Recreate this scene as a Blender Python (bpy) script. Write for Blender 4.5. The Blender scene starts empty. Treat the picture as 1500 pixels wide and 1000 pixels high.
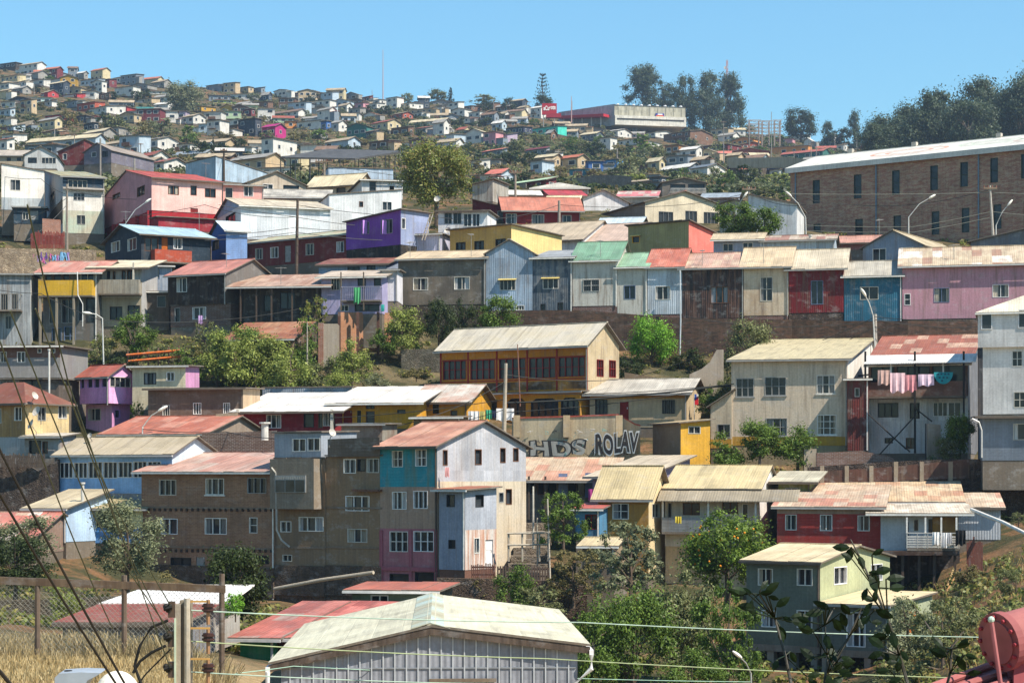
import bpy, math, random
import numpy as np
from mathutils import Vector, Matrix
R_ = math.radians
F, CX, YH = 3000.0, 750.0, 700.0          # focal length, centre column and horizon row, in photo pixels
sc = bpy.context.scene
COL = sc.collection
random.seed(7)
rng = np.random.default_rng(11)

def P(px, py, Y):
    return Vector(((px-CX)/F*Y, Y, (YH-py)/F*Y))

def lin(hx):
    v = [int(hx[i:i+2], 16)/255 for i in (0, 2, 4)]
    return tuple((c/12.92 if c <= .04045 else ((c+.055)/1.055)**2.4) for c in v)+(1,)

# ------------------------------------------------------------------ objects
def tag(o, label=None, cat=None, group=None, kind=None):
    if label: o['label'] = label
    if cat: o['category'] = cat
    if group: o['group'] = group
    if kind: o['kind'] = kind
    return o

def thing(name, label, cat, loc=(0, 0, 0), rz=0, group=None):
    o = bpy.data.objects.new(name, None)
    o.empty_display_size = .3
    COL.objects.link(o)
    o.location = loc
    o.rotation_euler = (0, 0, rz)
    return tag(o, label, cat, group)

class MB:
    def __init__(s):
        s.v, s.f, s.uv, s.mi = [], [], [], []
    def poly(s, pts, mi=0):
        pts = [Vector(p) for p in pts]
        n = Vector((0, 0, 0))
        for i in range(len(pts)):
            a, b = pts[i], pts[(i+1) % len(pts)]
            n += Vector(((a.y-b.y)*(a.z+b.z), (a.z-b.z)*(a.x+b.x), (a.x-b.x)*(a.y+b.y)))
        if n.length < 1e-9: return
        n.normalize()
        if abs(n.z) > .97:
            u = Vector((1, 0, 0)); w = Vector((0, 1, 0))
        else:
            u = Vector((0, 0, 1)).cross(n).normalized(); w = n.cross(u)
        b = len(s.v)
        s.v += [tuple(p) for p in pts]
        s.f.append(tuple(range(b, b+len(pts))))
        s.uv += [(p.dot(u), p.dot(w)) for p in pts]
        s.mi.append(mi)
    def box(s, x0, y0, z0, x1, y1, z1, mi=0):
        if x0 > x1: x0, x1 = x1, x0
        if y0 > y1: y0, y1 = y1, y0
        if z0 > z1: z0, z1 = z1, z0
        a = [(x0, y0, z0), (x1, y0, z0), (x1, y1, z0), (x0, y1, z0), (x0, y0, z1), (x1, y0, z1), (x1, y1, z1), (x0, y1, z1)]
        for q in ((0, 1, 5, 4), (1, 2, 6, 5), (2, 3, 7, 6), (3, 0, 4, 7), (4, 5, 6, 7), (3, 2, 1, 0)):
            s.poly([a[i] for i in q], mi)
        return s
    def slab(s, pts, t, mi=0, me=None):
        lo = [(p[0], p[1], p[2]-t) for p in pts]
        s.poly(pts, mi)
        s.poly(lo[::-1], mi if me is None else me)
        k = len(pts)
        for i in range(k):
            j = (i+1) % k
            s.poly([pts[i], lo[i], lo[j], pts[j]], mi if me is None else me)
        return s
    def tube(s, pts, r, n=7, r1=None, mi=0, cap=True):
        pts = [Vector(p) for p in pts]
        rings = []
        for i, p in enumerate(pts):
            d = (pts[min(i+1, len(pts)-1)]-pts[max(i-1, 0)]).normalized()
            a = d.cross(Vector((0, 0, 1)) if abs(d.z) < .9 else Vector((1, 0, 0))).normalized()
            b = d.cross(a)
            k = i/max(1, len(pts)-1)
            rr = r if r1 is None else r+(r1-r)*k
            rings.append([p+a*rr*math.cos(6.2832*j/n)+b*rr*math.sin(6.2832*j/n) for j in range(n)])
        for i in range(len(rings)-1):
            for j in range(n):
                k = (j+1) % n
                s.poly([rings[i][j], rings[i+1][j], rings[i+1][k], rings[i][k]], mi)
        if cap:
            s.poly(rings[0], mi); s.poly(rings[-1][::-1], mi)
        return s
    def ball(s, c, r, n=10, m=6, mi=0, half=False):
        c = Vector(c)
        r = Vector(r) if not isinstance(r, (int, float)) else Vector((r, r, r))
        m0 = 0
        g = []
        for i in range(m+1):
            th = math.pi*i/m if not half else math.pi*.5*i/m
            g.append([c+Vector((r.x*math.sin(th)*math.cos(6.2832*j/n), r.y*math.sin(th)*math.sin(6.2832*j/n), r.z*math.cos(th))) for j in range(n)])
        for i in range(m):
            for j in range(n):
                k = (j+1) % n
                s.poly([g[i][j], g[i+1][j], g[i+1][k], g[i][k]], mi)
        return s
    def build(s, name, mats, parent=None, smooth=False):
        me = bpy.data.meshes.new(name)
        me.from_pydata(s.v, [], s.f)
        uv = me.uv_layers.new(name='UVMap')
        uv.data.foreach_set('uv', np.array(s.uv, dtype=np.float32).ravel())
        if isinstance(mats, (str, bpy.types.Material)): mats = [mats]
        for m in mats: me.materials.append(mat(m) if isinstance(m, str) else m)
        if len(mats) > 1: me.polygons.foreach_set('material_index', s.mi)
        if smooth: me.polygons.foreach_set('use_smooth', [True]*len(s.f))
        me.update()
        o = bpy.data.objects.new(name, me)
        COL.objects.link(o)
        if parent is not None: o.parent = parent
        return o

# ------------------------------------------------------------------ materials
MATS = {}
class NT:
    def __init__(s, m):
        m.use_nodes = True
        s.t = m.node_tree
        s.n = s.t.nodes
        for x in list(s.n): s.n.remove(x)
        s.out = s.n.new('ShaderNodeOutputMaterial')
    def add(s, typ, ins={}, **kw):
        x = s.n.new(typ)
        for k, v in kw.items(): setattr(x, k, v)
        for k, v in ins.items():
            if isinstance(v, bpy.types.NodeSocket): s.t.links.new(v, x.inputs[k])
            else: x.inputs[k].default_value = v
        return x
    def mix(s, fac, a, b, mode='MIX'):
        x = s.n.new('ShaderNodeMix'); x.data_type = 'RGBA'; x.blend_type = mode
        for i, v in ((0, fac), (6, a), (7, b)):
            if isinstance(v, bpy.types.NodeSocket): s.t.links.new(v, x.inputs[i])
            else: x.inputs[i].default_value = v
        return x.outputs[2]
    def ramp(s, v, a, b, lo=0., hi=1.):
        x = s.add('ShaderNodeMapRange', {0: v, 1: a, 2: b, 3: lo, 4: hi})
        return x.outputs[0]
    def math(s, op, a, b=0.):
        x = s.add('ShaderNodeMath', {0: a, 1: b}, operation=op)
        return x.outputs[0]
    def noise(s, vec, scale, detail=4., rough=.55):
        return s.add('ShaderNodeTexNoise', {'Vector': vec, 'Scale': scale, 'Detail': detail, 'Roughness': rough}).outputs[0]
    def scl(s, vec, x, y, z=1.):
        return s.add('ShaderNodeVectorMath', {0: vec, 1: (x, y, z)}, operation='MULTIPLY').outputs[0]

def mat(spec):
    if spec in MATS: return MATS[spec]
    m = bpy.data.materials.new(spec.replace(':', '_')[:50])
    MATS[spec] = m
    t = NT(m)
    kind, *rest = spec.split(':')
    cols = [tuple(v_*k_ for v_, k_ in zip(lin(c), (1.07, 1., .925, 1.))) for c in rest[0].split(',')] if rest and rest[0] else [(.5, .5, .5, 1)]
    opt = float(rest[1]) if len(rest) > 1 else None
    tc = t.add('ShaderNodeTexCoord')
    uv = tc.outputs['UV']
    rnd = t.add('ShaderNodeObjectInfo').outputs['Random']
    off = t.add('ShaderNodeVectorMath', {0: rnd, 1: (57., 31., 0)}, operation='MULTIPLY').outputs[0]
    uvo = t.add('ShaderNodeVectorMath', {0: uv, 1: off}, operation='ADD').outputs[0]
    pr = t.add('ShaderNodeBsdfPrincipled')
    t.t.links.new(pr.outputs[0], t.out.inputs[0])
    def setc(c): t.t.links.new(c, pr.inputs['Base Color']) if isinstance(c, bpy.types.NodeSocket) else setattr(pr.inputs['Base Color'], 'default_value', c)
    def bump(h, strength, dist):
        b = t.add('ShaderNodeBump', {'Strength': strength, 'Distance': dist, 'Height': h})
        t.t.links.new(b.outputs[0], pr.inputs['Normal'])
    def wave(per, axis, prof='SIN', vec=None):
        return t.add('ShaderNodeTexWave', {'Vector': vec or uv, 'Scale': 6.2832/(20*per), 'Distortion': 0.}, wave_type='BANDS', bands_direction=axis, wave_profile=prof).outputs[1]
    pr.inputs['Roughness'].default_value = .8
    pr.inputs['Specular IOR Level'].default_value = .25
    if kind == 'glass':
        v = t.noise(uvo, .8, 2)
        setc(t.mix(t.ramp(v, .3, .7), (.010, .012, .014, 1), (.045, .05, .055, 1)))
        pr.inputs['Roughness'].default_value = .06
        pr.inputs['Specular IOR Level'].default_value = .3
        bump(t.noise(uvo, 1.3, 1), .08, .02)
        return m
    if kind == 'curtain':
        w = t.add('ShaderNodeTexWave', {'Vector': uvo, 'Scale': 2.2, 'Distortion': 2.5, 'Detail': 2.}, bands_direction='X').outputs[1]
        bump(w, .8, .05)
        setc(t.mix(t.ramp(rnd, 0, 1), cols[0], tuple(c*.62 for c in cols[0][:3])+(1,)))
        pr.inputs['Coat Weight'].default_value = .5
        pr.inputs['Coat Roughness'].default_value = .05
        return m
    if kind in ('flat', 'metal', 'cloth'):
        v = t.noise(tc.outputs['Object'], 3., 4)
        setc(t.mix(1., cols[0], t.add('ShaderNodeCombineColor', {0: t.ramp(v, .3, .7, .8, 1.12), 1: t.ramp(v, .3, .7, .8, 1.12), 2: t.ramp(v, .3, .7, .8, 1.12)}).outputs[0], 'MULTIPLY'))
        if kind == 'metal':
            pr.inputs['Roughness'].default_value = .45
            pr.inputs['Specular IOR Level'].default_value = .5
        return m
    # weathered building surfaces: mottling, fine grain, drips, all fixed to the surface
    big = t.noise(uvo, .45, 5, .6)
    fine = t.noise(uvo, 7., 4, .6)
    drip = t.noise(t.scl(uvo, 2.6, .22), 1., 6, .65)
    g = t.math('MULTIPLY', t.ramp(big, .3, .7, .74, 1.12), t.ramp(fine, .25, .75, .84, 1.12))
    strk = t.noise(t.scl(uvo, 7., .12), 1., 4, .7)
    g = t.math('MULTIPLY', g, t.ramp(strk, .35, .65, .86, 1.06))
    grey = t.add('ShaderNodeCombineColor', {0: g, 1: g, 2: g}).outputs[0]
    base = cols[0]
    amt = .45 if opt is None else opt
    stain = (.16, .11, .075, 1)
    if kind == 'brick':
        bt = t.add('ShaderNodeTexBrick', {'Vector': uv, 'Color1': cols[0], 'Color2': cols[1] if len(cols) > 1 else cols[0],
             'Mortar': cols[2] if len(cols) > 2 else (.3, .28, .25, 1), 'Scale': 1., 'Mortar Size': .012, 'Brick Width': .32, 'Row Height': .1, 'Bias': 0.})
        patch = t.noise(t.scl(uvo, .55, 1.9), 1.9, 10, .8)
        pcol = cols[3] if len(cols) > 3 else tuple(c*.7 for c in cols[0][:3])+(1,)
        base = t.mix(t.ramp(patch, .47, .54, 0, amt), bt.outputs[0], pcol)
        bump(bt.outputs[1], -.5, .02)
        amt = .25
    elif kind == 'stone':
        vo = t.add('ShaderNodeTexVoronoi', {'Vector': t.scl(t.add('ShaderNodeVectorMath', {0: uvo, 1: t.add('ShaderNodeTexNoise', {'Vector': uvo, 'Scale': 2.}).outputs[1]}, operation='ADD').outputs[0], 1., 1.5), 'Scale': 4.2})
        ve = t.add('ShaderNodeTexVoronoi', {'Vector': t.scl(t.add('ShaderNodeVectorMath', {0: uvo, 1: t.add('ShaderNodeTexNoise', {'Vector': uvo, 'Scale': 2.}).outputs[1]}, operation='ADD').outputs[0], 1., 1.5), 'Scale': 4.2}, feature='DISTANCE_TO_EDGE')
        sp = t.add('ShaderNodeSeparateColor', {0: vo.outputs[1]})
        base = t.mix(sp.outputs[0], cols[0], cols[1] if len(cols) > 1 else tuple(c*.5 for c in cols[0][:3])+(1,))
        bump(t.ramp(ve.outputs[0], 0, .2), .7, .06)
        base = t.mix(t.ramp(t.noise(uvo, .9, 8, .75), .42, .6, 0, .75), base, tuple(c_*.55 for c_ in cols[1][:3])+(1,) if len(cols) > 1 else (.05, .045, .04, 1))
    elif kind in ('roof', 'patch', 'sheet'):
        sep = t.add('ShaderNodeSeparateXYZ', {0: uv})
        cx = t.math('FLOOR', t.math('DIVIDE', sep.outputs[0], .85))
        cy = t.math('FLOOR', t.math('DIVIDE', sep.outputs[1], 1.9))
        cell = t.add('ShaderNodeCombineXYZ', {0: cx, 1: cy, 2: rnd})
        wn = t.add('ShaderNodeTexWhiteNoise', {0: cell.outputs[0]})
        if kind == 'patch':
            cr = t.add('ShaderNodeValToRGB', {0: wn.outputs[0]})
            cr.color_ramp.interpolation = 'CONSTANT'
            el = cr.color_ramp.elements
            while len(el) < len(cols): el.new(.5)
            for i, c in enumerate(cols):
                el[i].position = i/len(cols); el[i].color = c
            mean = tuple(sum(c_[i] for c_ in cols)/len(cols) for i in range(3))+(1,)
            base = t.mix(.36, cr.outputs[0], mean)
            base = t.mix(t.ramp(t.noise(t.scl(uvo, 1.2, .5), 1.4, 6, .7), .45, .62, 0, .6), base, tuple(a_*b_ for a_, b_ in zip(mean, (.72, .6, .55)))+(1,))
        else:
            vv = t.ramp(wn.outputs[0], 0, 1, .84, 1.08)
            base = t.mix(1., cols[0], t.add('ShaderNodeCombineColor', {0: vv, 1: vv, 2: vv}).outputs[0], 'MULTIPLY')
            if len(cols) > 1:
                base = t.mix(t.ramp(big, .42, .6), base, cols[1])
        seam = t.math('MINIMUM', t.ramp(t.math('ABSOLUTE', t.math('SUBTRACT', t.math('FRACT', t.math('DIVIDE', sep.outputs[0], .85)), .5)), .5, .47),
                      t.ramp(t.math('ABSOLUTE', t.math('SUBTRACT', t.math('FRACT', t.math('DIVIDE', sep.outputs[1], 1.9)), .5)), .5, .485))
        hgt = t.math('ADD', t.math('MULTIPLY', wave(.17, 'X'), 0. if kind == 'sheet' else 1.), t.math('MULTIPLY', seam, .8))
        bump(hgt, .3, .03)
        stain = (.10, .08, .06, 1)
        amt = .28 if opt is None else opt
    elif kind == 'corr':
        bump(wave(.17, 'X'), .42, .035)
        if len(cols) > 1: base = t.mix(t.ramp(drip, .42, .6), cols[0], cols[1])
        sep = t.add('ShaderNodeSeparateXYZ', {0: uv})
        wn = t.add('ShaderNodeTexWhiteNoise', {0: t.add('ShaderNodeCombineXYZ', {0: t.math('FLOOR', t.math('DIVIDE', sep.outputs[0], .85)), 1: t.math('FLOOR', t.math('DIVIDE', sep.outputs[1], 2.4)), 2: rnd}).outputs[0]})
        vv = t.ramp(wn.outputs[0], 0, 1, .78, 1.1)
        base = t.mix(1., base, t.add('ShaderNodeCombineColor', {0: vv, 1: vv, 2: vv}).outputs[0], 'MULTIPLY')
    elif kind == 'siding':
        bump(wave(.2, 'Y', 'SAW'), .8, .03)
        if len(cols) > 1: base = t.mix(t.ramp(drip, .5, .62), cols[0], cols[1])
    elif kind == 'board':
        bump(wave(.24, 'X', 'SAW'), .7, .03)
        if len(cols) > 1: base = t.mix(t.ramp(t.noise(t.scl(uvo, 6, .3), 1., 3), .4, .6), cols[0], cols[1])
    else:   # plaster, concrete
        bump(t.math('ADD', fine, t.math('MULTIPLY', big, 2.)), .35, .03)
        if len(cols) > 1: base = t.mix(t.ramp(big, .42, .62), cols[0], cols[1])
    bl = t.noise(t.scl(uvo, .9, 1.3), 1.1, 8, .72)
    base = t.mix(t.math('MULTIPLY', t.ramp(bl, .53, .62), min(amt*1.1, .55)), base, t.mix(.5, base, (.42, .4, .37, 1)))
    c = t.mix(1., base, grey, 'MULTIPLY')
    c = t.mix(t.math('MULTIPLY', t.ramp(drip, .5, .72), min(amt*1.35, .9)), c, stain)
    setc(c)
    if kind in ('corr', 'roof', 'patch', 'sheet'):
        pr.inputs['Roughness'].default_value = .6
    return m

def leafmat(spec):
    key = 'leaf'+spec
    if key in MATS: return MATS[key]
    m = bpy.data.materials.new('leaf_'+spec[:40]); MATS[key] = m
    t = NT(m)
    cs = [tuple(v_*k_ for v_, k_ in zip(lin(c), (1.08, 1.02, .85, 1.))) for c in spec.split(',')]
    geo = t.add('ShaderNodeNewGeometry')
    r = geo.outputs['Random Per Island']
    cr = t.add('ShaderNodeValToRGB', {0: r})
    el = cr.color_ramp.elements
    while len(el) < len(cs): el.new(.5)
    for i, c in enumerate(cs):
        el[i].position = i/(len(cs)-1); el[i].color = c
    tc = t.add('ShaderNodeTexCoord')
    v = t.ramp(t.noise(tc.outputs['Object'], 4., 2), .3, .7, .75, 1.2)
    c = t.mix(1., cr.outputs[0], t.add('ShaderNodeCombineColor', {0: v, 1: v, 2: v}).outputs[0], 'MULTIPLY')
    d = t.add('ShaderNodeBsdfPrincipled', {'Base Color': c, 'Roughness': .5, 'Specular IOR Level': .22})
    tr = t.add('ShaderNodeBsdfTranslucent', {0: c})
    mx = t.add('ShaderNodeMixShader', {0: .34, 1: d.outputs[0], 2: tr.outputs[0]})
    t.t.links.new(mx.outputs[0], t.out.inputs[0])
    return m

# ------------------------------------------------------------------ houses
FR = {'w': 'flat:d9dadb', 'b': 'flat:6b4a34', 'k': 'flat:2a2a2c', 'r': 'flat:7a2320', 'g': 'flat:8b8d8c', 'l': 'flat:a884c4', 'y': 'flat:c79a2e', 'o': 'flat:b25e22', 't': 'flat:39463c', 'u': 'flat:5d6f8c'}
CURT = ['curtain:b5b6b8', 'curtain:8f949c', 'curtain:a39c8e', 'curtain:77797c']

class House:
    """A building whose front plane passes through the photo columns x0..x1 at depth Y (front centre), turned rz degrees."""
    def __init__(s, name, label, x0, x1, ye, yb, Y, rz, wall, kind='flat', yr=None, roof='roof:b3a993', L=None, R=None, d=7., rise=None,
                 side=None, lside=None, cat='house', wf=(), wr=(), wl=(), bands=(), rbands=(), lbands=(), fd=2.5, fmat=None, oh=.3, er=0., rf=.5,
                 th=.09, far=False, group=None, ohs=None, ro=None, nogut=False, fascia='plaster:6a6258', rmax=None):
        s.rz = R_(rz); s.c, s.s_ = math.cos(s.rz), math.sin(s.rz); s.Y = Y; s.far = far
        xm = (x0+x1)/2
        s.X0 = (xm-CX)/F*Y
        tA, tB = s.t(x0), s.t(x1)
        s.tA = tA; s.w = w = tB-tA
        s.A = Vector((s.X0+tA*s.c, Y+tA*s.s_, 0)); B = Vector((s.X0+tB*s.c, Y+tB*s.s_, 0))
        s.zb = (YH-yb)/F*Y
        s.h = h = (YH-ye)/F*Y-s.zb
        for px, q in ((L, s.A), (R, B)):
            if px is None: continue
            u = (px-CX)/F
            den = s.s_+u*s.c
            k = (q.x-u*q.y)/den if abs(den) > 1e-6 else -1
            if not (.8 < k < 80):
                print('DEPTH?', label, round(k, 1)); k = min(max(k, 3.), 14.) if k > 0 else 7.
            d = k
        s.d = d
        s.A.z = s.zb
        s.root = thing(name, label, cat, s.A, s.rz, group)
        s.M = Matrix.Translation(s.A) @ Matrix.Rotation(s.rz, 4, 'Z')
        # roof
        def zat(x, y, py):
            q = s.M @ Vector((x, y, 0)); return (YH-py)/F*q.y-s.zb
        if rise is None:
            if yr is None: rise = {'flat': .12}.get(kind, 1.1)
            elif kind == 'gx' or kind == 'hip': rise = zat(w/2, d/2, yr)-h
            elif kind == 'gy': rise = zat(w*rf, 0, yr)-h
            elif kind == 'sb': rise = zat(w/2, d, yr)-h
            else: rise = zat(w/2, 0, yr)-h
        if rise < .12: print('RISE?', label, round(rise, 2)); rise = .25
        if rise > .9*max(d, w) : print('RISE!', label, round(rise, 2), round(d, 1)); rise = .5*d
        if rmax: rise = min(rise, rmax)
        s.rise = r = rise; s.kind = kind; er = min(er, .85*r)
        if kind in ('flat',): zr = lambda x, y: h+r*y/d
        elif kind == 'sb': zr = lambda x, y: h+r*y/d
        elif kind == 'sf': zr = lambda x, y: h+r*(1-y/d)
        elif kind == 'sl': zr = lambda x, y: h+r*(1-x/w)
        elif kind == 'sr': zr = lambda x, y: h+r*x/w
        elif kind == 'gx': zr = lambda x, y: h+r*(1-abs(y-d/2)/(d/2))
        elif kind == 'gy': zr = lambda x, y: h+(r*x/(w*rf) if x <= w*rf else r-(r-er)*(x-w*rf)/(w*(1-rf)))
        else: zr = lambda x, y: h
        s.zr = zr
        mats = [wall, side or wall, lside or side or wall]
        def mi(m):
            if m not in mats: mats.append(m)
            return mats.index(m)
        m = MB()
        s.wins = []
        def conv(lst, face):
            out = []
            for q in lst:
                a, b, c_, e = q[:4]
                st = q[4] if len(q) > 4 else 'w21'
                if face == 'f': u0, u1 = s.fu(a), s.fu(c_); z1, z0 = s.fz((a+c_)/2, b), s.fz((a+c_)/2, e); LL = w
                elif face == 'r': u0, u1 = s.ru(a), s.ru(c_); z1, z0 = s.rzz((a+c_)/2, b), s.rzz((a+c_)/2, e); LL = d
                else: u0, u1 = d-s.lu(a), d-s.lu(c_); z1, z0 = s.lzz((a+c_)/2, b), s.lzz((a+c_)/2, e); LL = d
                u0, u1 = max(min(u0, u1), .06), min(max(u0, u1), LL-.06)
                if u1-u0 < .15 or z1-z0 < .15: continue
                out.append((u0, z0, u1, z1, st))
            return out
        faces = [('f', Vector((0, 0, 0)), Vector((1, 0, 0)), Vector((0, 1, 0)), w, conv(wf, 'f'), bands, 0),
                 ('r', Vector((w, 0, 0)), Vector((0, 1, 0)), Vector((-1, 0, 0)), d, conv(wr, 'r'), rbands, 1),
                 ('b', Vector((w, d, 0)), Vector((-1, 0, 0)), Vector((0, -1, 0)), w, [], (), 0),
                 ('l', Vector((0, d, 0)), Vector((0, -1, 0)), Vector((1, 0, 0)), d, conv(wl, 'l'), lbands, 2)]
        for nm, o, u, n, LL, wins, bd, m0 in faces:
            us = [0, LL]
            if kind == 'gx' and nm in 'rl': us = [0, LL/2, LL]
            if kind == 'gy' and nm in 'fb': us = [0, LL*(rf if nm == 'f' else 1-rf), LL]
            prof = []
            for a in us:
                q = o+u*a; prof.append((a, zr(q.x, q.y)))
            zmin = min(p[1] for p in prof)
            holes = []
            for (a, z0, b, z1, st) in wins:
                z0 = max(z0, .02); z1 = min(z1, zmin-.04)
                if z1-z0 < .2: continue
                holes.append((a, z0, b, z1, st))
            U = sorted({0., LL}.union(*[{q[0], q[2]} for q in holes]) if holes else {0., LL})
            B_ = []
            for (bm, py0, py1) in bd:
                pxm = (x0+x1)/2
                f_ = {'f': s.fz, 'r': s.rzz, 'l': s.lzz}[nm]
                pc = {'f': xm, 'r': R or x1, 'l': L or x0}[nm]
                if nm != 'f': pc = (pc+(x1 if nm == 'r' else x0))/2
                B_.append((min(max(f_(pc, py1), 0), zmin), min(max(f_(pc, py0), 0), zmin), mi(bm)))
            Z = sorted({0., zmin}.union(*[{q[1], q[3]} for q in holes], *[{q[0], q[1]} for q in B_]))
            for i in range(len(U)-1):
                for j in range(len(Z)-1):
                    if U[i+1]-U[i] < 1e-4 or Z[j+1]-Z[j] < 1e-4: continue
                    uc, zc = (U[i]+U[i+1])/2, (Z[j]+Z[j+1])/2
                    if any(q[0] < uc < q[2] and q[1] < zc < q[3] for q in holes): continue
                    k = m0
                    for q in B_:
                        if q[0] < zc < q[1]: k = q[2]
                    zz = Vector((0, 0, 1))
                    m.poly([o+u*U[i]+zz*Z[j], o+u*U[i+1]+zz*Z[j], o+u*U[i+1]+zz*Z[j+1], o+u*U[i]+zz*Z[j+1]], k)
            if max(p[1] for p in prof) > zmin+1e-3:
                ck = m0
                for q in B_:
                    if q[1] >= zmin-1e-3: ck = q[2]
                pts = [o+Vector((0, 0, zmin)), o+u*LL+Vector((0, 0, zmin))]+[o+u*a+Vector((0, 0, z)) for a, z in prof[::-1] if z > zmin+1e-4]
                m.poly(pts, ck)
            for q in holes:
                s.window(m, o, u, n, q, m0)
        s.wallobj = m.build('wall', mats, s.root)
        if fd > 0:
            b = MB(); e = .03
            b.box(e, e, -fd, w-e, d-e, -.004)
            b.build('foundation', fmat or 'plaster:6f675c:.5', s.root)
        s.fascia = fascia
        s.mkroof(roof, oh, th, ohs, nogut)
        if not far: s.root.rotation_euler.y = random.uniform(-.004, .004)
        # keep empties out of the mesh data
    def window(s, m, o, u, n, q, m0):
        a, z0, b, z1, st = q
        D = .16
        zz = Vector((0, 0, 1))
        c = [o+u*a+zz*z0, o+u*b+zz*z0, o+u*b+zz*z1, o+u*a+zz*z1]
        for i in range(4):
            p, r = c[i], c[(i+1) % 4]
            m.poly([p, r, r+n*D, p+n*D], m0)
        fc = FR[st[0]] if st[0] != 'w' else random.choice(['flat:d9dadb', 'flat:c9c8c2', 'flat:b5b3aa', 'flat:d4d4d0'])
        nx = int(st[1]) if len(st) > 1 else 2
        ny = int(st[2]) if len(st) > 2 else 1
        ex = st[3:]
        fw = .045 if not s.far else .08
        def bar(mb, ua, ub, za, zb, da, db):
            p = [o+u*ua+zz*za+n*da, o+u*ub+zz*za+n*da, o+u*ub+zz*zb+n*da, o+u*ua+zz*zb+n*da]
            r = [x+n*(db-da) for x in p]
            mb.poly(p)
            for i in range(4):
                j = (i+1) % 4
                mb.poly([p[j], p[i], r[i], r[j]])
        if 'D' in ex:                           # a door leaf with a handle
            w_ = MB(); bar(w_, a, b, z0, z1, .07, .15)
            for k in range(2):
                bar(w_, a+.15, b-.15, z0+.2+(z1-z0)*.5*k, z0+(z1-z0)*(.42+.5*k), .055, .07)
            dr = w_.build('door', fc, s.root)
            h_ = MB(); bar(h_, b-.14, b-.09, z0+.9, z0+1.05, .02, .07); h_.build('handle', 'metal:c0c0c0', dr)
            return
        w_ = MB()
        pr = -.025
        for ua, ub, za, zb in ((a, b, z0, z0+fw), (a, b, z1-fw, z1), (a, a+fw, z0+fw, z1-fw), (b-fw, b, z0+fw, z1-fw)):
            bar(w_, ua, ub, za, zb, pr, .12)
        for i in range(1, nx):
            uc = a+(b-a)*i/nx
            bar(w_, uc-.025, uc+.025, z0+fw, z1-fw, .02, .11)
        for j in range(1, ny):
            zc = z0+(z1-z0)*j/ny
            bar(w_, a+fw, b-fw, zc-.02, zc+.02, .03, .1)
        if 'S' in ex: bar(w_, a-.08, b+.08, z0-.09, z0-.002, -.07, .0)
        win = w_.build('window', fc, s.root)
        g = MB()
        g.poly([o+u*a+zz*z0+n*(D-.02), o+u*b+zz*z0+n*(D-.02), o+u*b+zz*z1+n*(D-.02), o+u*a+zz*z1+n*(D-.02)])
        g.build('pane', 'glass', win)
        if 'c' in ex:
            cm_ = random.choice(CURT); f1, f2 = random.uniform(.12, .36), random.uniform(.1, .34)
            for ua, ub in ((a+.03, a+(b-a)*f1), (b-(b-a)*f2, b-.03)):
                N = 6; k = MB()
                for i in range(N):
                    ka, kb = ua+(ub-ua)*i/N, ua+(ub-ua)*(i+1)/N
                    da, db = D-.05+.018*(i % 2), D-.05+.018*((i+1) % 2)
                    k.poly([o+u*ka+zz*(z0+.05)+n*da, o+u*kb+zz*(z0+.05)+n*db, o+u*kb+zz*(z1-.04)+n*db, o+u*ka+zz*(z1-.04)+n*da])
                k.build('curtain', cm_, win)
        if 'B' in ex:                            # burglar bars
            k = MB(); N = max(3, int((b-a)/.16))
            for i in range(N+1):
                uc = a+.03+(b-a-.06)*i/N
                bar(k, uc-.012, uc+.012, z0, z1, -.06, -.036)
            k.build('bars', 'metal:4a4a4a', win)
        if 'A' in ex:                            # little tin awning
            k = MB()
            p0 = o+u*(a-.12)+zz*(z1+.12); p1 = o+u*(b+.12)+zz*(z1+.12)
            k.slab([p0-n*.35-zz*.12, p1-n*.35-zz*.12, p1, p0], .03)
            k.build('awning', 'roof:c2b06a', s.root)
    # pixel -> local coordinates on the three visible planes
    def t(s, px):
        u = (px-CX)/F
        return (u*s.Y-s.X0)/(s.c-u*s.s_)
    def fu(s, px): return s.t(px)-s.tA
    def fz(s, px, py):
        y = s.Y+s.t(px)*s.s_
        return (YH-py)/F*y-s.zb
    def _side(s, px, x):
        u = (px-CX)/F
        q = s.A+Vector((x*s.c, x*s.s_, 0))
        return (q.x-u*q.y)/(s.s_+u*s.c), q
    def ru(s, px): return s._side(px, s.w)[0]
    def rzz(s, px, py):
        k, q = s._side(px, s.w); return (YH-py)/F*(q.y+k*s.c)-s.zb
    def lu(s, px): return s._side(px, 0)[0]
    def lzz(s, px, py):
        k, q = s._side(px, 0); return (YH-py)/F*(q.y+k*s.c)-s.zb
    def sheets(s, m, e0, e1, r1, r0, th):
        """one roof plane laid as overlapping sheets with uneven lower edges: eave e0..e1, ridge r0..r1"""
        if s.far or th > .3:
            m.slab([e0, e1, r1, r0], th, 0, 1); return
        e0, e1, r1, r0 = map(Vector, (e0, e1, r1, r0))
        W = (e1-e0).length; n = max(2, min(16, int(W/.85)))
        dn = (e0-r0).normalized()
        lf = 0.
        for i in range(n):
            ka, kb = i/n, (i+1)/n
            j = random.uniform(-.05, .06); lf = (.012 if i % 2 else 0)+random.uniform(0, .01)
            a_, b_ = e0.lerp(e1, ka)+dn*j, e0.lerp(e1, kb)+dn*(j+random.uniform(-.015, .015))
            c_, d_ = r0.lerp(r1, kb), r0.lerp(r1, ka)
            u = Vector((0, 0, lf)); g = (e1-e0).normalized()*.0015
            m.slab([tuple(a_+u+g), tuple(b_+u-g), tuple(c_+u-g), tuple(d_+u+g)], th, 0, 1)
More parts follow.
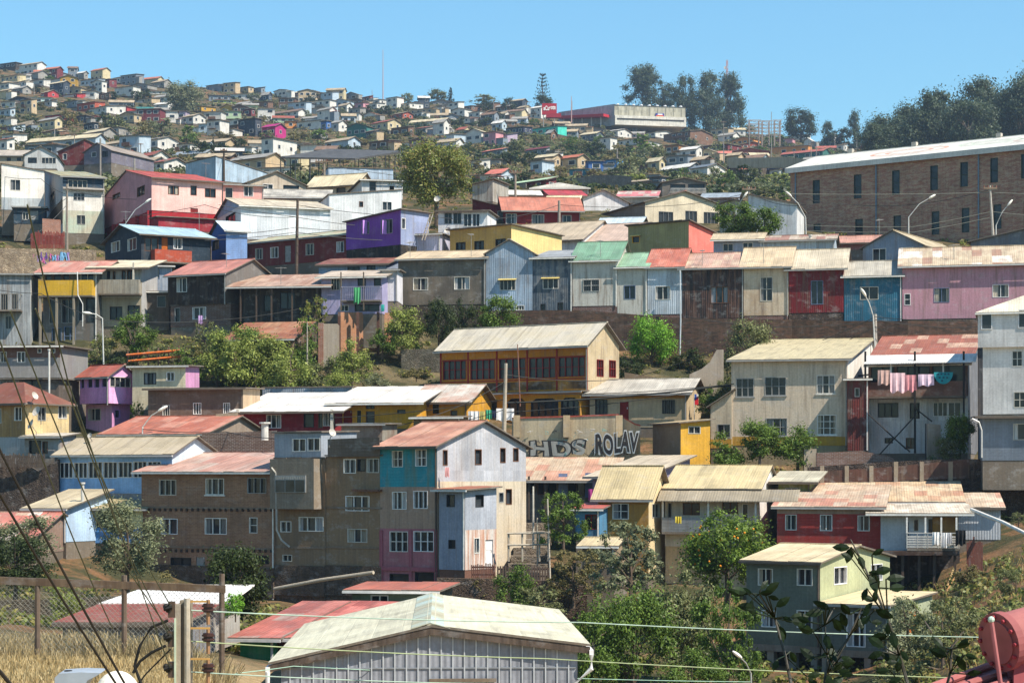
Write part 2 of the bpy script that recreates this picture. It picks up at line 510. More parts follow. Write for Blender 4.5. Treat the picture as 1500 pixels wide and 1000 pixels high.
    def mkroof(s, roof, o, th, ohs, nogut):
        w, d, h, r, k, zr = s.w, s.d, s.h, s.rise, s.kind, s.zr
        os_ = o if ohs is None else ohs
        m = MB(); e = .012
        if k in ('flat', 'sb', 'sf'):
            sl = (r/d)*(-1 if k == 'sf' else 1)
            z0 = zr(0, 0)
            f = lambda y: z0+sl*y+e+th
            ob = min(o, .15)
            s.sheets(m, (-os_, -o, f(-o)), (w+os_, -o, f(-o)), (w+os_, d+ob, f(d+ob)), (-os_, d+ob, f(d+ob)), th)
        elif k in ('sl', 'sr'):
            sl = (r/w)*(-1 if k == 'sl' else 1); z0 = zr(0, 0)
            f = lambda x: z0+sl*x+e+th
            m.slab([(-os_, -o, f(-os_)), (w+os_, -o, f(w+os_)), (w+os_, d+o, f(w+os_)), (-os_, d+o, f(-os_))], th, 0, 1)
        elif k == 'gx':
            sl = r/(d/2); b = h+e+th; top = h+r+e+th
            s.sheets(m, (-os_, -o, b-o*sl), (w+os_, -o, b-o*sl), (w+os_, d/2-.002, top), (-os_, d/2-.002, top), th)
            m.slab([(-os_, d/2+.002, top), (w+os_, d/2+.002, top), (w+os_, d+o, b-o*sl), (-os_, d+o, b-o*sl)], th, 0, 1)
            if not s.far: m.box(-os_, d/2-.13, top-.015, w+os_, d/2+.13, top+.045)
        elif k == 'gy':
            # ridge position from the profile
            best = max((zr(w*i/200, 0), w*i/200) for i in range(201)); xr = best[1]
            top = zr(xr, 0)+e+th
            zl, z2 = zr(0, 0), zr(w, 0)
            sl = (zr(xr, 0)-zl)/xr; s2 = (zr(xr, 0)-z2)/(w-xr)
            m.slab([(-os_, -o, zl-os_*sl+e+th), (xr-.002, -o, top), (xr-.002, d+o, top), (-os_, d+o, zl-os_*sl+e+th)], th, 0, 1)
            m.slab([(xr+.002, -o, top), (w+os_, -o, z2-os_*s2+e+th), (w+os_, d+o, z2-os_*s2+e+th), (xr+.002, d+o, top)], th, 0, 1)
            if not s.far: m.box(xr-.13, -o, top-.015, xr+.13, d+o, top+.03)
        elif k == 'hip':
            b = h+e+th-o*r/(d/2); top = h+r+e+th; q = min(d/2, w/2-.05)
            p = [(-o, -o, b), (w+o, -o, b), (w+o, d+o, b), (-o, d+o, b)]
            r0, r1 = (q, d/2, top), (w-q, d/2, top)
            for pts in ([p[0], p[1], r1, r0], [p[1], p[2], r1], [p[2], p[3], r0, r1], [p[3], p[0], r0]):
                m.poly(pts)
            m.poly([(x, y, z-.1) for x, y, z in p[::-1]], 1)
            for i in range(4):
                a, c_ = p[i], p[(i+1) % 4]
                m.poly([a, (a[0], a[1], a[2]-.1), (c_[0], c_[1], c_[2]-.1), c_], 1)
        s.roof = m.build('roof', [roof, s.fascia], s.root)
        if not s.far and not nogut and k in ('gx', 'sb', 'hip', 'flat') and o >= .25:
            sl = r/(d/2) if k in ('gx', 'hip') else r/d
            z = h+e-o*sl+.02
            g = MB()
            g.box(-os_, -o-.11, z-.09, w+os_, -o-.004, z+.02)
            if random.random() < .5: g.box(w-.12, -.1, z-.1-s.h+.1, w-.04, -.02, z-.09)
            g.build('gutter', random.choice(['metal:b9bab8', 'metal:8e8f8d', 'metal:cfcfca', 'flat:5c534a']), s.root)
    # extra boxes given on the front plane in photo pixels, y0..y1 metres in front(-)/behind(+) it
    def fb(s, name, mt, px0, py0, px1, py1, y0, y1, parent=None):
        xm = (px0+px1)/2
        b = MB().box(s.fu(px0), y0, s.fz(xm, py1), s.fu(px1), y1, s.fz(xm, py0))
        return b.build(name, mt, parent or s.root)
    def rb(s, name, mt, px0, py0, px1, py1, y0, y1, parent=None):
        xm = (px0+px1)/2
        b = MB().box(s.w-y1, s.ru(px0), s.rzz(xm, py1), s.w-y0, s.ru(px1), s.rzz(xm, py0))
        return b.build(name, mt, parent or s.root)
    def canopy(s, name, mt, px0, py0, px1, py1, out, th=.06, ext=0.):
        """sloping sheet from py0 at the wall down to py1 at its outer edge, 'out' metres in front of the front plane"""
        a, b = s.fu(px0), s.fu(px1); xm = (px0+px1)/2
        y = s.Y+s.t(xm)*s.s_
        z0 = s.fz(xm, py0); z1 = (YH-py1)/F*(y-out)-s.zb
        if z1 > z0-.03: z1 = z0-.1
        return MB().slab([(a, -out, z1), (b, -out, z1), (b+ext, -.01, z0), (a-ext, -.01, z0)], th).build(name, mt, s.root)
    def balcony(s, px0, pyt, px1, pyb, out, mt, open_=False, rail='flat:8a8a88', n=None):
        a, b = s.fu(px0), s.fu(px1); xm = (px0+px1)/2
        zt, zb = s.fz(xm, pyt), s.fz(xm, pyb)
        bal = MB().box(a, -out, zb-.14, b, -.004, zb).build('balcony', 'plaster:6d655b', s.root)
        m = MB()
        if open_:
            if n == 'H':
                for k in range(5):
                    m.box(a, -out+.01, zb+.05+(zt-zb-.2)*k/5, b, -out+.04, zb+.05+(zt-zb-.2)*k/5+.1)
                n = 5
            n = n or max(4, int((b-a)/.18))
            for i in range(n+1):
                x = a+(b-a)*i/n
                m.box(x-.02, -out, zb+.004, x+.02, -out+.04, zt-.05)
            m.box(a, -out-.01, zt-.05, b, -out+.05, zt)
            for x in (a, b-.04):
                m.box(x, -out+.05, zt-.05, x+.04, -.01, zt)
        else:
            m.box(a, -out, zb+.002, b, -out+.06, zt)
            m.box(a, -out+.062, zb+.002, a+.06, -.01, zt)
            m.box(b-.06, -out+.062, zb+.002, b, -.01, zt)
        m.build('railing', mt, bal)
        return bal
    def posts(s, pxs, pyt, pyb, out, mt='flat:6e5d4d', t=.1):
        for px in pxs:
            x = s.fu(px)
            MB().box(x-t/2, -out, s.fz(px, pyb), x+t/2, -out+t, s.fz(px, pyt)).build('post', mt, s.root)
# ------------------------------------------------------------------ ground
GX = [-600, 0, 250, 500, 750, 1000, 1250, 1500, 2100]
SKY = [62, 100, 124, 142, 158, 184, 214, 214, 214]
def py2z(row, Y): return [(YH-p)*Y/F for p in row]
ROWS = [
 (1, [-5]*9), (14, [-5]*9),
 (30, [-3.0, -3.2, -3.3, -5, -7, -8, -7.5, -6.5, -6]),
 (46, [-3.8, -4.0, -4.1, -6, -8, -9, -8.5, -7.5, -7]),
 (58, [-4.8, -5.1, -5.3, -6.8, -8, -9.6, -9.4, -8, -7]),
 (75, [-5, -5.6, -6.2, -7.4, -8.8, -10.4, -10, -8.2, -6]),
 (95, [-5.5, -6.5, -7.2, -8.6, -9.6, -10.6, -10.2, -6.2, -4.5]),
 (120, [-4.8, -6.2, -7.6, -8.6, -8.6, -8.8, -9.4, -4.6, -2.5]),
 (132, [-3.6, -5, -7.4, -8.2, -7.4, -6.6, -7.4, -3.4, -1.5]),
 (142, py2z([760, 765, 800, 810, 800, 770, 752, 755, 755], 142)),
 (152, py2z([700, 690, 668, 660, 672, 684, 668, 684, 680], 152)),
 (165, py2z([620, 612, 622, 612, 615, 618, 640, 640, 640], 165)),
 (178, py2z([545, 545, 525, 530, 540, 540, 535, 530, 530], 178)),
 (188, py2z([470, 478, 478, 478, 485, 500, 500, 490, 480], 188)),
 (200, py2z([425, 428, 415, 418, 412, 412, 400, 390, 390], 200)),
 (212, py2z([400, 402, 396, 388, 384, 382, 374, 372, 370], 212)),
 (228, py2z([374, 374, 362, 352, 350, 350, 358, 360, 355], 228)),
 (250, py2z([332, 332, 322, 318, 316, 322, 340, 348, 345], 250)),
 (300, py2z([282, 282, 283, 284, 284, 292, 305, 315, 310], 300)),
 (430, py2z([250, 252, 258, 262, 268, 275, 282, 285, 285], 430))]
YB, YT = 430., 1050.
def row_at(r, px):
    return float(np.interp(px, GX, r))
def ground_py(px, Y):
    if Y >= YB:
        s = (Y-YB)/(YT-YB)
        a, b = (YH-row_at(ROWS[-1][1], px)*F/YB), row_at(SKY, px)
        s = min(s, 1.25)
        q = s if s <= 1 else 1-(s-1)*.2
        return a+(b-a)*q**.92
    return YH-ground_z(px, Y)*F/Y
def ground_z(px, Y):
    if Y >= YB:
        if Y > YT:
            return (YH-row_at(SKY, px))*YT/F-(Y-YT)*.045
        return (YH-ground_py(px, Y))*Y/F
    for i in range(len(ROWS)-1):
        if Y <= ROWS[i+1][0]:
            k = (Y-ROWS[i][0])/(ROWS[i+1][0]-ROWS[i][0])
            k = max(k, 0)
            a, b = row_at(ROWS[i][1], px), row_at(ROWS[i+1][1], px)
            return a+(b-a)*k
    return 0
def ground_Y(px, py, lo=236., hi=1050.):
    """depth at which the hillside crosses the photo row py in the column px"""
    for _ in range(40):
        mid = (lo+hi)/2
        if ground_py(px, mid) > py: lo = mid
        else: hi = mid
    return lo
def G(px, Y):
    return Vector(((px-CX)/F*Y, Y, ground_z(px, Y)))

def build_ground():
    pxs = list(range(-1500, 3001, 36))
    Ys = list(np.arange(1, 60, 3))+list(np.arange(60, 250, 4))+list(np.arange(250, 430, 10))+list(np.arange(430, 1060, 12))+[1100, 1200, 1400, 1800, 2500, 4000]
    v = []
    rg = np.random.default_rng(3)
    for Y in Ys:
        for px in pxs:
            q = G(min(max(px, -600), 2100), Y)
            x = (px-CX)/F*Y*(1 if Y > 60 else 60/max(Y, 8.))
            amp = .12 if Y < 150 else (.2 if Y < 300 else .3)
            if Y > 300:
                z = q.z-.25+.25*math.sin(x*.045+Y*.02)+.2*math.sin(x*.017-Y*.031)
            else: z = q.z
            v.append((x, Y, z+rg.normal()*amp*.5))
    n = len(pxs)
    f = [(j*n+i, j*n+i+1, (j+1)*n+i+1, (j+1)*n+i) for j in range(len(Ys)-1) for i in range(n-1)]
    me = bpy.data.meshes.new('ground')
    me.from_pydata(v, [], f)
    me.polygons.foreach_set('use_smooth', [True]*len(f))
    m = bpy.data.materials.new('dry_earth'); t = NT(m)
    ge = t.add('ShaderNodeNewGeometry').outputs['Position']
    n1 = t.noise(ge, .035, 6, .6); n2 = t.noise(ge, .3, 6, .65); n3 = t.noise(ge, 3., 4, .7)
    c = t.mix(t.ramp(n1, .42, .58), lin('8d6446'), lin('73654a'))
    c = t.mix(t.ramp(n2, .38, .55), c, lin('46452e'))
    c = t.mix(t.ramp(n3, .3, .75), c, t.mix(1., c, (.62, .6, .58, 1), 'MULTIPLY'))
    y = t.add('ShaderNodeSeparateXYZ', {0: ge}).outputs[1]
    straw = t.mix(t.ramp(n3, .3, .7), lin('a89270'), lin('806a48'))
    c = t.mix(t.ramp(y, 66, 76), straw, c)
    b = t.add('ShaderNodeBump', {'Strength': .8, 'Distance': .25, 'Height': t.math('ADD', n2, n3)})
    p = t.add('ShaderNodeBsdfPrincipled', {'Base Color': c, 'Roughness': .95, 'Specular IOR Level': .1, 'Normal': b.outputs[0]})
    t.t.links.new(p.outputs[0], t.out.inputs[0])
    me.materials.append(m)
    o = bpy.data.objects.new('ground', me); COL.objects.link(o)
    tag(o, 'dry earth hillside with scrub and bare orange soil', 'ground', kind='structure')
build_ground()

# ------------------------------------------------------------------ plants
def leaf_mesh(name, C, N, size, aspect, material, jitter=.2):
    """one pointed quad per leaf: C centres, N outward normals"""
    k = len(C)
    n = N+rng.normal(size=(k, 3))*.5
    n /= np.linalg.norm(n, axis=1)[:, None]+1e-9
    a = np.cross(n, rng.normal(size=(k, 3))); a /= np.linalg.norm(a, axis=1)[:, None]+1e-9
    b = np.cross(n, a)
    sz = size*(1+rng.normal(size=(k, 1))*jitter).clip(.4, 2.)
    v = np.empty((k, 4, 3))
    v[:, 0] = C-a*sz; v[:, 1] = C-b*sz*aspect+n*sz*.12; v[:, 2] = C+a*sz; v[:, 3] = C+b*sz*aspect+n*sz*.12
    me = bpy.data.meshes.new(name)
    me.vertices.add(k*4); me.vertices.foreach_set('co', v.astype(np.float32).ravel())
    me.loops.add(k*4); me.loops.foreach_set('vertex_index', np.arange(k*4, dtype=np.int32))
    me.polygons.add(k); me.polygons.foreach_set('loop_start', np.arange(0, k*4, 4, dtype=np.int32))
    me.polygons.foreach_set('loop_total', np.full(k, 4, dtype=np.int32))
    me.update(calc_edges=True)
    me.materials.append(leafmat(material))
    return me

PAL = {
 'dark': '2b351d,364225,45522c,252f1b', 'olive': '5c6240,6c714d,838861,4f5637', 'green': '455b26,576f2d,6b8239,3d4f23',
 'lime': '6d7a36,85904a,98a25c,5a682e', 'grey': '646c54,787e63,898e72,525a45', 'euca': '3d4b3b,485643,58644e,344034',
 'autumn': '6f7b39,7b8546,887b44,606e35,868d57', 'orange': '4f6524,62782c,748a3c,3f5420', 'bright': '5a8328,6d9f31,84b143,4e7225',
 'dry': '766d49,877d55,686541,5b593a', 'pine': '253224,2e3b2c,374431'}
CROWNS = {}
def crown(kind, pal, n, ls, seed):
    """unit crown: width 1, height 1, base at z=0"""
    key = (kind, pal, n, ls, seed)
    if key in CROWNS: return CROWNS[key]
    r = np.random.default_rng(seed*977+5)
    cl = []
    if kind == 'round':
        for i in range(34):
            d = r.normal(size=3); d /= np.linalg.norm(d); q = r.uniform(.35, 1)**.5
            cl.append((d[0]*.37*q, d[1]*.37*q, .5+d[2]*.37*q, r.uniform(.07, .17)))
    elif kind == 'tall':                    # eucalyptus: several separate foliage masses climbing the limbs
        for i in range(40):
            z = r.uniform(.12, .95); w = .42*math.sin(math.pi*min(z*.8+.18, 1))**.7
            an = r.uniform(0, 6.28); q = r.uniform(.2, 1)
            cl.append((math.cos(an)*w*q, math.sin(an)*w*q, z, r.uniform(.08, .17)))
    elif kind == 'cone':
        for i in range(60):
            z = r.uniform(.05, .98); w = .46*(1-z)**.8; an = r.uniform(0, 6.28); q = r.uniform(.3, 1)
            cl.append((math.cos(an)*w*q, math.sin(an)*w*q, z, .04+.06*(1-z)))
    elif kind == 'tier':                    # norfolk pine: open whorls
        for k in range(9):
            z = .12+k*.098; w = .5*(1-z)**.6+.05
            for j in range(7):
                an = j*.897+k
                for q in (.3, .65, 1.):
                    cl.append((math.cos(an)*w*q, math.sin(an)*w*q, z+.045*q, .022))
    elif kind == 'bush':
        for i in range(26):
            an = r.uniform(0, 6.28); q = r.uniform(0, 1)**.6; z = r.uniform(.1, .85)*(1-.5*q*q)
            cl.append((math.cos(an)*.4*q, math.sin(an)*.4*q, z, r.uniform(.08, .17)))
    elif kind == 'sparse':
        for i in range(70):
            an = r.uniform(0, 6.28); q = r.uniform(.1, 1)**.6; z = r.uniform(.1, .95)
            cl.append((math.cos(an)*.44*q, math.sin(an)*.44*q, z*(1-.25*q*q), r.uniform(.035, .085)))
    elif kind == 'droop':
        for i in range(44):
            an = r.uniform(0, 6.28); q = r.uniform(.1, 1)**.5; z = .88-.55*q**2*r.uniform(.4, 1.5)
            cl.append((math.cos(an)*.42*q, math.sin(an)*.42*q, max(z, .08), r.uniform(.06, .11)))
    cl = np.array(cl)
    wgt = cl[:, 3]**2; wgt /= wgt.sum()
    ix = r.choice(len(cl), size=n, p=wgt)
    d = r.normal(size=(n, 3)); d /= np.linalg.norm(d, axis=1)[:, None]
    rad = cl[ix, 3][:, None]*np.abs(r.normal(size=(n, 1))*.5+.55).clip(0, 1.7)
    C = cl[ix, :3]+d*rad*np.array([1, 1, .85])
    C[:, 2] = C[:, 2].clip(.01, 1.05)
    N = d*.8+np.array([0, 0, .35])
    me = leaf_mesh('crown', C, N, ls, .5 if kind != 'cone' else .3, PAL[pal])
    CROWNS[key] = (me, cl)
    return CROWNS[key]
TRUNKS = {}
def trunk_mesh(kind, seed, cl, bark):
    key = (kind, seed, bark)
    if key in TRUNKS: return TRUNKS[key]
    m = MB()
    r = random.Random(seed)
    m.tube([(0, 0, -.12), (.01, .005, .15), (-.005, .01, .4)] + ([(0, 0, .95)] if kind in ('cone', 'tier', 'tall') else [(0, 0, .6)]), .03, 8, .008)
    pick = list(range(len(cl))); r.shuffle(pick)
    for i in pick[:12]:
        c = cl[i]
        z0 = min(.12+.4*r.random(), max(c[2]-.05, .05))
        m.tube([(0, 0, z0), (c[0]*.5, c[1]*.5, (z0+c[2])/2+.02), (c[0], c[1], c[2])], .012, 5, .004)
    o = m.build('trunk', 'plaster:'+bark)
    me = o.data
    bpy.data.objects.remove(o)
    TRUNKS[key] = me
    return me
def tree(name, label, px, pyb, Y, wpx, hpx, kind='round', pal='green', n=4000, ls=.03, seed=1, group=None, cat=None, lift=.12, bark='5d5044', z=None, dpx=None):
    """a tree whose crown spans wpx by hpx photo pixels above the row pyb at depth Y"""
    r = thing(name, label, cat or ('tree' if 'tree' in name or 'pine' in name else 'bush'), P(px, pyb, Y), random.Random(px*7+pyb).uniform(0, 6.28), group)
    kx, kz = {'bush': (1.18, 1.28), 'sparse': (1.08, 1.1)}.get(kind, (1.04, 1.03))
    w, h = wpx/F*Y*kx, hpx/F*Y*kz
    me, cl = crown(kind, pal, n, ls, seed)
    c = bpy.data.objects.new('crown', me); COL.objects.link(c); c.parent = r
    c.scale = (w, w, h); 
    tr = bpy.data.objects.new('trunk', trunk_mesh(kind, seed, cl, bark)); COL.objects.link(tr); tr.parent = r
    tr.scale = (w, w, h)
    return r
# ------------------------------------------------------------------ the brick barracks on the right
TAN = 'roof:bdab8e'
bk = House('brick_building', 'long three-storey brick building with white painted roof above the terrace row', 1158, 1620, 230, 372, 236, -36,
   'brick:9c6450,8a5444,98887a,a89078:.9', kind='gx', d=15, rise=2.3, roof='plaster:c9cac4,bcc0bb:.3', cat='brick building', fd=4, oh=.5, th=.62, nogut=True, fascia='plaster:c9c8c2:.2',
   wf=[(1191,264,1201,298,'t12'),(1251,256,1262,291,'t12'),(1307,250,1318,286,'t12'),(1363,243,1374,279,'t12'),(1407,238,1418,274,'t12'),(1451,232,1462,268,'t12'),(1496,226,1507,262,'t12'),(1545,220,1556,256,'t12'),
       (1192,328,1202,348,'t12'),(1253,321,1264,354,'t12'),(1309,316,1320,350,'t12'),(1365,310,1376,344,'t12'),(1409,305,1420,341,'t12'),(1456,300,1467,336,'t12'),(1500,295,1511,331,'t12')])
for px in (1166, 1284, 1434):
    x = bk.fu(px); MB().tube([(x, -.12, -2), (x, -.12, bk.h-.1)], .09, 8).build('downpipe', 'metal:5f7384', bk.root)
for q in list(bk.wallobj.data.materials): pass
# the mural on its roof: faint painted curves lying on the sheets
def onroof(x, y): return (x, y, bk.h+.012+.62+.012+bk.rise*y/(bk.d/2))
for k, (cx_, cy_, rx, ry) in enumerate([(14, 3.4, 5, 2.2), (24, 4, 4, 1.6), (33, 3.2, 6, 2), (44, 4.4, 5, 1.7), (52, 3.2, 5, 2)]):
    for rr in (1., .62):
        n = 26; mu = MB()
        for i in range(n):
            a0, a1 = 6.2832*i/n, 6.2832*(i+1)/n
            q = []
            for a, f_ in ((a0, rr), (a1, rr), (a1, rr-.1), (a0, rr-.1)):
                x, y = cx_+rx*f_*math.cos(a), cy_+ry*f_*math.sin(a)
                q.append(onroof(min(max(x, .1), bk.w-.1), min(max(y, -.3), bk.d/2-.1)))
            mu.poly(q)
        mu.build('roof_mural', ['plaster:c99a88', 'plaster:a9b9a9', 'plaster:b5a7a0'][k % 3], bk.root)
for px in (1205, 1300, 1426):
    x = bk.fu(px)
    MB().box(x-.3, bk.d/2-.3, bk.h+bk.rise+.4, x+.3, bk.d/2+.3, bk.h+bk.rise+1.1).build('roof_vent', 'plaster:b9b4aa', bk.root)

# ------------------------------------------------------------------ fourth row: Y 195..262
H = House
a = H('house', 'white flat-roofed house at the far left edge with one big window', 2, 65, 250, 308, 240, 14, 'plaster:e4e2dc:.25', kind='sl', rise=.7, d=8, cat='house',
      wf=[(15,263,30,279,'w21c')], bands=[('plaster:a9b3ba', 290, 308)], roof='roof:8c5a48', fd=3, oh=.12)
a = H('house', 'white two-storey house with navy upper floor beside the pink house', 92, 153, 260, 342, 234, 18, 'plaster:dcdad4:.3', kind='sb', yr=252, L=66, roof='roof:a89a6c,7d8a80', fd=3,
      wf=[(100,264,128,275,'w41'),(108,283,124,294,'w32B'),(113,315,125,329,'w21B')], wl=[(74,283,80,295,'g21')], side='plaster:9aa2ac:.4',  # left face greyer than the front: its shade is in the colour
      bands=[('siding:2f4456', 255, 275), ('plaster:c3c0ac,a9b8a8:.6', 309, 342)], lbands=[('plaster:6b5848', 306, 342)])
a.canopy('porch_roof', 'roof:8e8a84', 92, 275, 153, 277, .5)
a = H('house', 'small navy lean-to house under the white house at far left', 20, 66, 304, 328, 237, 10, 'siding:2e4353', kind='flat', roof='roof:c8c2b4', d=4, fd=2, wf=[(33,311,42,322,'w21'),(44,309,56,322,'g11D')])
pk = H('house', 'large pink house on red base with red roof', 222, 327, 264, 311, 224, 27, 'board:e8bcb4:.15', kind='gx', yr=254.5, L=151, roof='roof:a24a3e', side='plaster:c08a90:.2',  # darker pink puts the shade of the left face into its colour
      wf=[(246,272,262,285,'b21c'),(279,272,288,286,'b11'),(300,276,316,289,'b21'),(279,305,290,314,'r11D')], wl=[(165,277,176,291,'b21'),(201,273,212,287,'b21')], fd=0, oh=.35, ohs=.15)
H('house', 'pink side extension with red trim joined to the large pink house', 327, 386, 272, 304, 229, 18, 'board:d9a29c:.15', kind='flat', roof='roof:a24a3e', d=7, fd=3, wf=[(330,275,341,290,'w11'),(357,270,371,288,'w21c')])
pb = MB(); pb.box(.05, .05, -3.6, pk.w-.05, pk.d-.05, -.004); pb.build('foundation', 'plaster:a3242c:.2', pk.root)
for k in range(5):
    y = .5+k*(pk.d-1)/4
    MB().box(-.35, y-.15, -3.6, .04, y+.15, -.01).build('buttress', 'plaster:8c1f28:.3', pk.root)
H('house', 'low red outbuilding with laundry below the pink house', 232, 312, 320, 338, 217, 24, 'plaster:8e2430:.3', kind='flat', roof='roof:8c2f30', d=3, fd=2, nogut=True)
H('house', 'cream house with brown gable roof right of the pink house', 362, 448, 270, 298, 252, 24, 'plaster:b9ad9c', kind='gy', yr=252, L=330, roof='roof:b9ad90', wf=[(385,268,400,280,'w21'),(415,264,438,283,'k11')], fd=3)
H('house', 'house with pale grey corrugated roof behind the white gabled house', 376, 482, 289, 302, 236, 3, 'board:a9a4a0', kind='gx', yr=279, roof='roof:9d9a92,b5b1a6', d=9, fd=3)
H('warehouse', 'pale blue corrugated warehouse behind the pink roof', 316, 392, 250, 268, 290, 38, 'corr:a3b9cc', kind='sl', rise=1.6, L=272, roof='roof:8d9aa4', cat='warehouse', fd=4, oh=.1)
H('warehouse', 'pale blue walled yard building under the dark canopy', 481, 576, 247, 268, 275, 12, 'corr:a9bcd0', kind='flat', d=14, roof='roof:55504a', cat='warehouse', fd=4, oh=.1)
H('house', 'tan house with deep eaves below the dark canopy', 450, 522, 272, 294, 258, -24, 'plaster:b0a48e', kind='gx', yr=257, R=548, roof='roof:c4b99c', wf=[(463,277,474,287,'k11'),(493,275,506,285,'k11')], fd=3)
H('house', 'white clapboard box house with grey door panel beside the big tree', 530, 590, 265, 292, 244, 12, 'siding:d3d7da', kind='flat', L=509, roof='roof:c9b88c', lside='plaster:c2c2c0', wf=[(541,266,551,284,'g11'),(570,272,578,282,'w11')], d=7, fd=3)
# dark open canopy on posts (a covered sports court)
cn = thing('sports_court_canopy', 'wide dark metal canopy on thin posts above the blue walls', 'canopy', P(500, 262, 300))
Yc = 300; q = [(413, 229, Yc), (485, 218, Yc+12), (585, 221, Yc+6), (520, 231, Yc-10)]
def loc(o, p): return tuple(Vector(p)-o.location)
m = MB()
p0, p1, p2, p3 = [Vector(loc(cn, P(*x))) for x in ((411, 230, 292), (480, 218, 312), (592, 221, 318), (520, 232, 290))]
m.slab([tuple(p0), tuple(p3), tuple(p2), tuple(p1)], .25); m.build('canopy_roof', 'roof:4b4a48', cn)
for a_, b_ in ((p0, p3), (p3, p2), (p1, p2), (p0, p1)):
    for k in range(6):
        c_ = a_.lerp(b_, k/5)
        MB().tube([c_+Vector((0, 0, -.2)), c_+Vector((0, 0, -4.2))], .07, 5).build('post', 'metal:3b3a3a', cn)
# houses right of the tree
H('house', 'maroon house with long salmon roof between the tree and the utility pole', 740, 850, 308, 334, 242, 4, 'siding:84262a:.2', kind='gx', yr=290.5, d=10, roof='roof:ae705c', L=None,
  wf=[(741,313,757,328,'w21c'),(779,314,797,328,'w21c'),(823,315,837,327,'w21c')], fd=3, oh=.5)
H('house', 'dark maroon gabled wing left of the salmon roof', 692, 741, 305, 334, 246, -14, 'board:6c2228:.2', kind='sl', rise=1.1, roof='roof:b46a5c', d=8, wf=[(729,309,738,326,'w11')], fd=3)
H('house', 'cream house with barred windows and red-edged gable', 945, 1059, 299, 334, 246, 22, 'plaster:c9bfa8:.3', kind='gy', yr=281, L=862, roof='roof:c8766a', lside='plaster:8d7d70', cat='house',
  wf=[(965,310,986,327,'g31B'),(1004,309,1021,327,'g31B'),(1031,311,1052,331,'g41B')], fd=3, oh=.35)
H('house', 'white gabled house front among red roofs', 838, 921, 297, 318, 264, 8, 'corr:d5d6d8', kind='gy', yr=279, roof='roof:b5b4b0,a7a29a', d=9, fd=3, rf=.56)
H('house', 'house with bright red low roof behind the white gable', 806, 858, 287, 300, 272, 10, 'plaster:b04a48', kind='gx', yr=280, roof='roof:9e3a3e', d=8, fd=3)
H('house', 'house with pale barrel roof left of the utility pole', 778, 862, 276, 284, 282, 0, 'plaster:b9b3aa', kind='hip', yr=268.5, roof='roof:b3b0a4', d=9, fd=3)
H('house', 'house with flat white roof beside the big tree', 728, 792, 286, 296, 262, 5, 'plaster:aaa49a', kind='gx', yr=280, roof='roof:d4d2cb', d=7, fd=3)
H('house', 'tall narrow grey shack with rusty lean-to roof right of the big tree', 692, 722, 270, 296, 256, -20, 'corr:a8a79f,8f877a', kind='sr', rise=-0+.5, R=745, roof='roof:8a6a50', fd=3)
H('house', 'house with red stripe roof between white gable and trees', 905, 962, 288, 297, 275, -8, 'plaster:b0a79a', kind='gx', yr=281, roof='patch:b9b4ab,c9465c,b9b4ab,aaa59c', d=8, fd=3)
H('house', 'brown gabled house with white railing on the slope', 970, 1034, 268, 288, 300, 2, 'siding:6f6a64', kind='gy', yr=261, roof='roof:7d5a44', d=9, fd=3, wf=[(982,270,1004,280,'k31'),(1008,270,1032,280,'k31')]).balcony(982, 277, 1033, 284, .8, 'flat:c9c9c5', True)
H('house', 'grey shed with white siding behind the dark leafy tree', 1054, 1097, 298, 345, 232, -32, 'plaster:a8a398', kind='gy', R=None, yr=293, d=9, roof='roof:8d8678', fd=3)
H('house', 'white boarded house end right of the dark leafy tree', 1096, 1167, 300, 348, 229, -14, 'board:c9ced2', kind='sl', rise=1.2, roof='roof:9a8f7c', d=8, fd=3)
H('house', 'low house with blue-grey roof behind the cream gable', 1028, 1080, 290, 300, 262, -10, 'plaster:8a9096', kind='gx', yr=284, roof='roof:8c98a2', d=8, fd=3)
H('house', 'house with tan roof beside the white gable', 800, 846, 296, 306, 256, -6, 'plaster:b5a890', kind='gx', yr=288, roof='roof:cfc5a4', d=8, fd=3)
H('house', 'long low house with wide tan roof behind the yellow house', 724, 852, 354, 372, 212, -22, 'plaster:c6c9cc', kind='gx', yr=328, d=13, roof='roof:aea08a', fd=3)
H('house', 'low house with pinkish tan roof right of the wide tan roof', 846, 926, 356, 374, 210, -20, 'plaster:a8736a', kind='gx', yr=329, d=13, roof='roof:b39e90', fd=3)
H('house', 'low shed with pale blue roof and green end', 868, 930, 340, 352, 222, -14, 'siding:2f6b54', kind='gx', yr=320, d=11, roof='roof:b9c9d4', fd=3)
H('house', 'white sunroom house with a row of windows', 642, 714, 310, 352, 204, -8, 'plaster:d6d8da', kind='flat', roof='roof:c5c2ba', d=6, fd=3, wf=[(651,312,662,328,'g21'),(664,312,676,328,'g21'),(679,313,691,332,'w21'),(692,313,703,332,'w21')])
pu = H('house', 'bright purple house with lilac shutters', 507, 587, 321, 362, 199, -42, 'plaster:7546a0:.2', kind='sr', rise=.6, R=628, side='corr:8b98ba', roof='roof:b7b4ae', fd=3, fmat='plaster:2d2a28',
      wf=[(530,325,541,343,'g21'),(558,321,575,342,'g31')], wr=[(588,319,594,335,'w11')])
for px0, px1 in ((537.5, 540.5), (566, 569.5)):
    x = pu.fu(px0); MB().box(x, -.6, pu.fz(px0, 343), x+.05, -.01, pu.fz(px0, 323)).build('shutter', 'flat:b48ad8', pu.root)
H('house', 'lilac-walled annexe with ladder between purple house and sunroom', 600, 645, 344, 372, 198, -14, 'corr:b4b6d0', kind='flat', roof='roof:9a6a62', d=5, fd=3)
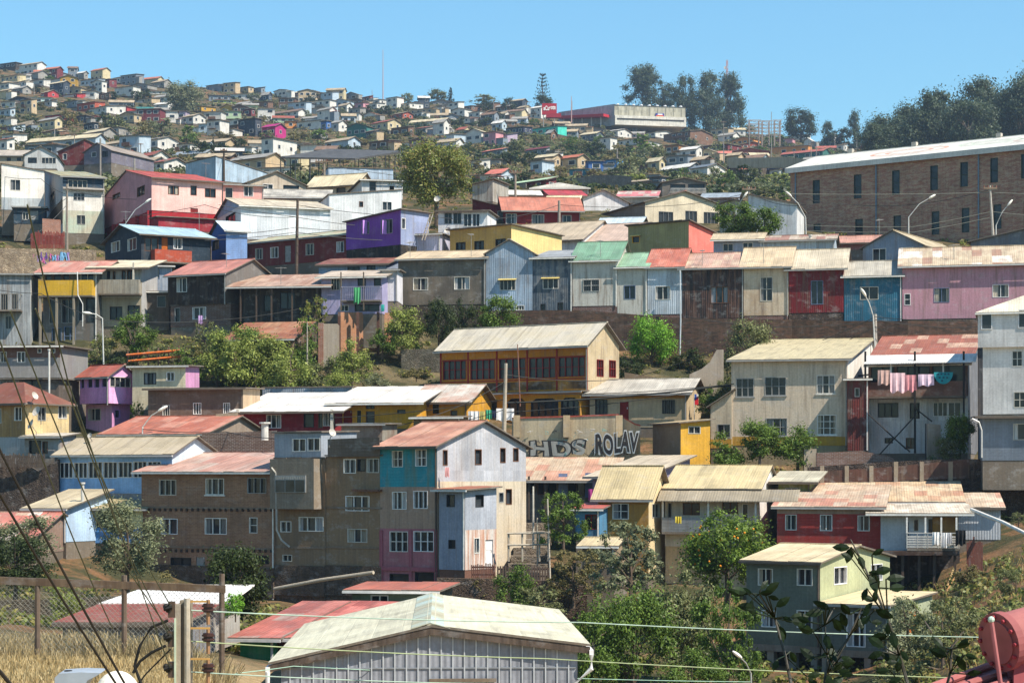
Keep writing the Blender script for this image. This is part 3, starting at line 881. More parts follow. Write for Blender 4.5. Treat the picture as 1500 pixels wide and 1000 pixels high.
yl = H('house', 'yellow house with three dark windows and black roof edge', 659, 749, 338, 372, 196, -36, 'plaster:a98f52:.35', kind='sf', rise=.02+.25, R=823, side='plaster:d6c084:.15', roof='roof:3c3632', fd=3,  # front coloured as shaded, right side as sunlit, of one yellow wall
      wf=[(668,355,682,372,'k21'),(695,353,709,371,'k21'),(726,350,741,368,'k21')])
H('house', 'olive-green house with salmon end wall', 920, 1009, 341, 372, 203, -36, 'board:959065:.35', kind='sf', rise=.9, R=1056, side='board:e0786c:.1', roof='roof:8a5a4a', fd=3, wf=[(926,346,937,356,'y11A')])
H('house', 'blue-grey attic house with two small windows and tan roof', 1045, 1116, 351, 374, 195, -12, 'siding:8b97a8', kind='gx', yr=343, R=None, d=5, roof='roof:b5a78c', fd=3, wf=[(1059,357,1074,368,'w21'),(1088,355,1103,366,'w21')])
H('house', 'long pale blue corrugated lean-to house left of the grey gable house', 1116, 1222, 352, 374, 194, -12, 'corr:a9b9c6', kind='gx', yr=346, d=5, roof='patch:b9b0a0,8e5a50,a99f8c', fd=3)
gg = H('house', 'blue-grey gabled house above the bright blue one', 1264, 1352, 361, 392, 196, -31, 'board:7d8da0:.5', kind='gy', yr=338, R=1420, roof='roof:b0a387', side='corr:a9b2ba', fd=3, wf=[(1278,364,1298,384,'w21'),(1320,362,1338,382,'w21')])
H('house', 'grey corrugated gable house at the right edge below the barracks', 1422, 1560, 352, 372, 198, -18, 'corr:6f737c', kind='gy', yr=335, rf=.6, roof='roof:8d8276', d=8, fd=3)
H('house', 'low house with rusty pink roof below the barracks', 1216, 1290, 356, 366, 206, -12, 'plaster:8e5d56', kind='gx', yr=347, d=6, roof='roof:b08474', fd=3)
# left part of the fourth row
db = H('house', 'dark navy house with pale blue roof and rust-red balcony', 207, 310, 346, 388, 203, 31, 'board:23323f:.15', kind='gx', yr=334, L=154, roof='roof:9cb8c6', side='board:22313f:.15', fd=0,
   wf=[(212,348,232,368,'b21'),(237,348,246,384,'o11D'),(254,349,267,365,'w21c')], wl=[(163,351,176,369,'w21c'),(187,349,200,367,'w21c')], oh=.45, ohs=.4)
db.balcony(221, 368, 275, 385, 1.1, 'board:a34a34')
H('house', 'grey-blue plank lower house under the navy house', 208, 252, 390, 432, 196, 10, 'board:8794a6,a7afb8:.4', kind='flat', roof='roof:8a8378', d=6, fd=3, wf=[(214,394,234,408,'u31c')])
bl = H('house', 'bright blue house end between navy and white houses', 331, 362, 338, 392, 209, 24, 'siding:7f9fd2:.15', kind='gx', yr=326, L=308, roof='roof:c3d3dc', side='siding:3d62a8:.15', fd=3, wl=[(311,352,321,366,'k21')])  # shaded blue on the left face, sunlit blue on the front
wh = H('house', 'long white corrugated house with pale blue gable', 353, 484, 304, 352, 216, 20, 'corr:d3dbe2:.1', kind='gx', yr=295, L=316, roof='roof:b8ae9a', side='siding:c9ced2:.1', fd=3, wl=[(331,314,345,330,'k21')])
x = MB(); 
x.poly([(-.03, 0, wh.h), (-.03, wh.d, wh.h), (-.03, wh.d/2, wh.h+wh.rise)][::-1]); x.build('gable_panel', 'board:7fa3c4', wh.root)
H('house', 'white corrugated house with two small windows below the big tree', 482, 588, 287, 345, 226, 14, 'corr:d8dde0:.12', kind='sr', rise=.8, roof='roof:8d8a84', d=8, fd=3, wf=[(526,295,532,303,'b11'),(560,295,574,308,'w21')], oh=.12)
mr = H('house', 'long maroon house with tan roof behind the leaning pole', 362, 512, 350, 386, 206, -36, 'plaster:6f302e:.25', kind='gx', yr=342.5, d=7, roof='roof:b3a58a,9aa790', fd=3,
   wf=[(374,364,385,380,'w21c'),(396,362,408,378,'w21c'),(417,360,426,384,'g11D'),(448,357,460,374,'w21c'),(493,354,504,370,'w21c')])
# stone wall with graffiti and red pickets at left
def wallslab(name, label, mt, pts, Y0, Y1, th=.35, cat='wall', cap=None, capm='plaster:b9b0a0'):
    """free-standing wall: pts = [(px, py_top, py_bottom)...] from depth Y0 to Y1"""
    n = len(pts)
    r = thing(name, label, cat, P(pts[0][0], pts[0][2], Y0))
    m = MB(); c = MB()
    pp = []
    for i, (px, pt, pb) in enumerate(pts):
        Y = Y0+(Y1-Y0)*i/(n-1)
        pp.append((Vector(loc(r, P(px, pt, Y))), Vector(loc(r, P(px, pb, Y)))))
    B = Vector((0, th, 0))
    for (a, b), (e, f_) in zip(pp[:-1], pp[1:]):
        m.poly([b, f_, e, a]); m.poly([f_+B, b+B, a+B, e+B]); m.poly([a, e, e+B, a+B]); 
        if cap: c.slab([tuple(a+Vector((0, -.06, .1))), tuple(e+Vector((0, -.06, .1))), tuple(e+B+Vector((0, .06, .1))), tuple(a+B+Vector((0, .06, .1)))], .098)
    m.poly([pp[0][1], pp[0][0], pp[0][0]+B, pp[0][1]+B]); m.poly([pp[-1][0], pp[-1][1], pp[-1][1]+B, pp[-1][0]+B])
    m.build('wall', mt, r)
    if cap: c.build('coping', capm, r)
    return r
gw = wallslab('stone_wall', 'pale stone retaining wall with purple graffiti at left', 'stone:b5a48c,8c7c68:.3', [(-40,362,404),(30,364,402),(80,365,400),(140,366,396)], 208, 212)
gp = MB()
rr = random.Random(5)
for k in range(26):
    cx_ = 28+k*2.9; col = rr.choice((0, 0, 0, 1, 1, 2, 3)) if k < 16 else rr.choice((3, 1, 2, 3))
    q_ = []
    for i in range(rr.randint(4, 7)):
        px, py = cx_+rr.uniform(-2.2, 2.2), 378+rr.uniform(-9, 9); Yw = 208+4*(px+40)/180
        q_.append(loc(gw, P(px, py, Yw-.05)))
    gp.tube(q_, rr.uniform(.05, .11), 4, mi=col)
gp.build('graffiti', ['flat:5a3f86', 'flat:8d7bb0', 'flat:c06a9a', 'flat:6f9fc4'], gw)
def picket(name, label, px0, px1, pyt, pyb, Y, mt, n, gap=.25, cat='fence', jit=.12, rail=True):
    r = thing(name, label, cat, P(px0, pyb, Y)); A = P(px0, pyb, Y); w = (px1-px0)/F*Y; h = (pyb-pyt)/F*Y
    for i in range(n):
        a_ = w*i/n
        hh = h*(1+rr.uniform(-jit, jit))
        MB().box(a_, -.02, 0, a_+w/n*(1-gap), .02, hh).build('picket', mt, r)
    if rail: 
        for z in (.25, .75): MB().box(0, .022, h*z, w, .07, h*z+.1).build('rail', mt, r)
    return r
picket('picket_fence', 'red-brown picket fence above the stone graffiti wall', 45, 95, 340, 364, 211, 'board:8c4038', 24)
wallslab('brick_wall', 'broken brick wall end beside the red pickets', 'brick:9a6248,8a5a46:.3', [(62,320,345),(88,322,345)], 216, 217)

# ------------------------------------------------------------------ third row: one facade after another, Y about 188..176
def Y3(x): return 188-(x-583)*.0125
T_RZ = {}
def T(name_label, x0, x1, ye, yb, wall, roof, yr, wf=(), kind='gx', d=9, **kw):
    kw.setdefault('rz', T_RZ.get(x0, -12))
    return H('house', name_label, x0, x1, ye, yb, Y3((x0+x1)/2), kw.pop('rz', -12), wall, kind=kind, yr=yr, d=d, roof=roof, wf=wf, **kw)
T('dark taupe rendered house with two curtained windows and tan roof', 583, 711, 379, 446, 'plaster:5f5a52,6e675c:.6', TAN, 369, [(605,407,627,425,'w21c'),(665,405,688,424,'w21c')], fmat='stone:57503f,3c3830', fd=4)
a = T('steel-blue corrugated house with white gable and awning window', 711.5, 780, 371, 455, 'corr:93a6ba:.5', 'roof:b9b6ae', 352, [(732,410,755,425,'w41A'),(756,447,768,459,'w31')], kind='gy', fmat='brick:6b4a3c', fd=4, oh=.2)
T('blue-black weathered corrugated house with yellow awning', 780.5, 838, 378, 456, 'corr:3c4855,66737e:.6', 'roof:8d9296', 368, [(795,408,818,423,'w31A'),(792,445,799,455,'k11'),(817,443,825,456,'k21')], kind='sb', fmat='brick:6b4a3c', fd=4)
T('pale weathered house with barred window below the green roof', 838.5, 904, 381, 448, 'plaster:c4c3bc,a8a7a0:.7', 'roof:6d927a', 356, [(854,409,878,427,'w22B'),(846,450,852,459,'k11'),(865,450,871,459,'k11'),(884,449,890,458,'k11')], fmat='brick:6b4034,5a3a30', fd=4, bands=[('brick:6b4034,5a3a30', 448.5, 452)])
T('grey-white stained house with one broken window', 904.5, 948, 391, 463, 'plaster:c2c1ba,a3a29a:.8', 'roof:84a68c', 372, [(914,418,931,438,'u21')], fmat='brick:6b4034,5a3a30', fd=5)
T('pale blue corrugated house with two-pane window', 948.5, 999, 391, 460, 'corr:b6c2ce:.4', 'patch:b06a58,b87a68,a05c4c', 366, [(960,419,982,439,'w21c')], fmat='brick:6b4034,5a3a30', fd=5)
T('black and rust corrugated house on a brick base', 999.5, 1089, 392, 466, 'corr:2f2a29,5c3c30:.6', 'patch:b39082,a8887a,bfae98', 372, [(1041,420,1067,444,'b31c'),(1052,464,1062,466,'k11')], fmat='brick:6f4436,5a3a30,4a3a32', fd=5, oh=.4)
T('cream stained house with tall red-curtained window', 1089.5, 1155, 390, 462, 'plaster:c8bba6,a3907a:.85', TAN, 364, [(1114,406,1132,441,'w22c')], fmat='brick:6f4436,5a3a30', fd=5, oh=.4)
T('dark red corrugated house with grey shuttered window', 1155.5, 1236, 393, 458, 'corr:701b20,561619:.45', 'roof:b8ae99', 367, [(1188,411,1206,446,'u21')], fmat='stone:5b4a40,3c342e', fd=5, oh=.4)
T('bright blue corrugated house with wide white window', 1236.5, 1321, 404, 497, 'corr:28627c:.45', 'roof:a9a598', 384, [(1260,420,1287,439,'w21')], fd=3, d=8, oh=.3)
T('long mauve rendered house with patched tan roof', 1322, 1560, 387, 466, 'plaster:bb8f9c,ad8290:.5', 'patch:b5a78c,b0a286,b9ac92,b8ad98,dadad6,b5a78c,8f5c48', 363, [(1325,430,1334,447,'w12'),(1368,422,1391,443,'u21c'),(1454,417,1478,436,'w21c')], fmat='stone:7d7160,4f463a', fd=6, oh=.4)
MB().tube([P(996,396,Y3(996)-1.0), P(997,470,Y3(996)-1.0), P(996,520,Y3(996)-1.)], .07, 6).build('drain_pipe', 'metal:b5bcc2', None)
tag(bpy.data.objects['drain_pipe'], 'tall pale drain pipe between pale blue and black facades', 'pipe')
wallslab('retaining_wall', 'dark brick and stone retaining wall under the terrace row', 'brick:6a4a3c,54402f,564c42,3a322b:.8', [(700,455,520),(850,454,515),(1000,466,545),(1160,468,545),(1240,470,520),(1330,470,510),(1560,466,505)], 186.5, 174.8, th=.5)
wallslab('retaining_wall', 'pale rubble stone terrace wall behind the mustard house', 'stone:8d8473,66604f:.3', [(588,512,548),(620,511,548),(648,512,546)], 177, 176, th=.5)
# left part of the third row
H('house', 'weathered white shack with laundry balcony at the left edge', -30, 45, 402, 510, 183, 6, 'board:9aa0a4,7c8084:.6', kind='flat', d=6, roof='roof:6f675c', R=56, side='board:b9bcbc', fd=3, wf=[(2,430,12,458,'k21'),(18,430,26,452,'k11'),(8,463,17,482,'g21')]).balcony(-30, 432, 33, 455, 1.2, 'flat:77736c', True)
qy = H('house', 'house with mustard-yellow balcony over glazed lower floor', 63, 142, 398, 508, 184, -6, 'plaster:6a6a66,545350:.6', kind='gx', yr=384, d=8, roof='patch:b5786a,c0897a,a8988a,b5786a', fd=3, oh=.7,
   wf=[(66,400,76,412,'b11'),(78,399,90,412,'b11'),(92,399,102,412,'b11'),(118,397,138,411,'w21'),(72,438,86,474,'g11'),(90,438,110,473,'g21'),(114,437,122,470,'g11'),(126,437,141,472,'k11'),(76,480,90,503,'u21'),(94,478,111,506,'u22')])
qy.balcony(62, 412, 140, 434, 1.1, 'plaster:c59d2c:.2'); qy.posts((64, 88, 113), 436, 506, 1.05, 'plaster:8d8576', .18)
MB().tube([qy.M.inverted() @ P(113, 398, 182.6), qy.M.inverted() @ P(114, 432, 182.4), qy.M.inverted() @ P(121, 445, 182.4), qy.M.inverted() @ P(121, 478, 182.4)], .045, 6).build('downpipe', 'metal:c9c9c6', qy.root)
qw = H('house', 'white balcony house with weathered wooden railing', 143, 207, 392, 478, 185, -4, 'plaster:a9abac:.4', kind='sb', yr=383, d=6, R=None, roof='roof:c6bda2', fd=3, oh=.9,
   wf=[(155,396,162,413,'w11'),(165,397,169,413,'b11'),(178,396,184,412,'b11'),(186,395,195,412,'b21'),(161,449,179,469,'k21'),(187,447,205,467,'k21')], bands=[('plaster:9d937f', 436, 478)])
qw.balcony(145, 411, 208, 431, 1.1, 'board:8a8478,a09a8c'); qw.posts((199,), 386, 430, 1.0, 'flat:b5b0a4', .14)
H('house', 'unfinished grey block house with empty window opening', 208, 248, 428, 478, 187, 2, 'plaster:5f5a54,4c463f', kind='flat', d=5, roof='roof:6f675c', fd=3, wf=[(230,433,243,450,'g11')])
qb = H('house', 'black timber house with grey shingled gable and salmon roof', 246, 331, 402, 446, 184, -24, 'board:2a2422,3a302b:.4', kind='gx', yr=383, R=406, side='plaster:6c6a68,5e5c5a:.3', roof='roof:b0766a', fd=0, wf=[(259,407,274,428,'w21c')], oh=.4, ohs=.25)
H('house', 'brick ground floor under the black timber house', 250, 338, 447, 478, 184, -22, 'brick:6b4838,5c3e32', kind='flat', d=6, roof='plaster:4b4038', fd=3, wf=[(256,451,264,472,'g11'),(282,450,302,468,'w21c')], nogut=True, oh=.02)
qd = H('house', 'low dark house with open porch under a rust-tan roof', 355, 470, 418, 472, 182, -8, 'plaster:39342f,2d2926', kind='sb', yr=404, d=6, roof='patch:a98c7c,b39c8a,8e6a58', fd=3, oh=1.2, wf=[(386,432,398,456,'k11'),(410,428,432,452,'k21')])
qd.posts((357, 380, 402, 432, 468), 422, 472, 1.1, 'flat:4b4038', .12)
ql = H('house', 'lilac house with grey railing and green cloth', 471, 560, 406, 460, 181, -8, 'plaster:9a97bc:.3', kind='sb', yr=398, d=6, roof='roof:b5a898', R=None, fd=3, oh=.5, wf=[(485,408,501,425,'w41'),(524,405,536,422,'k11'),(548,404,558,420,'k11'),(498,447,511,456,'w21'),(520,446,556,456,'k11')])
ql.balcony(503, 421, 560, 441, 1., 'flat:8f8fa2', True); ql.posts((503, 536), 400, 456, .98, 'flat:5d5348', .1)
H('house', 'white panelled house end beside the taupe house', 559, 582, 396, 441, 183, -4, 'plaster:c9cad2:.2', kind='flat', d=4, roof='roof:b0a898', fd=3)
H('house', 'low house with rusty roof under the purple house', 467, 566, 388, 404, 190, -8, 'siding:8f9fb8', kind='sb', yr=380, d=6, roof='patch:7d4a40,8e6a58,6f4238', fd=3, wf=[(509,391,527,398,'k21'),(537,388,550,396,'k21')])
H('shed', 'low shed with rusted corrugated roof among the vines', 330, 428, 497, 512, 173, -14, 'board:5c4638', kind='sb', yr=474, d=5, roof='patch:8e5a44,7d4a38,9c6c52,a88468', cat='shed', fd=2)
bw = wallslab('brick_wall', 'tall orange brick wall with dark piers above the gardens', 'brick:b27a56,a86e4c,9a8a74:.2', [(497,457,520),(575,458,512)], 180, 182, th=.3)
for px in (497, 524, 554):
    q = P(px, 520, 179.8); MB().box(*loc(bw, q+Vector((-.12, -.1, 0))), *loc(bw, q+Vector((.12, .12, 63/F*180)))).build('pier', 'plaster:5a3f34', bw)
bw2 = wallslab('brick_wall', 'short brick wall end with grey render face', 'plaster:8d8579,7b7468', [(474,474,538),(494,474,536)], 176, 176.4, th=2.2)
MB().box(*loc(bw2, P(466,538,175.8)), *loc(bw2, P(474,473,176)+Vector((0, 1.5, 0)))).build('pier', 'brick:96624a,8a5a44', bw2)
# ------------------------------------------------------------------ second row
H('house', 'grey pebble-dashed house with thin white roof at left', -40, 88, 508, 553, 160, -6, 'plaster:8b8a88,78777a:.3', kind='flat', d=7, roof='roof:d0cdc6', fd=3, oh=.4,
  wf=[(0,515,10,531,'w21c'),(25,515,37,531,'w21'),(55,510,61,517,'w11'),(75,510,81,517,'w11')], bands=[('board:6d4f44', 508, 524)])
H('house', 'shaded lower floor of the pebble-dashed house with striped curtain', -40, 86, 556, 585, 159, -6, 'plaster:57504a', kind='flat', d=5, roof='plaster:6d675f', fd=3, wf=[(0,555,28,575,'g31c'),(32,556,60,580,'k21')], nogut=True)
hb = H('house', 'beige house with rusty hipped roof and satellite dishes', -60, 37, 588, 640, 149, -30, 'board:a8895a,97794e:.4', kind='hip', yr=562, R=101, side='plaster:c6b184:.35', roof='roof:7d4a3a,6f4a3a', fd=5, fmat='plaster:aab0b4,8d8f90',
  wf=[(-2,598,2,620,'w11'),(21,596,32,616,'w21')], wr=[(55,596,67,616,'g21'),(85,594,98,613,'w21c')], oh=.45)
H('shed', 'cluttered white lean-to with tin roof below the beige house', 36, 88, 640, 668, 146, -10, 'plaster:a9a8a6,7d6a5c', kind='sb', yr=636, d=3, roof='roof:bdb7aa', cat='shed', fd=3, wf=[(43,645,60,664,'k11'),(62,646,70,664,'b11')])
mg = H('house', 'magenta house with bay windows and salmon roof', 117, 159, 551, 591, 161, -34, 'plaster:c08cbc:.25', kind='gx', yr=536, R=199, side='plaster:d8a6d4:.25', roof='roof:9c5648', fd=0, oh=.3,
  wf=[(117.5,553,124,569,'l11'),(128,552,136,568,'l11'),(138,551,146,568,'l11'),(149,550,157,567,'l11')], wr=[(161,549,192,567,'w41')])
H('house', 'pink ground floor overgrown with creeper under the magenta bays', 126, 164, 592, 642, 162, -34, 'plaster:c49cbe:.4', kind='flat', R=214, side='plaster:c78fc0:.3', roof='plaster:8d5a86', fd=3, nogut=True, oh=.02,
  wf=[(129,598,148,616,'w21c')], wr=[(168,600,176,612,'l11')])
H('house', 'cream house with flat dark roof right of the magenta house', 194, 272, 537, 600, 160, -10, 'plaster:cdc2a6:.4', kind='flat', R=292, side='plaster:c58fb8', d=6, roof='roof:6a5a50', fd=2, wf=[(211,546,229,563,'k31c'),(244,545,256,558,'w21c')], oh=.35)
H('house', 'long taupe house with small white-framed windows', 217, 356, 570, 614, 156, -10, 'plaster:6b5a4e:.3', kind='flat', R=381, side='plaster:b09c82', d=5, roof='roof:4d4039', fd=3, wf=[(238,593,249,609,'w31'),(283,590,295,607,'w31'),(327,590,337,606,'w31')], oh=.35)
H('house', 'low house with wide rust-red corrugated roof', 150, 300, 636, 652, 146, -16, 'plaster:8a7d70', kind='gx', yr=611, d=12, roof='patch:a4604c,b06c56,9a5844,a86650,b88a78', fd=3)
wallslab('concrete_wall', 'pale concrete panel wall left of the red house', 'plaster:b3a890,9d927c:.4', [(276,611,640),(316,609,640),(316,606,640),(348,604,640)], 152, 150.5, th=.2)
rd = H('house', 'dark red bungalow with white corrugated roof', 357, 491, 602, 634, 154, -10, 'plaster:7b1f27:.15', kind='sb', yr=577, d=9, roof='roof:d2d0cb:.2', fd=2, oh=.9, wf=[(390,607,412,627,'w31c'),(445,606,460,626,'k11'),(466,604,473,627,'b11'),(473,604,488,624,'w21c')])
rd.posts((353, 490), 600, 632, .85, 'plaster:c9c4b8', .2)
H('house', 'low blue-grey clad storey behind the white roof', 384, 516, 568, 590, 164, -10, 'corr:8b97a3', kind='flat', d=6, R=532, side='plaster:d9d6cd', roof='roof:9aa4ad', fd=4, oh=.08)
yw = H('house', 'mustard-yellow bungalow with white corrugated roof', 492, 610, 590, 628, 155, -10, 'plaster:c08c22:.3', kind='sb', yr=568, d=9, roof='roof:d4d1ca:.2', fd=2, oh=.7, wf=[(503,601,516,622,'r11D'),(522,600,530,620,'y11'),(536,592,549,599,'b21'),(536,602,549,620,'b11'),(582,600,594,606,'k11')])
H('house', 'yellow side block with grey-white gabled tin roof', 610, 684, 588, 632, 158, -14, 'plaster:bd8c28:.25', kind='gx', yr=565, d=8, roof='roof:c9c5bc,a58a7c', fd=2, oh=.5, wf=[(616,590,628,596,'k11'),(634,590,643,606,'k11'),(660,601,670,609,'b11')])
# the mustard lodge
ms = H('lodge', 'big mustard house with a red-framed window band and pale roof', 646, 861, 506, 574, 165, -31, 'plaster:b07a1e:.45', kind='gx', yr=479, R=907, side='plaster:bfae8e,9d8f74:.6', roof='roof:c3bdae,b0a894:.35', cat='house', fd=0, oh=.6, ohs=.35,
  wf=[(649,527,683,556,'r42'),(689,526,725,556,'r42'),(731,525,770,555,'r42'),(775,524,814,554,'r42'),(818,523,857,552,'r42')],
  wr=[(874,527,884,552,'r32'),(892,528,902,553,'r32')], bands=[('plaster:4a3c2c,8d6a2c:.6', 560, 572)])
for px in (646, 686, 728, 772.5, 816, 860):
    ms.fb('frame_post', 'flat:7d2420', px-1, 510, px+1, 574, -.06, -.004)
ms.fb('frame_rail', 'flat:7d2420', 648, 524.5, 859, 526, -.05, -.004); ms.fb('frame_rail', 'flat:7d2420', 648, 556.5, 859, 558, -.05, -.004)
mb = H('lodge', 'mustard ground floor with dark pointed arches under the lodge', 640, 850, 577, 620, 164, -31, 'plaster:b8841f:.3', kind='flat', d=6, roof='roof:8a8078', cat='house', fd=2, oh=.3,
  wf=[(692,586,728,610,'k31'),(744,584,770,610,'k21'),(778,584,818,610,'k41'),(822,583,848,610,'k31')])
for (a_, b_) in ((690, 730), (742, 772), (776, 820), (820, 850)):
    m = MB()
    for k, (f0, f1) in enumerate(((0, .28), (1, .72))):
        xa, xb = mb.fu(a_), mb.fu(b_); zt, zb_ = mb.fz(a_, 583), mb.fz(a_, 591)
        x0_, x1_ = xa+(xb-xa)*f0, xa+(xb-xa)*f1
        m.poly([(x0_, -.03, zt), (x0_, -.03, zb_), (x1_, -.03, zt)] if k == 0 else [(x0_, -.03, zb_), (x0_, -.03, zt), (x1_, -.03, zt)])
    m.build('arch_haunch', 'plaster:b8841f:.3', mb.root)
H('house', 'beige annexe with grey tin roof and barred white window', 864, 1006, 576, 626, 160, -14, 'plaster:b3a284:.3', kind='gx', yr=557, d=8, roof='roof:b0aca2', fd=2, oh=.5, wf=[(872,585,890,612,'k31'),(908,588,921,616,'r11D'),(970,586,989,606,'k41B')], bands=[('plaster:b0832c', 577, 584)])
gfw = wallslab('graffiti_wall', 'cream boundary wall with red coping and big painted letters', 'plaster:bdb095,aa9c80:.5', [(750,613,672),(828,611,673),(906,608,674),(930,622,675),(938,624,676)], 152, 149, cap=True, capm='plaster:a0483c')
for px in (757, 830, 907):
    Y = 152-3*(px-750)/188
    q = P(px, 640, Y-.12); MB().box(*loc(gfw, q+Vector((-.25, 0, 0))), *loc(gfw, P(px, 608, Y)+Vector((.25, .42, 0)))).build('pier', 'plaster:a8977a', gfw)
def lettering(txt, px, py, Y, hpx, mts, parent, wpx=None, spacing=.95, out=True, slope=0., tilt=0.):
    """letters as thin raised shapes; an outline letter sits just behind each fill"""
    res = []
    for k, (off, mt, dy) in enumerate(((.0, mts[0], -.02), (.05, mts[1], 0.))):
        if k == 1 and not out: break
        cu = bpy.data.curves.new('lettering', 'FONT'); cu.body = txt; cu.size = 1.; cu.extrude = .002; cu.space_character = spacing
        cu.offset = .035 + off*1.2
        o = bpy.data.objects.new('lettering', cu); COL.objects.link(o)
        dg = bpy.context.evaluated_depsgraph_get()
        me = bpy.data.meshes.new_from_object(o.evaluated_get(dg)); bpy.data.objects.remove(o)
        o = bpy.data.objects.new('lettering' if k == 0 else 'letter_outline', me); COL.objects.link(o)
        me.materials.clear(); me.materials.append(mat(mt))
        xs = [v_.co.x for v_ in me.vertices]; ys = [v_.co.y for v_ in me.vertices]
        if k == 0: x00, x11, y00, y11 = min(xs), max(xs), min(ys), max(ys)
        me.transform(Matrix.Translation((-x00, -y00, 0)))
        for v_ in me.vertices:
            x_, y_ = v_.co.x, v_.co.y
            v_.co.y = y_+.07*math.sin(x_*3.1+1)*.5+.02*math.sin(x_*9); v_.co.x = x_+.035*math.sin(y_*4+x_*1.7)
        s_ = hpx/F*Y/(y11-y00); sx_ = wpx/F*Y/(x11-x00)/math.cos(tilt)
        q = P(px, py, Y)
        w0 = Matrix.Translation(q+Vector((0, dy*.4-.035, 0))) @ Matrix.Rotation(tilt, 4, 'Z') @ Matrix.Rotation(R_(90), 4, 'X') @ Matrix(((sx_, 0, 0, 0), (s_*slope, s_, 0, 0), (0, 0, 1, 0), (0, 0, 0, 1)))
        o.parent = parent
        me.transform(Matrix.Translation(-parent.location) @ w0 if parent.rotation_euler.z == 0 else parent.matrix_world.inverted() @ w0)
        res.append(o)
    return res
gs_ = MB(); gr_ = random.Random(3)
for k in range(46):
    px = gr_.uniform(770, 935); py = gr_.uniform(640, 668) if k < 34 else gr_.uniform(628, 640)
    Yw = 152-3*(px-750)/188-.03; q_ = []
    for i in range(gr_.randint(3, 6)):
        q_.append(loc(gfw, P(px+gr_.uniform(-5, 5), py+gr_.uniform(-3.5, 3.5), Yw)))
    gs_.tube(q_, gr_.uniform(.012, .03), 4, mi=gr_.choice([0, 0, 1, 2]))
gs_.build('spray_lines', ['plaster:3a3836:.2', 'plaster:c4c4c0:.2', 'plaster:6fa09c:.2'], gfw)
tl = math.atan2(-3, 188/F*150)
lettering('HDS', 777, 669, 151.55, 22, ('plaster:a9a79f:.5', 'plaster:3a3836:.3'), gfw, wpx=80, spacing=1.08, slope=.05, tilt=tl)
lettering('ROLAV', 872, 666, 149.9, 29, ('plaster:2e2e30:.3', 'flat:bfc1c0'), gfw, wpx=62, spacing=1.08, slope=.04, tilt=tl)
H('house', 'small yellow house with taupe shed wall beside the letters wall', 997, 1040, 620, 692, 148, 22, 'plaster:c99b34:.15', kind='sr', rise=.25, L=956, lside='plaster:7a6c5a:.3', roof='roof:b3a07c', fd=2, wf=[(1008,624,1026,635,'w21'),(1004,690,1010,691,'k11')], oh=.3)
cr = H('house', 'big cream rendered house with yellow base and six windows', 1071, 1241, 527, 652, 151, -14, 'plaster:cabdaa,b8aa96:.45', kind='gx', yr=498, R=1303, side='plaster:d9d7d2:.1', roof='roof:bfb491,aea484:.4', cat='house', fd=3, fmat='plaster:8f8468:.4', oh=.35,
  wf=[(1078,554,1104,581,'g32S'),(1120,552,1151,579,'g32S'),(1196,549,1223,576,'w32cS'),(1122,612,1153,638,'g32cS'),(1197,607,1225,636,'w33cS')], bands=[('plaster:b08a30:.2', 639, 654)])
H('house', 'low cream side wing of the big cream house', 1041, 1072, 594, 656, 152, -14, 'plaster:b5a994:.3', kind='sr', rise=1.0, d=6, roof='roof:8d6a4a', fd=2, wf=[(1051,621,1070,641,'g21')], bands=[('plaster:b08a30:.2', 643, 658)])
H('house', 'narrow rust-red corrugated tower beside the cream house', 1241, 1272, 556, 660, 149, -10, 'corr:6c2f2a,54302a:.5', kind='flat', d=5, roof='roof:b3a590', fd=2, wf=[(1252,568,1259,581,'w11'),(1246,590,1248,606,'w11')])
la = H('house', 'grey corrugated house with a laundry-hung upper balcony', 1272, 1418, 534, 664, 150, -17, 'corr:c6cace,d0d2d2:.5', kind='gx', yr=493, R=1449, side='corr:70747c:.4', roof='patch:8e4d3a,8a4a38,92543f,c2ab94,8c4c3a', d=10, fd=2, oh=.3,  # right side's dark grey has shade worked into the colour
  wf=[(1276,536,1310,562,'k21'),(1314,535,1362,562,'k31'),(1366,534,1414,560,'k21'),(1286,590,1316,611,'k31'),(1333,590,1347,613,'k11'),(1367,589,1388,610,'w31'),(1389,589,1408,610,'w21'),(1296,641,1308,649,'k21'),(1327,641,1341,657,'b21')], bands=[('plaster:7d6258,6a4a40:.5', 528, 581)])
la.balcony(1274, 560, 1416, 581, 1.3, 'plaster:75564c,86685c:.5'); la.posts((1271, 1343, 1414), 516, 664, 1.35, 'flat:2c2a2a', .14)
la.posts((1308, 1384), 528, 562, 1.25, 'flat:d9d9d6', .1)
la.canopy('balcony_roof', 'roof:d8d8d4:.1', 1270, 519, 1432, 531, 1.7)
for pts in (((1272,604),(1330,658)), ((1343,610),(1282,676)), ((1345,600),(1368,618)), ((1310,640),(1336,662))):
    m = MB(); m.tube([Vector((la.fu(x), -1.3, la.fz(x, y))) for x, y in pts], .05, 5); m.build('brace', 'flat:2c2a2a', la.root)
wr = H('house', 'white clapboard three-storey house at the right edge', 1440, 1600, 455, 606, 139, -14, 'siding:d6d6d6:.2', kind='hip', rise=1.6, d=9, roof='roof:cfc9b4', cat='house', fd=3, oh=.5,
  wf=[(1447,457,1455,483,'w21c'),(1490,455,1506,481,'w22'),(1483,514,1498,537,'w22'),(1485,574,1503,597,'w22')])
wr.fb('upper_storey', 'siding:dadada:.2', 1433, 456, 1600, 508, -.35, -.01)
for x0_, y0_, x1_, y1_ in ((1438,457,1454,483), (1492,454,1508,481)):
    w_ = wr.fb('window', 'flat:d9dadb', x0_, y0_, x1_, y1_, -.42, -.36); wr.fb('pane', 'glass', x0_+1.4, y0_+1.4, x1_-1.4, y1_-1.4, -.43, -.421, w_)
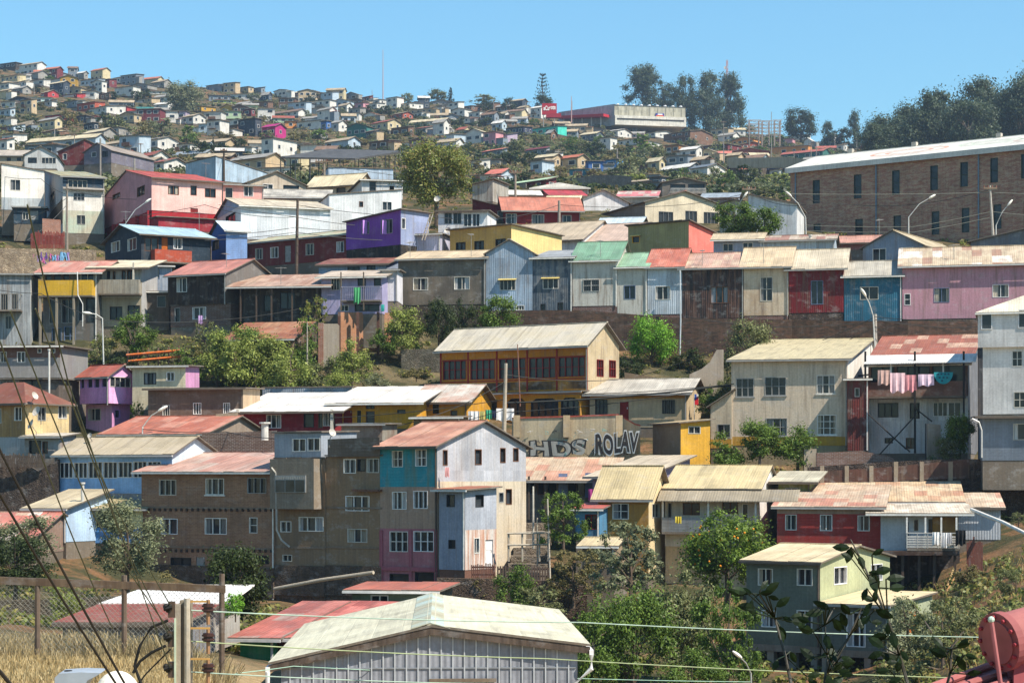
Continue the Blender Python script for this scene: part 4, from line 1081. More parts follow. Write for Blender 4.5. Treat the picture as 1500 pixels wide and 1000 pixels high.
wl_ = H('house', 'blue-grey clad ground floor with white downpipe at right edge', 1439, 1600, 611, 674, 138, -10, 'siding:74808e:.1', kind='flat', d=6, roof='roof:8f8a82', fd=2, oh=.5, wf=[(1484,620,1520,644,'w21c')])
MB().tube([wl_.M.inverted() @ P(1424, 613, 137), wl_.M.inverted() @ P(1434, 618, 137), wl_.M.inverted() @ P(1438, 630, 137), wl_.M.inverted() @ P(1438, 670, 137)], .055, 6).build('downpipe', 'metal:c2c2be', wl_.root)
H('house', 'dark gap house with tin wall behind the laundry house', 1420, 1450, 500, 610, 158, -8, 'corr:4a4c50', kind='flat', d=5, roof='roof:6a5a50', fd=3)
wallslab('retaining_wall', 'long dark stained retaining wall below the laundry house', 'stone:5b4b42,453a33:.5', [(1184,684,790),(1300,676,775),(1400,672,770),(1600,672,775)], 143, 140, th=.4)
wallslab('brick_wall', 'low ruined brick wall with concrete stubs above the retaining wall', 'brick:7d5a4a,6b4a3e:.4', [(1196,663,690),(1262,660,688),(1302,668,690),(1310,672,690)], 145, 144, th=.3)
wallslab('rusty_panel_fence', 'row of rusted metal panels along the terrace edge', 'plaster:5f4036,43352e:.7', [(1202,690,708),(1300,684,704),(1420,672,700)], 141.6, 140.8, th=.1, cat='fence')
for px in (1204, 1240, 1276, 1312, 1350, 1392):
    q_ = bpy.data.objects['rusty_panel_fence']; Y_ = 141.6-.8*(px-1202)/218
    MB().box(*loc(q_, P(px-2.5, 712, Y_-.1)), *loc(q_, P(px+2.5, 676 if px > 1300 else 682, Y_+.15))).build('post', 'plaster:8d8272', q_)
wallslab('concrete_pillar', 'weathered concrete wall stub beside the small yard tree', 'plaster:9d958a,857c70', [(1359,620,675),(1378,622,675)], 145, 145, th=.4, cat='pillar')
wallslab('concrete_pillar', 'pale concrete block pillar near the lemon tree', 'plaster:a89d8c,8d8374', [(1178,658,698),(1196,657,698)], 146, 146, th=.5, cat='pillar')
wallslab('stepped_wall', 'pale stepped garden wall behind the red flag', 'plaster:a2988a,8f8576', [(1010,548,600),(1028,540,598),(1040,530,595),(1050,512,592),(1060,512,592)], 168, 168, th=.3)
wallslab('boundary_wall', 'curved cream-topped wall behind the grey annexe roof', 'plaster:8d7a62,75644f', [(915,545,575),(955,552,575),(980,555,575),(1010,555,575)], 170, 168, th=.3)

# ------------------------------------------------------------------ first row across the ravine
wallslab('retaining_wall', 'dark stone wall and stair flank at the left edge', 'stone:5c5048,463d37:.5', [(-60,668,770),(20,668,770),(56,690,770),(86,672,770)], 143, 142, th=.4)
picket('picket_fence', 'weathered dark paling fence below the satellite dishes', -6, 66, 665, 684, 142, 'board:4d443c', 26, .2)
bh = H('house', 'light blue house with a long strip of white-framed windows', 85, 252, 664, 722, 140, -30, 'plaster:84aedb,92b8e0:.25', kind='gx', yr=641, R=317, side='plaster:b9c9d8:.25', roof='roof:b3a68c,a89c86', cat='house', fd=4, fmat='plaster:8d9399', d=12, oh=.35,  # gable side paler than the front: sunlight painted into its blue
  wf=[(86.5,677,107,700,'w31'),(108,677,128,700,'w31'),(129,676,150,700,'w31'),(151,676,172,700,'w31'),(173,676,194,699,'w31'),(195,675,215,699,'w31'),(216,675,236,698,'w31')])
b2 = H('house', 'small blue lean-to house with barred dark window', 43, 97, 744, 793, 135, -26, 'plaster:5f98d2:.25', kind='sb', yr=719, d=4.5, side='plaster:a8c2dc:.2', roof='roof:b3a78c', fd=1.5, oh=.4, wf=[(60,746,81,769,'k31B')])  # side blue lightened to carry the sun on it
H('house', 'cream clapboard lean-to with tan roof above blue panel', 113, 209, 744, 795, 137, -8, 'siding:b9b890:.3', kind='sb', yr=722, d=5, roof='roof:a89a72,b3a68a', fd=3, oh=.5, wf=[(120,748,131,766,'k21'),(142,744,166,772,'k11')], bands=[('plaster:4c80b8:.3', 772, 796)], fmat='board:4d443c')
H('house', 'low house with red and white roof at left edge', -60, 42, 792, 812, 128, -6, 'plaster:8a7468', kind='gx', yr=752, d=12, roof='patch:a8453c,b5a58c,d8d6d0,b0503f', fd=3)
def flats(label, x0, x1, ye, Y, wf, wall, roof, **kw):
    return H('apartment_building', label, x0, x1, ye, 872, Y, kw.pop('rz', -30), wall, roof=roof, wf=wf, cat='apartment building', fd=3, fmat='stone:6b5a4c,54473c:.4', **kw)
f1 = flats('four-storey brown brick flats with pink corrugated roof', 207, 402, 690, 134, [(233,702,258,725,'w31'),(301,700,328,724,'w31cS'),(362,699,390,722,'g31'),(235,759,260,782,'w21c'),(300,758,332,782,'w31c'),(365,757,377,780,'w12'),(250,816,280,829,'k21'),(287,815,300,838,'g11D'),(374,813,394,825,'k21')],
   'brick:8a6850,7c5a46,957a62,9a7c62:.5', 'patch:b5897a,bb998a,ad958a,b07c6e,b8aca0', kind='gx', yr=664, d=10, oh=.45)
for yy in (746, 806):
    for k in range(24):
        x = f1.w*(.02+.96*k/23); z = f1.fz(207+195*k/23, yy)
        if k % 24 == 0: fl = MB()
        fl.box(x-.07, -.1, z-.1, x+.07, -.01, z+.1)
    fl.build('joist_ends', 'flat:3b3029', f1.root)
dp = [(397,684),(404,692),(405,775),(412,790),(424,800)]
MB().tube([f1.M.inverted() @ P(x, y, 130.3) for x, y in dp], .065, 7).build('downpipe', 'plaster:b5b2aa', f1.root)
f2 = flats('narrow dark flats with grey panelled rooftop room', 403, 477, 672, 130.4, [(417,697,460,720,'k42'),(411,763,427,779,'w21'),(438,757,474,778,'w31c'),(414,812,428,822,'w21')], 'plaster:8a745c,78644e:.6', 'plaster:6d665d', kind='flat', d=9, nogut=True, oh=.05)
f2.fb('bay', 'plaster:8a7f70,75695c:.5', 408, 672, 472, 745, -.9, -.01)
q = f2.fb('bay_window', 'flat:8b8d8c', 416, 696, 461, 721, -.98, -.91)
for k in range(3): f2.fb('pane', 'glass', 417.5+14.4*k, 703, 430.5+14.4*k, 720, -1.0, -.985, q); f2.fb('pane', 'curtain:a9a7a4', 417.5+14.4*k, 697.5, 430.5+14.4*k, 702, -1.0, -.985, q)
H('rooftop_room', 'grey panelled rooftop room with dark corner window', 402, 470, 634, 674, 130.7, -30, 'board:8a939e:.2', kind='flat', d=4, roof='roof:6a6058', cat='room', fd=0, wf=[(428,642,448,661,'w21'),(450,641,469,660,'w21')], R=None, oh=.15, nogut=True)
f3 = flats('brown concrete flats with stepped parapet and mixed windows', 477, 560, 668, 128.4, [(503,672,521,693,'w21c'),(537,671,555,692,'w21c'),(523,672,535,690,'k11'),(506,726,541,748,'w31c'),(509,774,538,794,'w31c')], 'plaster:8f785e,7f6850:.6', 'plaster:5b5248', kind='flat', d=9, nogut=True, oh=.05)
f3.fb('awning', 'roof:6b4a38', 521, 716, 560, 719, -.5, -.01)
wallslab('parapet_wall', 'weathered board parapet on the brown concrete flats', 'siding:6a6056,5a5148', [(480,643,669),(556,640,668)], 129.0, 127.2, th=.15)
wallslab('brick_wall', 'long dark brick yard wall behind the brown flats', 'brick:5b453a,4c3a31:.4', [(296,634,672),(345,633,672),(405,630,672)], 143, 142, th=.3)
H('shed', 'flat-roofed store with small blue tank roof behind flats', 500, 560, 622, 645, 145, -12, 'plaster:8d877c,6d5a4e', kind='flat', d=4, roof='patch:4a9fd0,4a9fd0,9a958a', cat='shed', fd=2)
H('shed', 'brown boarded terrace shelter left of the grey gable house', 606, 674, 612, 632, 149, -10, 'board:8a7558,7d6a50', kind='flat', d=3, roof='roof:8d8070', cat='shed', fd=2)
for px0_, px1_, h__ in ((207, 402, f1), (403, 477, f2), (477, 560, f3)):
    for yy in (742, 800):
        h__.fb('storey_beam', 'plaster:8a7865,6a5c4e:.6', px0_, yy, px1_, yy+3, -.05, -.003)
    h__.fb('stone_base', 'stone:6f5e50,54483c:.5', px0_, 828, px1_, 872, -.12, -.003)
tag(MB().tube([P(402, 862, 127), P(470, 849, 124.5), P(547, 838, 122)], .11, 8).build('drain_pipe', 'plaster:b5aa98:.3'), 'long pale waste pipe slanting along the base of the brown flats', 'pipe')
# teal and grey house
te = H('house', 'tall house with teal clapboard top and pink ground floor', 557, 641, 653, 860, 126.2, -33, 'plaster:a88e7c,96806e:.5', kind='gx', yr=619, R=771, side='corr:a9adb6,b5b7bd:.25', roof='roof:ab7864,b58a74:.3', cat='house', fd=2, fmat='plaster:8d6a5c', oh=.45, ohs=.3,
  wf=[(575,660,591,684,'w22c'),(609,658,626,683,'w22c'),(575,720,596,746,'w31c'),(606,719,627,745,'w31c'),(571,778,598,808,'w32'),(606,778,636,808,'w32'),(571,840,600,858,'k11'),(608,838,636,856,'k11')],
  wr=[(649,659,656,682,'b11'),(696,658,706,681,'b11'),(733,656,741,678,'b11'),(752,653,760,676,'b11'),(731,721,738,736,'g11'),(741,716,750,739,'b11')],
  bands=[('siding:2f8fa0,4a8f92:.3', 655, 713), ('plaster:a26a72:.3', 774, 862)], rbands=[('plaster:c9bfac,b5a890:.5', 705, 870)])
for px in (559, 602, 639): te.fb('pilaster', 'plaster:9a5a66:.3', px-2, 776, px+2, 860, -.08, -.004)
te.fb('storey_beam', 'plaster:9a5a66:.3', 557, 830, 641, 836, -.1, -.081)
an = H('annexe', 'grey-blue corrugated annexe with rusty tin roof clinging to the teal house', 643, 681, 718, 834, 123.9, -33, 'corr:8b94a6:.35', kind='flat', rise=.15, R=727, side='corr:a2a9b5:.25', roof='patch:8d4f3c,9a5a42,b07a5c', cat='house', fd=2, fmat='plaster:6d4f42', oh=.35,
  wf=[(654,724,666,742,'k11'),(657,790,667,803,'k11')], wr=[(696,724,708,742,'k11'),(694,787,702,810,'w21'),(711,790,722,830,'w11D')], rbands=[('board:cfcdc8,b58a74:.3', 775, 836)])
picket('picket_fence', 'brown picket fence on the wall right of the corrugated annexe', 690, 726, 826, 848, 121.4, 'board:6d4a3e', 12, .35)
picket('picket_fence', 'grey-brown paling fence behind the orange-berried shrub', 728, 805, 829, 850, 121, 'board:5d4d42', 20, .35)
wallslab('retaining_wall', 'brown stone garden wall below the picket fences', 'stone:6a5646,54463a:.4', [(640,846,905),(700,847,905),(800,850,905),(860,860,905)], 121.0, 119.3, th=.5)
po = H('house', 'shabby porch house with tan and salmon tin roof', 760, 880, 700, 792, 142, -8, 'plaster:7b756c,6b655d:.6', kind='sb', yr=672, d=6, roof='patch:b9ab92,bcae96,b5a890,b07a66,b8846e', fd=2, oh=1.1,
  wf=[(769,701,783,724,'u21'),(787,706,797,724,'b11'),(802,703,815,724,'k11'),(832,690,843,702,'k11'),(832,707,844,727,'k11D'),(845,703,856,726,'k11')])
po.posts((777, 801), 697, 760, 1., 'flat:4e453d', .14)
po.fb('siding_panel', 'siding:7d93b8:.3', 818, 693, 831, 727, -.06, -.004); po.fb('siding_panel', 'siding:6d88b4:.3', 857, 692, 880, 728, -.06, -.004)
H('house', 'small lilac clapboard house with beige sheet roof', 868, 940, 698, 728, 138, -26, 'siding:8d86a4:.2', kind='sb', yr=669, d=9, roof='roof:b5aa96', fd=3, oh=.5, wf=[(899,702,918,716,'r31')])
H('shed', 'little blue shed with red tin roof half hidden by trees', 843, 878, 746, 790, 128, -14, 'siding:4f84a8:.2', kind='sb', yr=738, d=4, roof='roof:a8564c', cat='shed', fd=3, wf=[(857,753,875,775,'r21')])
H('shed', 'small tan-roofed hut behind the grey-green trees', 853, 900, 800, 830, 120, -12, 'plaster:8a7a60', kind='gx', yr=789, d=5, roof='roof:c0b08c', cat='shed', fd=3)
oc = H('house', 'ochre rendered house with pale yellow sheet roof', 876, 950, 726, 845, 130, -19, 'plaster:a87f3c,98743a:.35', kind='gx', yr=684, R=977, side='plaster:d6c39a:.2', roof='roof:bdae88,b5a680:.35', cat='house', fd=3, oh=.4, wf=[(897,737,921,760,'w22c')], wr=[(955,737,966,758,'w21')])  # cream side has sunlight in its colour, the darker ochre front shade
ce = H('house', 'cream balcony house with yellow roof and long grey porch roof', 974, 1112, 716, 800, 131, -14, 'plaster:c6c0b4:.25', kind='gx', yr=683, R=1141, side='plaster:d2d0cc:.1', roof='roof:bfb088,b8a982:.3', cat='house', fd=4, fmat='plaster:c9ae86', oh=.2,
  wf=[(978,736,984,760,'g11'),(1000,736,1025,754,'b21'),(1058,734,1081,752,'b21'),(1087,737,1096,762,'w11')])
ce.canopy('porch_roof', 'roof:8f8674', 968, 716, 1172, 733, 1.5)
ce.balcony(974, 757, 1042, 778, 1.2, 'siding:8b9094', False); ce.posts((975, 1041, 1110, 1160), 732, 778, 1.15, 'flat:c9c7c0', .12)
H('house', 'olive-boarded house end with grey tin roof right of the yellow roof', 1140, 1186, 706, 775, 134, -14, 'board:6d7434,8a8a5a', kind='sb', yr=692, d=6, roof='roof:b5b09c', fd=3, oh=.6, wf=[(1150,714,1168,735,'g21'),(1146,738,1156,765,'u11')])
# red stilt house
re = H('house', 'red clapboard house with patched flat tin roof', 1138, 1290, 743, 806, 126, -12, 'siding:9c3a34:.3', kind='sb', yr=712, d=11, roof='patch:b9ab94,c2b49c,b07a66,b5a58c,bdb2a0,a8604e', fd=0, oh=.35,
  wf=[(1150,753,1167,776,'w21c'),(1201,753,1219,777,'w21c'),(1256,754,1274,777,'w21c')], bands=[('board:a08a7c', 738, 752)])
rw = H('house', 'white boarded wing with open laundry balcony on stilts', 1290, 1404, 752, 806, 124.5, -10, 'plaster:b3b6bc:.1', kind='sb', yr=740, d=7, roof='patch:c9c2b2,d2ccbe,b5ab98', fd=0, oh=.9,
  wf=[(1327,764,1331,802,'k11'),(1338,760,1346,778,'w11'),(1360,760,1368,780,'k11'),(1386,758,1394,778,'k11')], R=None)
rw.fb('timber_wall', 'board:8d6a34', 1366, 757, 1404, 802, -.03, -.004)
rw.balcony(1328, 779, 1404, 802, 1.2, 'plaster:b9b9b5:.3', True, n='H'); rw.posts((1328, 1355, 1378, 1400), 757, 802, 1.15, 'flat:d0d0cc', .1)
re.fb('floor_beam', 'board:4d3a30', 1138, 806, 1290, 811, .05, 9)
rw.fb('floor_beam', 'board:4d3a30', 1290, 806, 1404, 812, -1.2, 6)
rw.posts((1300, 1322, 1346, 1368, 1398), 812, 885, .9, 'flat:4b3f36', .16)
wallslab('retaining_wall', 'dark board sheet standing for the shade under the stilt house', 'board:3b332d,2e2824', [(1296,805,900),(1340,805,900),(1406,805,880)], 128, 129, th=.2)  # dark sheet filling an empty void, coloured as the shade beneath the house
H('house', 'rough shack with patched rust-and-cream sheet roof above the red house', 1186, 1405, 735, 752, 134, -10, 'siding:6b5a4c', kind='sb', yr=702, d=9, roof='patch:b5a78c,c4b698,bfae8e,b08a70,c9bda4,a8705c', fd=3, oh=.4)
H('shed', 'grey corrugated shed with salmon-striped roof at right', 1366, 1466, 744, 790, 132, -10, 'corr:a5abb2:.3', kind='sb', yr=724, d=6, roof='patch:b5a892,c08a78,bdb09a,c2b8a6', cat='shed', fd=3, oh=.3)
tag(MB().tube([P(1423, 746, 124), P(1470, 765, 120), P(1520, 790, 116)], .12, 8).build('drain_pipe', 'metal:d2cfc6'), 'long pale drain pipe sloping off the shed roof at right', 'pipe')
picket('board_fence', 'reddish board fence beside the stilt house', 1416, 1440, 790, 838, 122, 'board:6a3f36', 8, .1)
r_ = thing('timber_pile', 'pile of loose planks leaning under the stilt house', 'planks', P(1385, 880, 121))
for k in range(14):
    px = 1374+rr.uniform(0, 26); py = 876+rr.uniform(-4, 8)
    MB().tube([loc(r_, P(px, py, 121+rr.uniform(-.5, .5))), loc(r_, P(px+rr.uniform(14, 34), py-rr.uniform(22, 42), 122))], .06, 4).build('plank', rr.choice(['board:b08a5c', 'board:9a7448', 'board:c0a070', 'board:7d6a5c']), r_)
# green house
gr = H('house', 'green clapboard house with lit pale green side and tan roof', 1093, 1201, 822, 944, 106, -32, 'siding:646d64:.08', kind='gx', yr=799, R=1303, side='board:a3a987:.08', roof='roof:c4b592,cabb9a:.2', cat='house', fd=0, oh=.4, ohs=.25,  # side and front greens include the sunlight and shade on them
  wf=[(1110,832,1132,857,'w21c'),(1167,832,1190,857,'w21c'),(1115,893,1137,918,'w21c'),(1167,893,1190,919,'w21c')], wr=[(1221,829,1240,855,'w21c'),(1275,825,1292,850,'w21c')])
ga = H('house', 'green porch annexe with glazed door and orange side door', 1204, 1302, 886, 952, 103.2, -32, 'siding:626c68:.08', kind='sb', yr=868, R=1366, side='siding:a3ad92:.1', roof='roof:cdbd98,c8b894:.12', cat='house', fd=0, oh=.4, ohs=.25,  # same siding in a shaded tone in front and a sunlit one beside
  wf=[(1240,896,1268,947,'w31c')], wr=[(1312,895,1323,918,'w11c'),(1332,893,1343,926,'o11D')])
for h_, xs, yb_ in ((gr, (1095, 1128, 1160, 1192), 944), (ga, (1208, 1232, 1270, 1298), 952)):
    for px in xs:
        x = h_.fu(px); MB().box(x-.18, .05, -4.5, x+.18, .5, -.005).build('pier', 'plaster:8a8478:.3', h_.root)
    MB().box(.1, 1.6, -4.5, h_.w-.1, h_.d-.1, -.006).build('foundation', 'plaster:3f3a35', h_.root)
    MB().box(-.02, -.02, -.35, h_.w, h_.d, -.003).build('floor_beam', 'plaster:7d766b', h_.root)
# ------------------------------------------------------------------ near buildings
sh = H('warehouse', 'big grey panelled shed with pale gabled roof in the foreground', 412, 846, 968, 1120, 58, 2, 'corr:8d929c:.1', kind='gy', yr=918, rf=.503, er=.45, d=15, roof='sheet:c9c6ae,bfbea8:.3', cat='shed', fd=0, oh=.22, ohs=.35, th=.07)
for k in range(25):
    x = sh.w*(.03+.94*k/24)
    MB().box(x-.018, -.035, -.3, x+.018, -.004, min(sh.zr(x, 0)-.12, sh.h+.02 if k in (0, 24) else 99)).build('wall_batten', 'metal:aab0b6', sh.root)
zj = sh.fz(600, 978)
MB().box(.05, -.03, zj-.02, sh.w-.05, -.004, zj+.02).build('panel_joint', 'metal:7d838a', sh.root)
m = MB()
xr = sh.w*.503
for (xa, za, xb, zb_) in ((-.35, sh.zr(0, 0)-.35*sh.rise/xr, xr, sh.zr(xr, 0)), (xr, sh.zr(xr, 0), sh.w+.35, sh.zr(sh.w, 0)-.35*(sh.rise-.45)/(sh.w-xr))):
    m.poly([(xa, -.2, za-.2), (xb, -.2, zb_-.2), (xb, -.2, zb_-.004), (xa, -.2, za-.004)])
    m.poly([(xa, -.2, za-.2), (xa, -.14, za-.2), (xb, -.14, zb_-.2), (xb, -.2, zb_-.2)])
    m.poly([(xb, -.14, zb_-.2), (xa, -.14, za-.2), (xa, -.14, za-.004), (xb, -.14, zb_-.004)])
m.build('barge_board', 'board:4a4038,5d5148', sh.root)
m = MB(); m.slab([(xr-.55, -.23, sh.h+sh.rise-.03), (xr, -.23, sh.h+sh.rise+.14), (xr, sh.d+.2, sh.h+sh.rise+.14), (xr-.55, sh.d+.2, sh.h+sh.rise-.03)], .02)
m.slab([(xr, -.23, sh.h+sh.rise+.14), (xr+.55, -.23, sh.h+sh.rise-.01), (xr+.55, sh.d+.2, sh.h+sh.rise-.01), (xr, sh.d+.2, sh.h+sh.rise+.14)], .02); m.build('ridge_cap', 'plaster:aaa892,9fb3ae', sh.root)
sh.fb('door_lintel', 'board:7a6c5c', 629, 993, 727, 998, -.12, -.051)
for xg, zz in ((-.42, sh.zr(0, 0)-.16), (sh.w+.32, sh.zr(sh.w, 0)-.16)):
    g = MB().box(xg, -.3, zz-.1, xg+.12, sh.d, zz+.03).build('gutter', 'metal:dcdedd', sh.root)
    sgn = -1 if xg < 0 else 1
    g2 = MB(); g2.tube([(xg+.06, -.25, zz-.1), (xg+.06, -.25, zz-.5), (xg+.06-sgn*.7 if sgn < 0 else xg-.6, -.2, zz-1.1), (xg+.06-sgn*.9 if sgn < 0 else xg-.8, -.2, zz-3)], .07, 8); g2.build('downpipe', 'metal:cfd2d2', sh.root)
gs = H('shed', 'green painted shack with red and pink patched roof', 352, 402, 935, 1010, 80, -12, 'siding:2f7a50,3d9060:.3', kind='sb', yr=884, d=9, roof='patch:8a4a42,b5685c,b87468,8d5048,a85e54,9a958c', R=None, cat='shed', fd=2, oh=.4)
H('shed', 'red-brown shack front joined to the green shack', 402, 490, 935, 1010, 80, -12, 'board:5d2c28,4a2622', kind='sb', yr=884, d=9, roof='patch:8a4a42,c2766a,b5685c,8d5048,bd7064', cat='shed', fd=2, oh=.4, wf=[(404,945,424,985,'k11D')])
H('shed', 'low shed with bright white sheet roof behind the big shed', 486, 590, 918, 950, 84, -10, 'plaster:8a8078', kind='sb', yr=889, d=8, roof='roof:dcdcda:.05', cat='shed', fd=2)
cb = H('cabin', 'small green clapboard cabin with salmon roof', 516, 636, 866, 890, 93, -12, 'siding:5f6b58:.2', kind='sb', rise=.15, d=3.5, side='stone:6d6152,4d443a', roof='roof:a5624f', cat='cabin', fd=3, oh=.35, wf=[(543,871,569,888,'w21')])
lw = H('house', 'low house with rusty lower roof and white upper roof behind the fence', 92, 262, 914, 975, 74, -4, 'board:6d6660,7d8088', kind='sb', yr=888, d=6, roof='roof:8a4434,7d4a3a:.4', fd=1, oh=.3, R=None, wf=[(205,930,226,955,'u21c'),(232,928,256,955,'u21c')])
x = MB(); hh = lw.h+lw.rise
x.slab([(-.3, 5.9, hh+.14), (lw.w+.6, 5.9, hh+.14), (lw.w+.6, 11, hh+.6), (.6, 11, hh+.6)], .06); x.build('upper_roof', 'roof:dedfdd:.05', lw.root)
x = MB(); x.box(.3, 6.05, 0, lw.w, 10.9, hh+.05); x.build('rear_wall', 'plaster:a9a49c', lw.root)
# ------------------------------------------------------------------ the far hillside
FC = dict(white='cbcbc6', cream='c2b692', grey='8d8c88', tan='b5a283', brown='6f5443', paleblue='a8bac8', bluegrey='76838f', slate='56636f', darkblue='33404e', navy='2b3550', blue='2f5f9e',
 brightblue='3f86c8', tealblue='2f7f96', teal='2f6b66', turquoise='3fc0b0', mint='a9c2a0', palegreen='b9c79a', palecyan='b5cfcc', lime='a8b86a', yellow='d0a030', mustard='b08a30', olive='8a8040',
 orange='cf8a4c', orangebrown='9a6a3c', red='a8343a', maroon='6a2a30', brickred='9c4a38', salmon='c27060', salmonred='b5544a', terracotta='b0684c', magenta='a81f6e', pink='c08a94', pinkw='cdb6b6', lilac='a89ab0', dark='35322f')
RC = dict(FC); RC.update(white='cdccc6', cream='bdb294', tan='a5967c', grey='92908a', brown='7a6250', red='94503f', salmonred='a0584a', green='6d8c74', slate='66707a', bluegrey='8a96a0', white_='dcdcd8')
WORD = dict(paleblue='pale blue', bluegrey='blue-grey', darkblue='dark blue', brightblue='bright blue', tealblue='teal-blue', palegreen='pale green', palecyan='pale cyan', orangebrown='orange-brown', brickred='brick-red', salmonred='salmon-red', pinkw='pale pink', dark='dark')
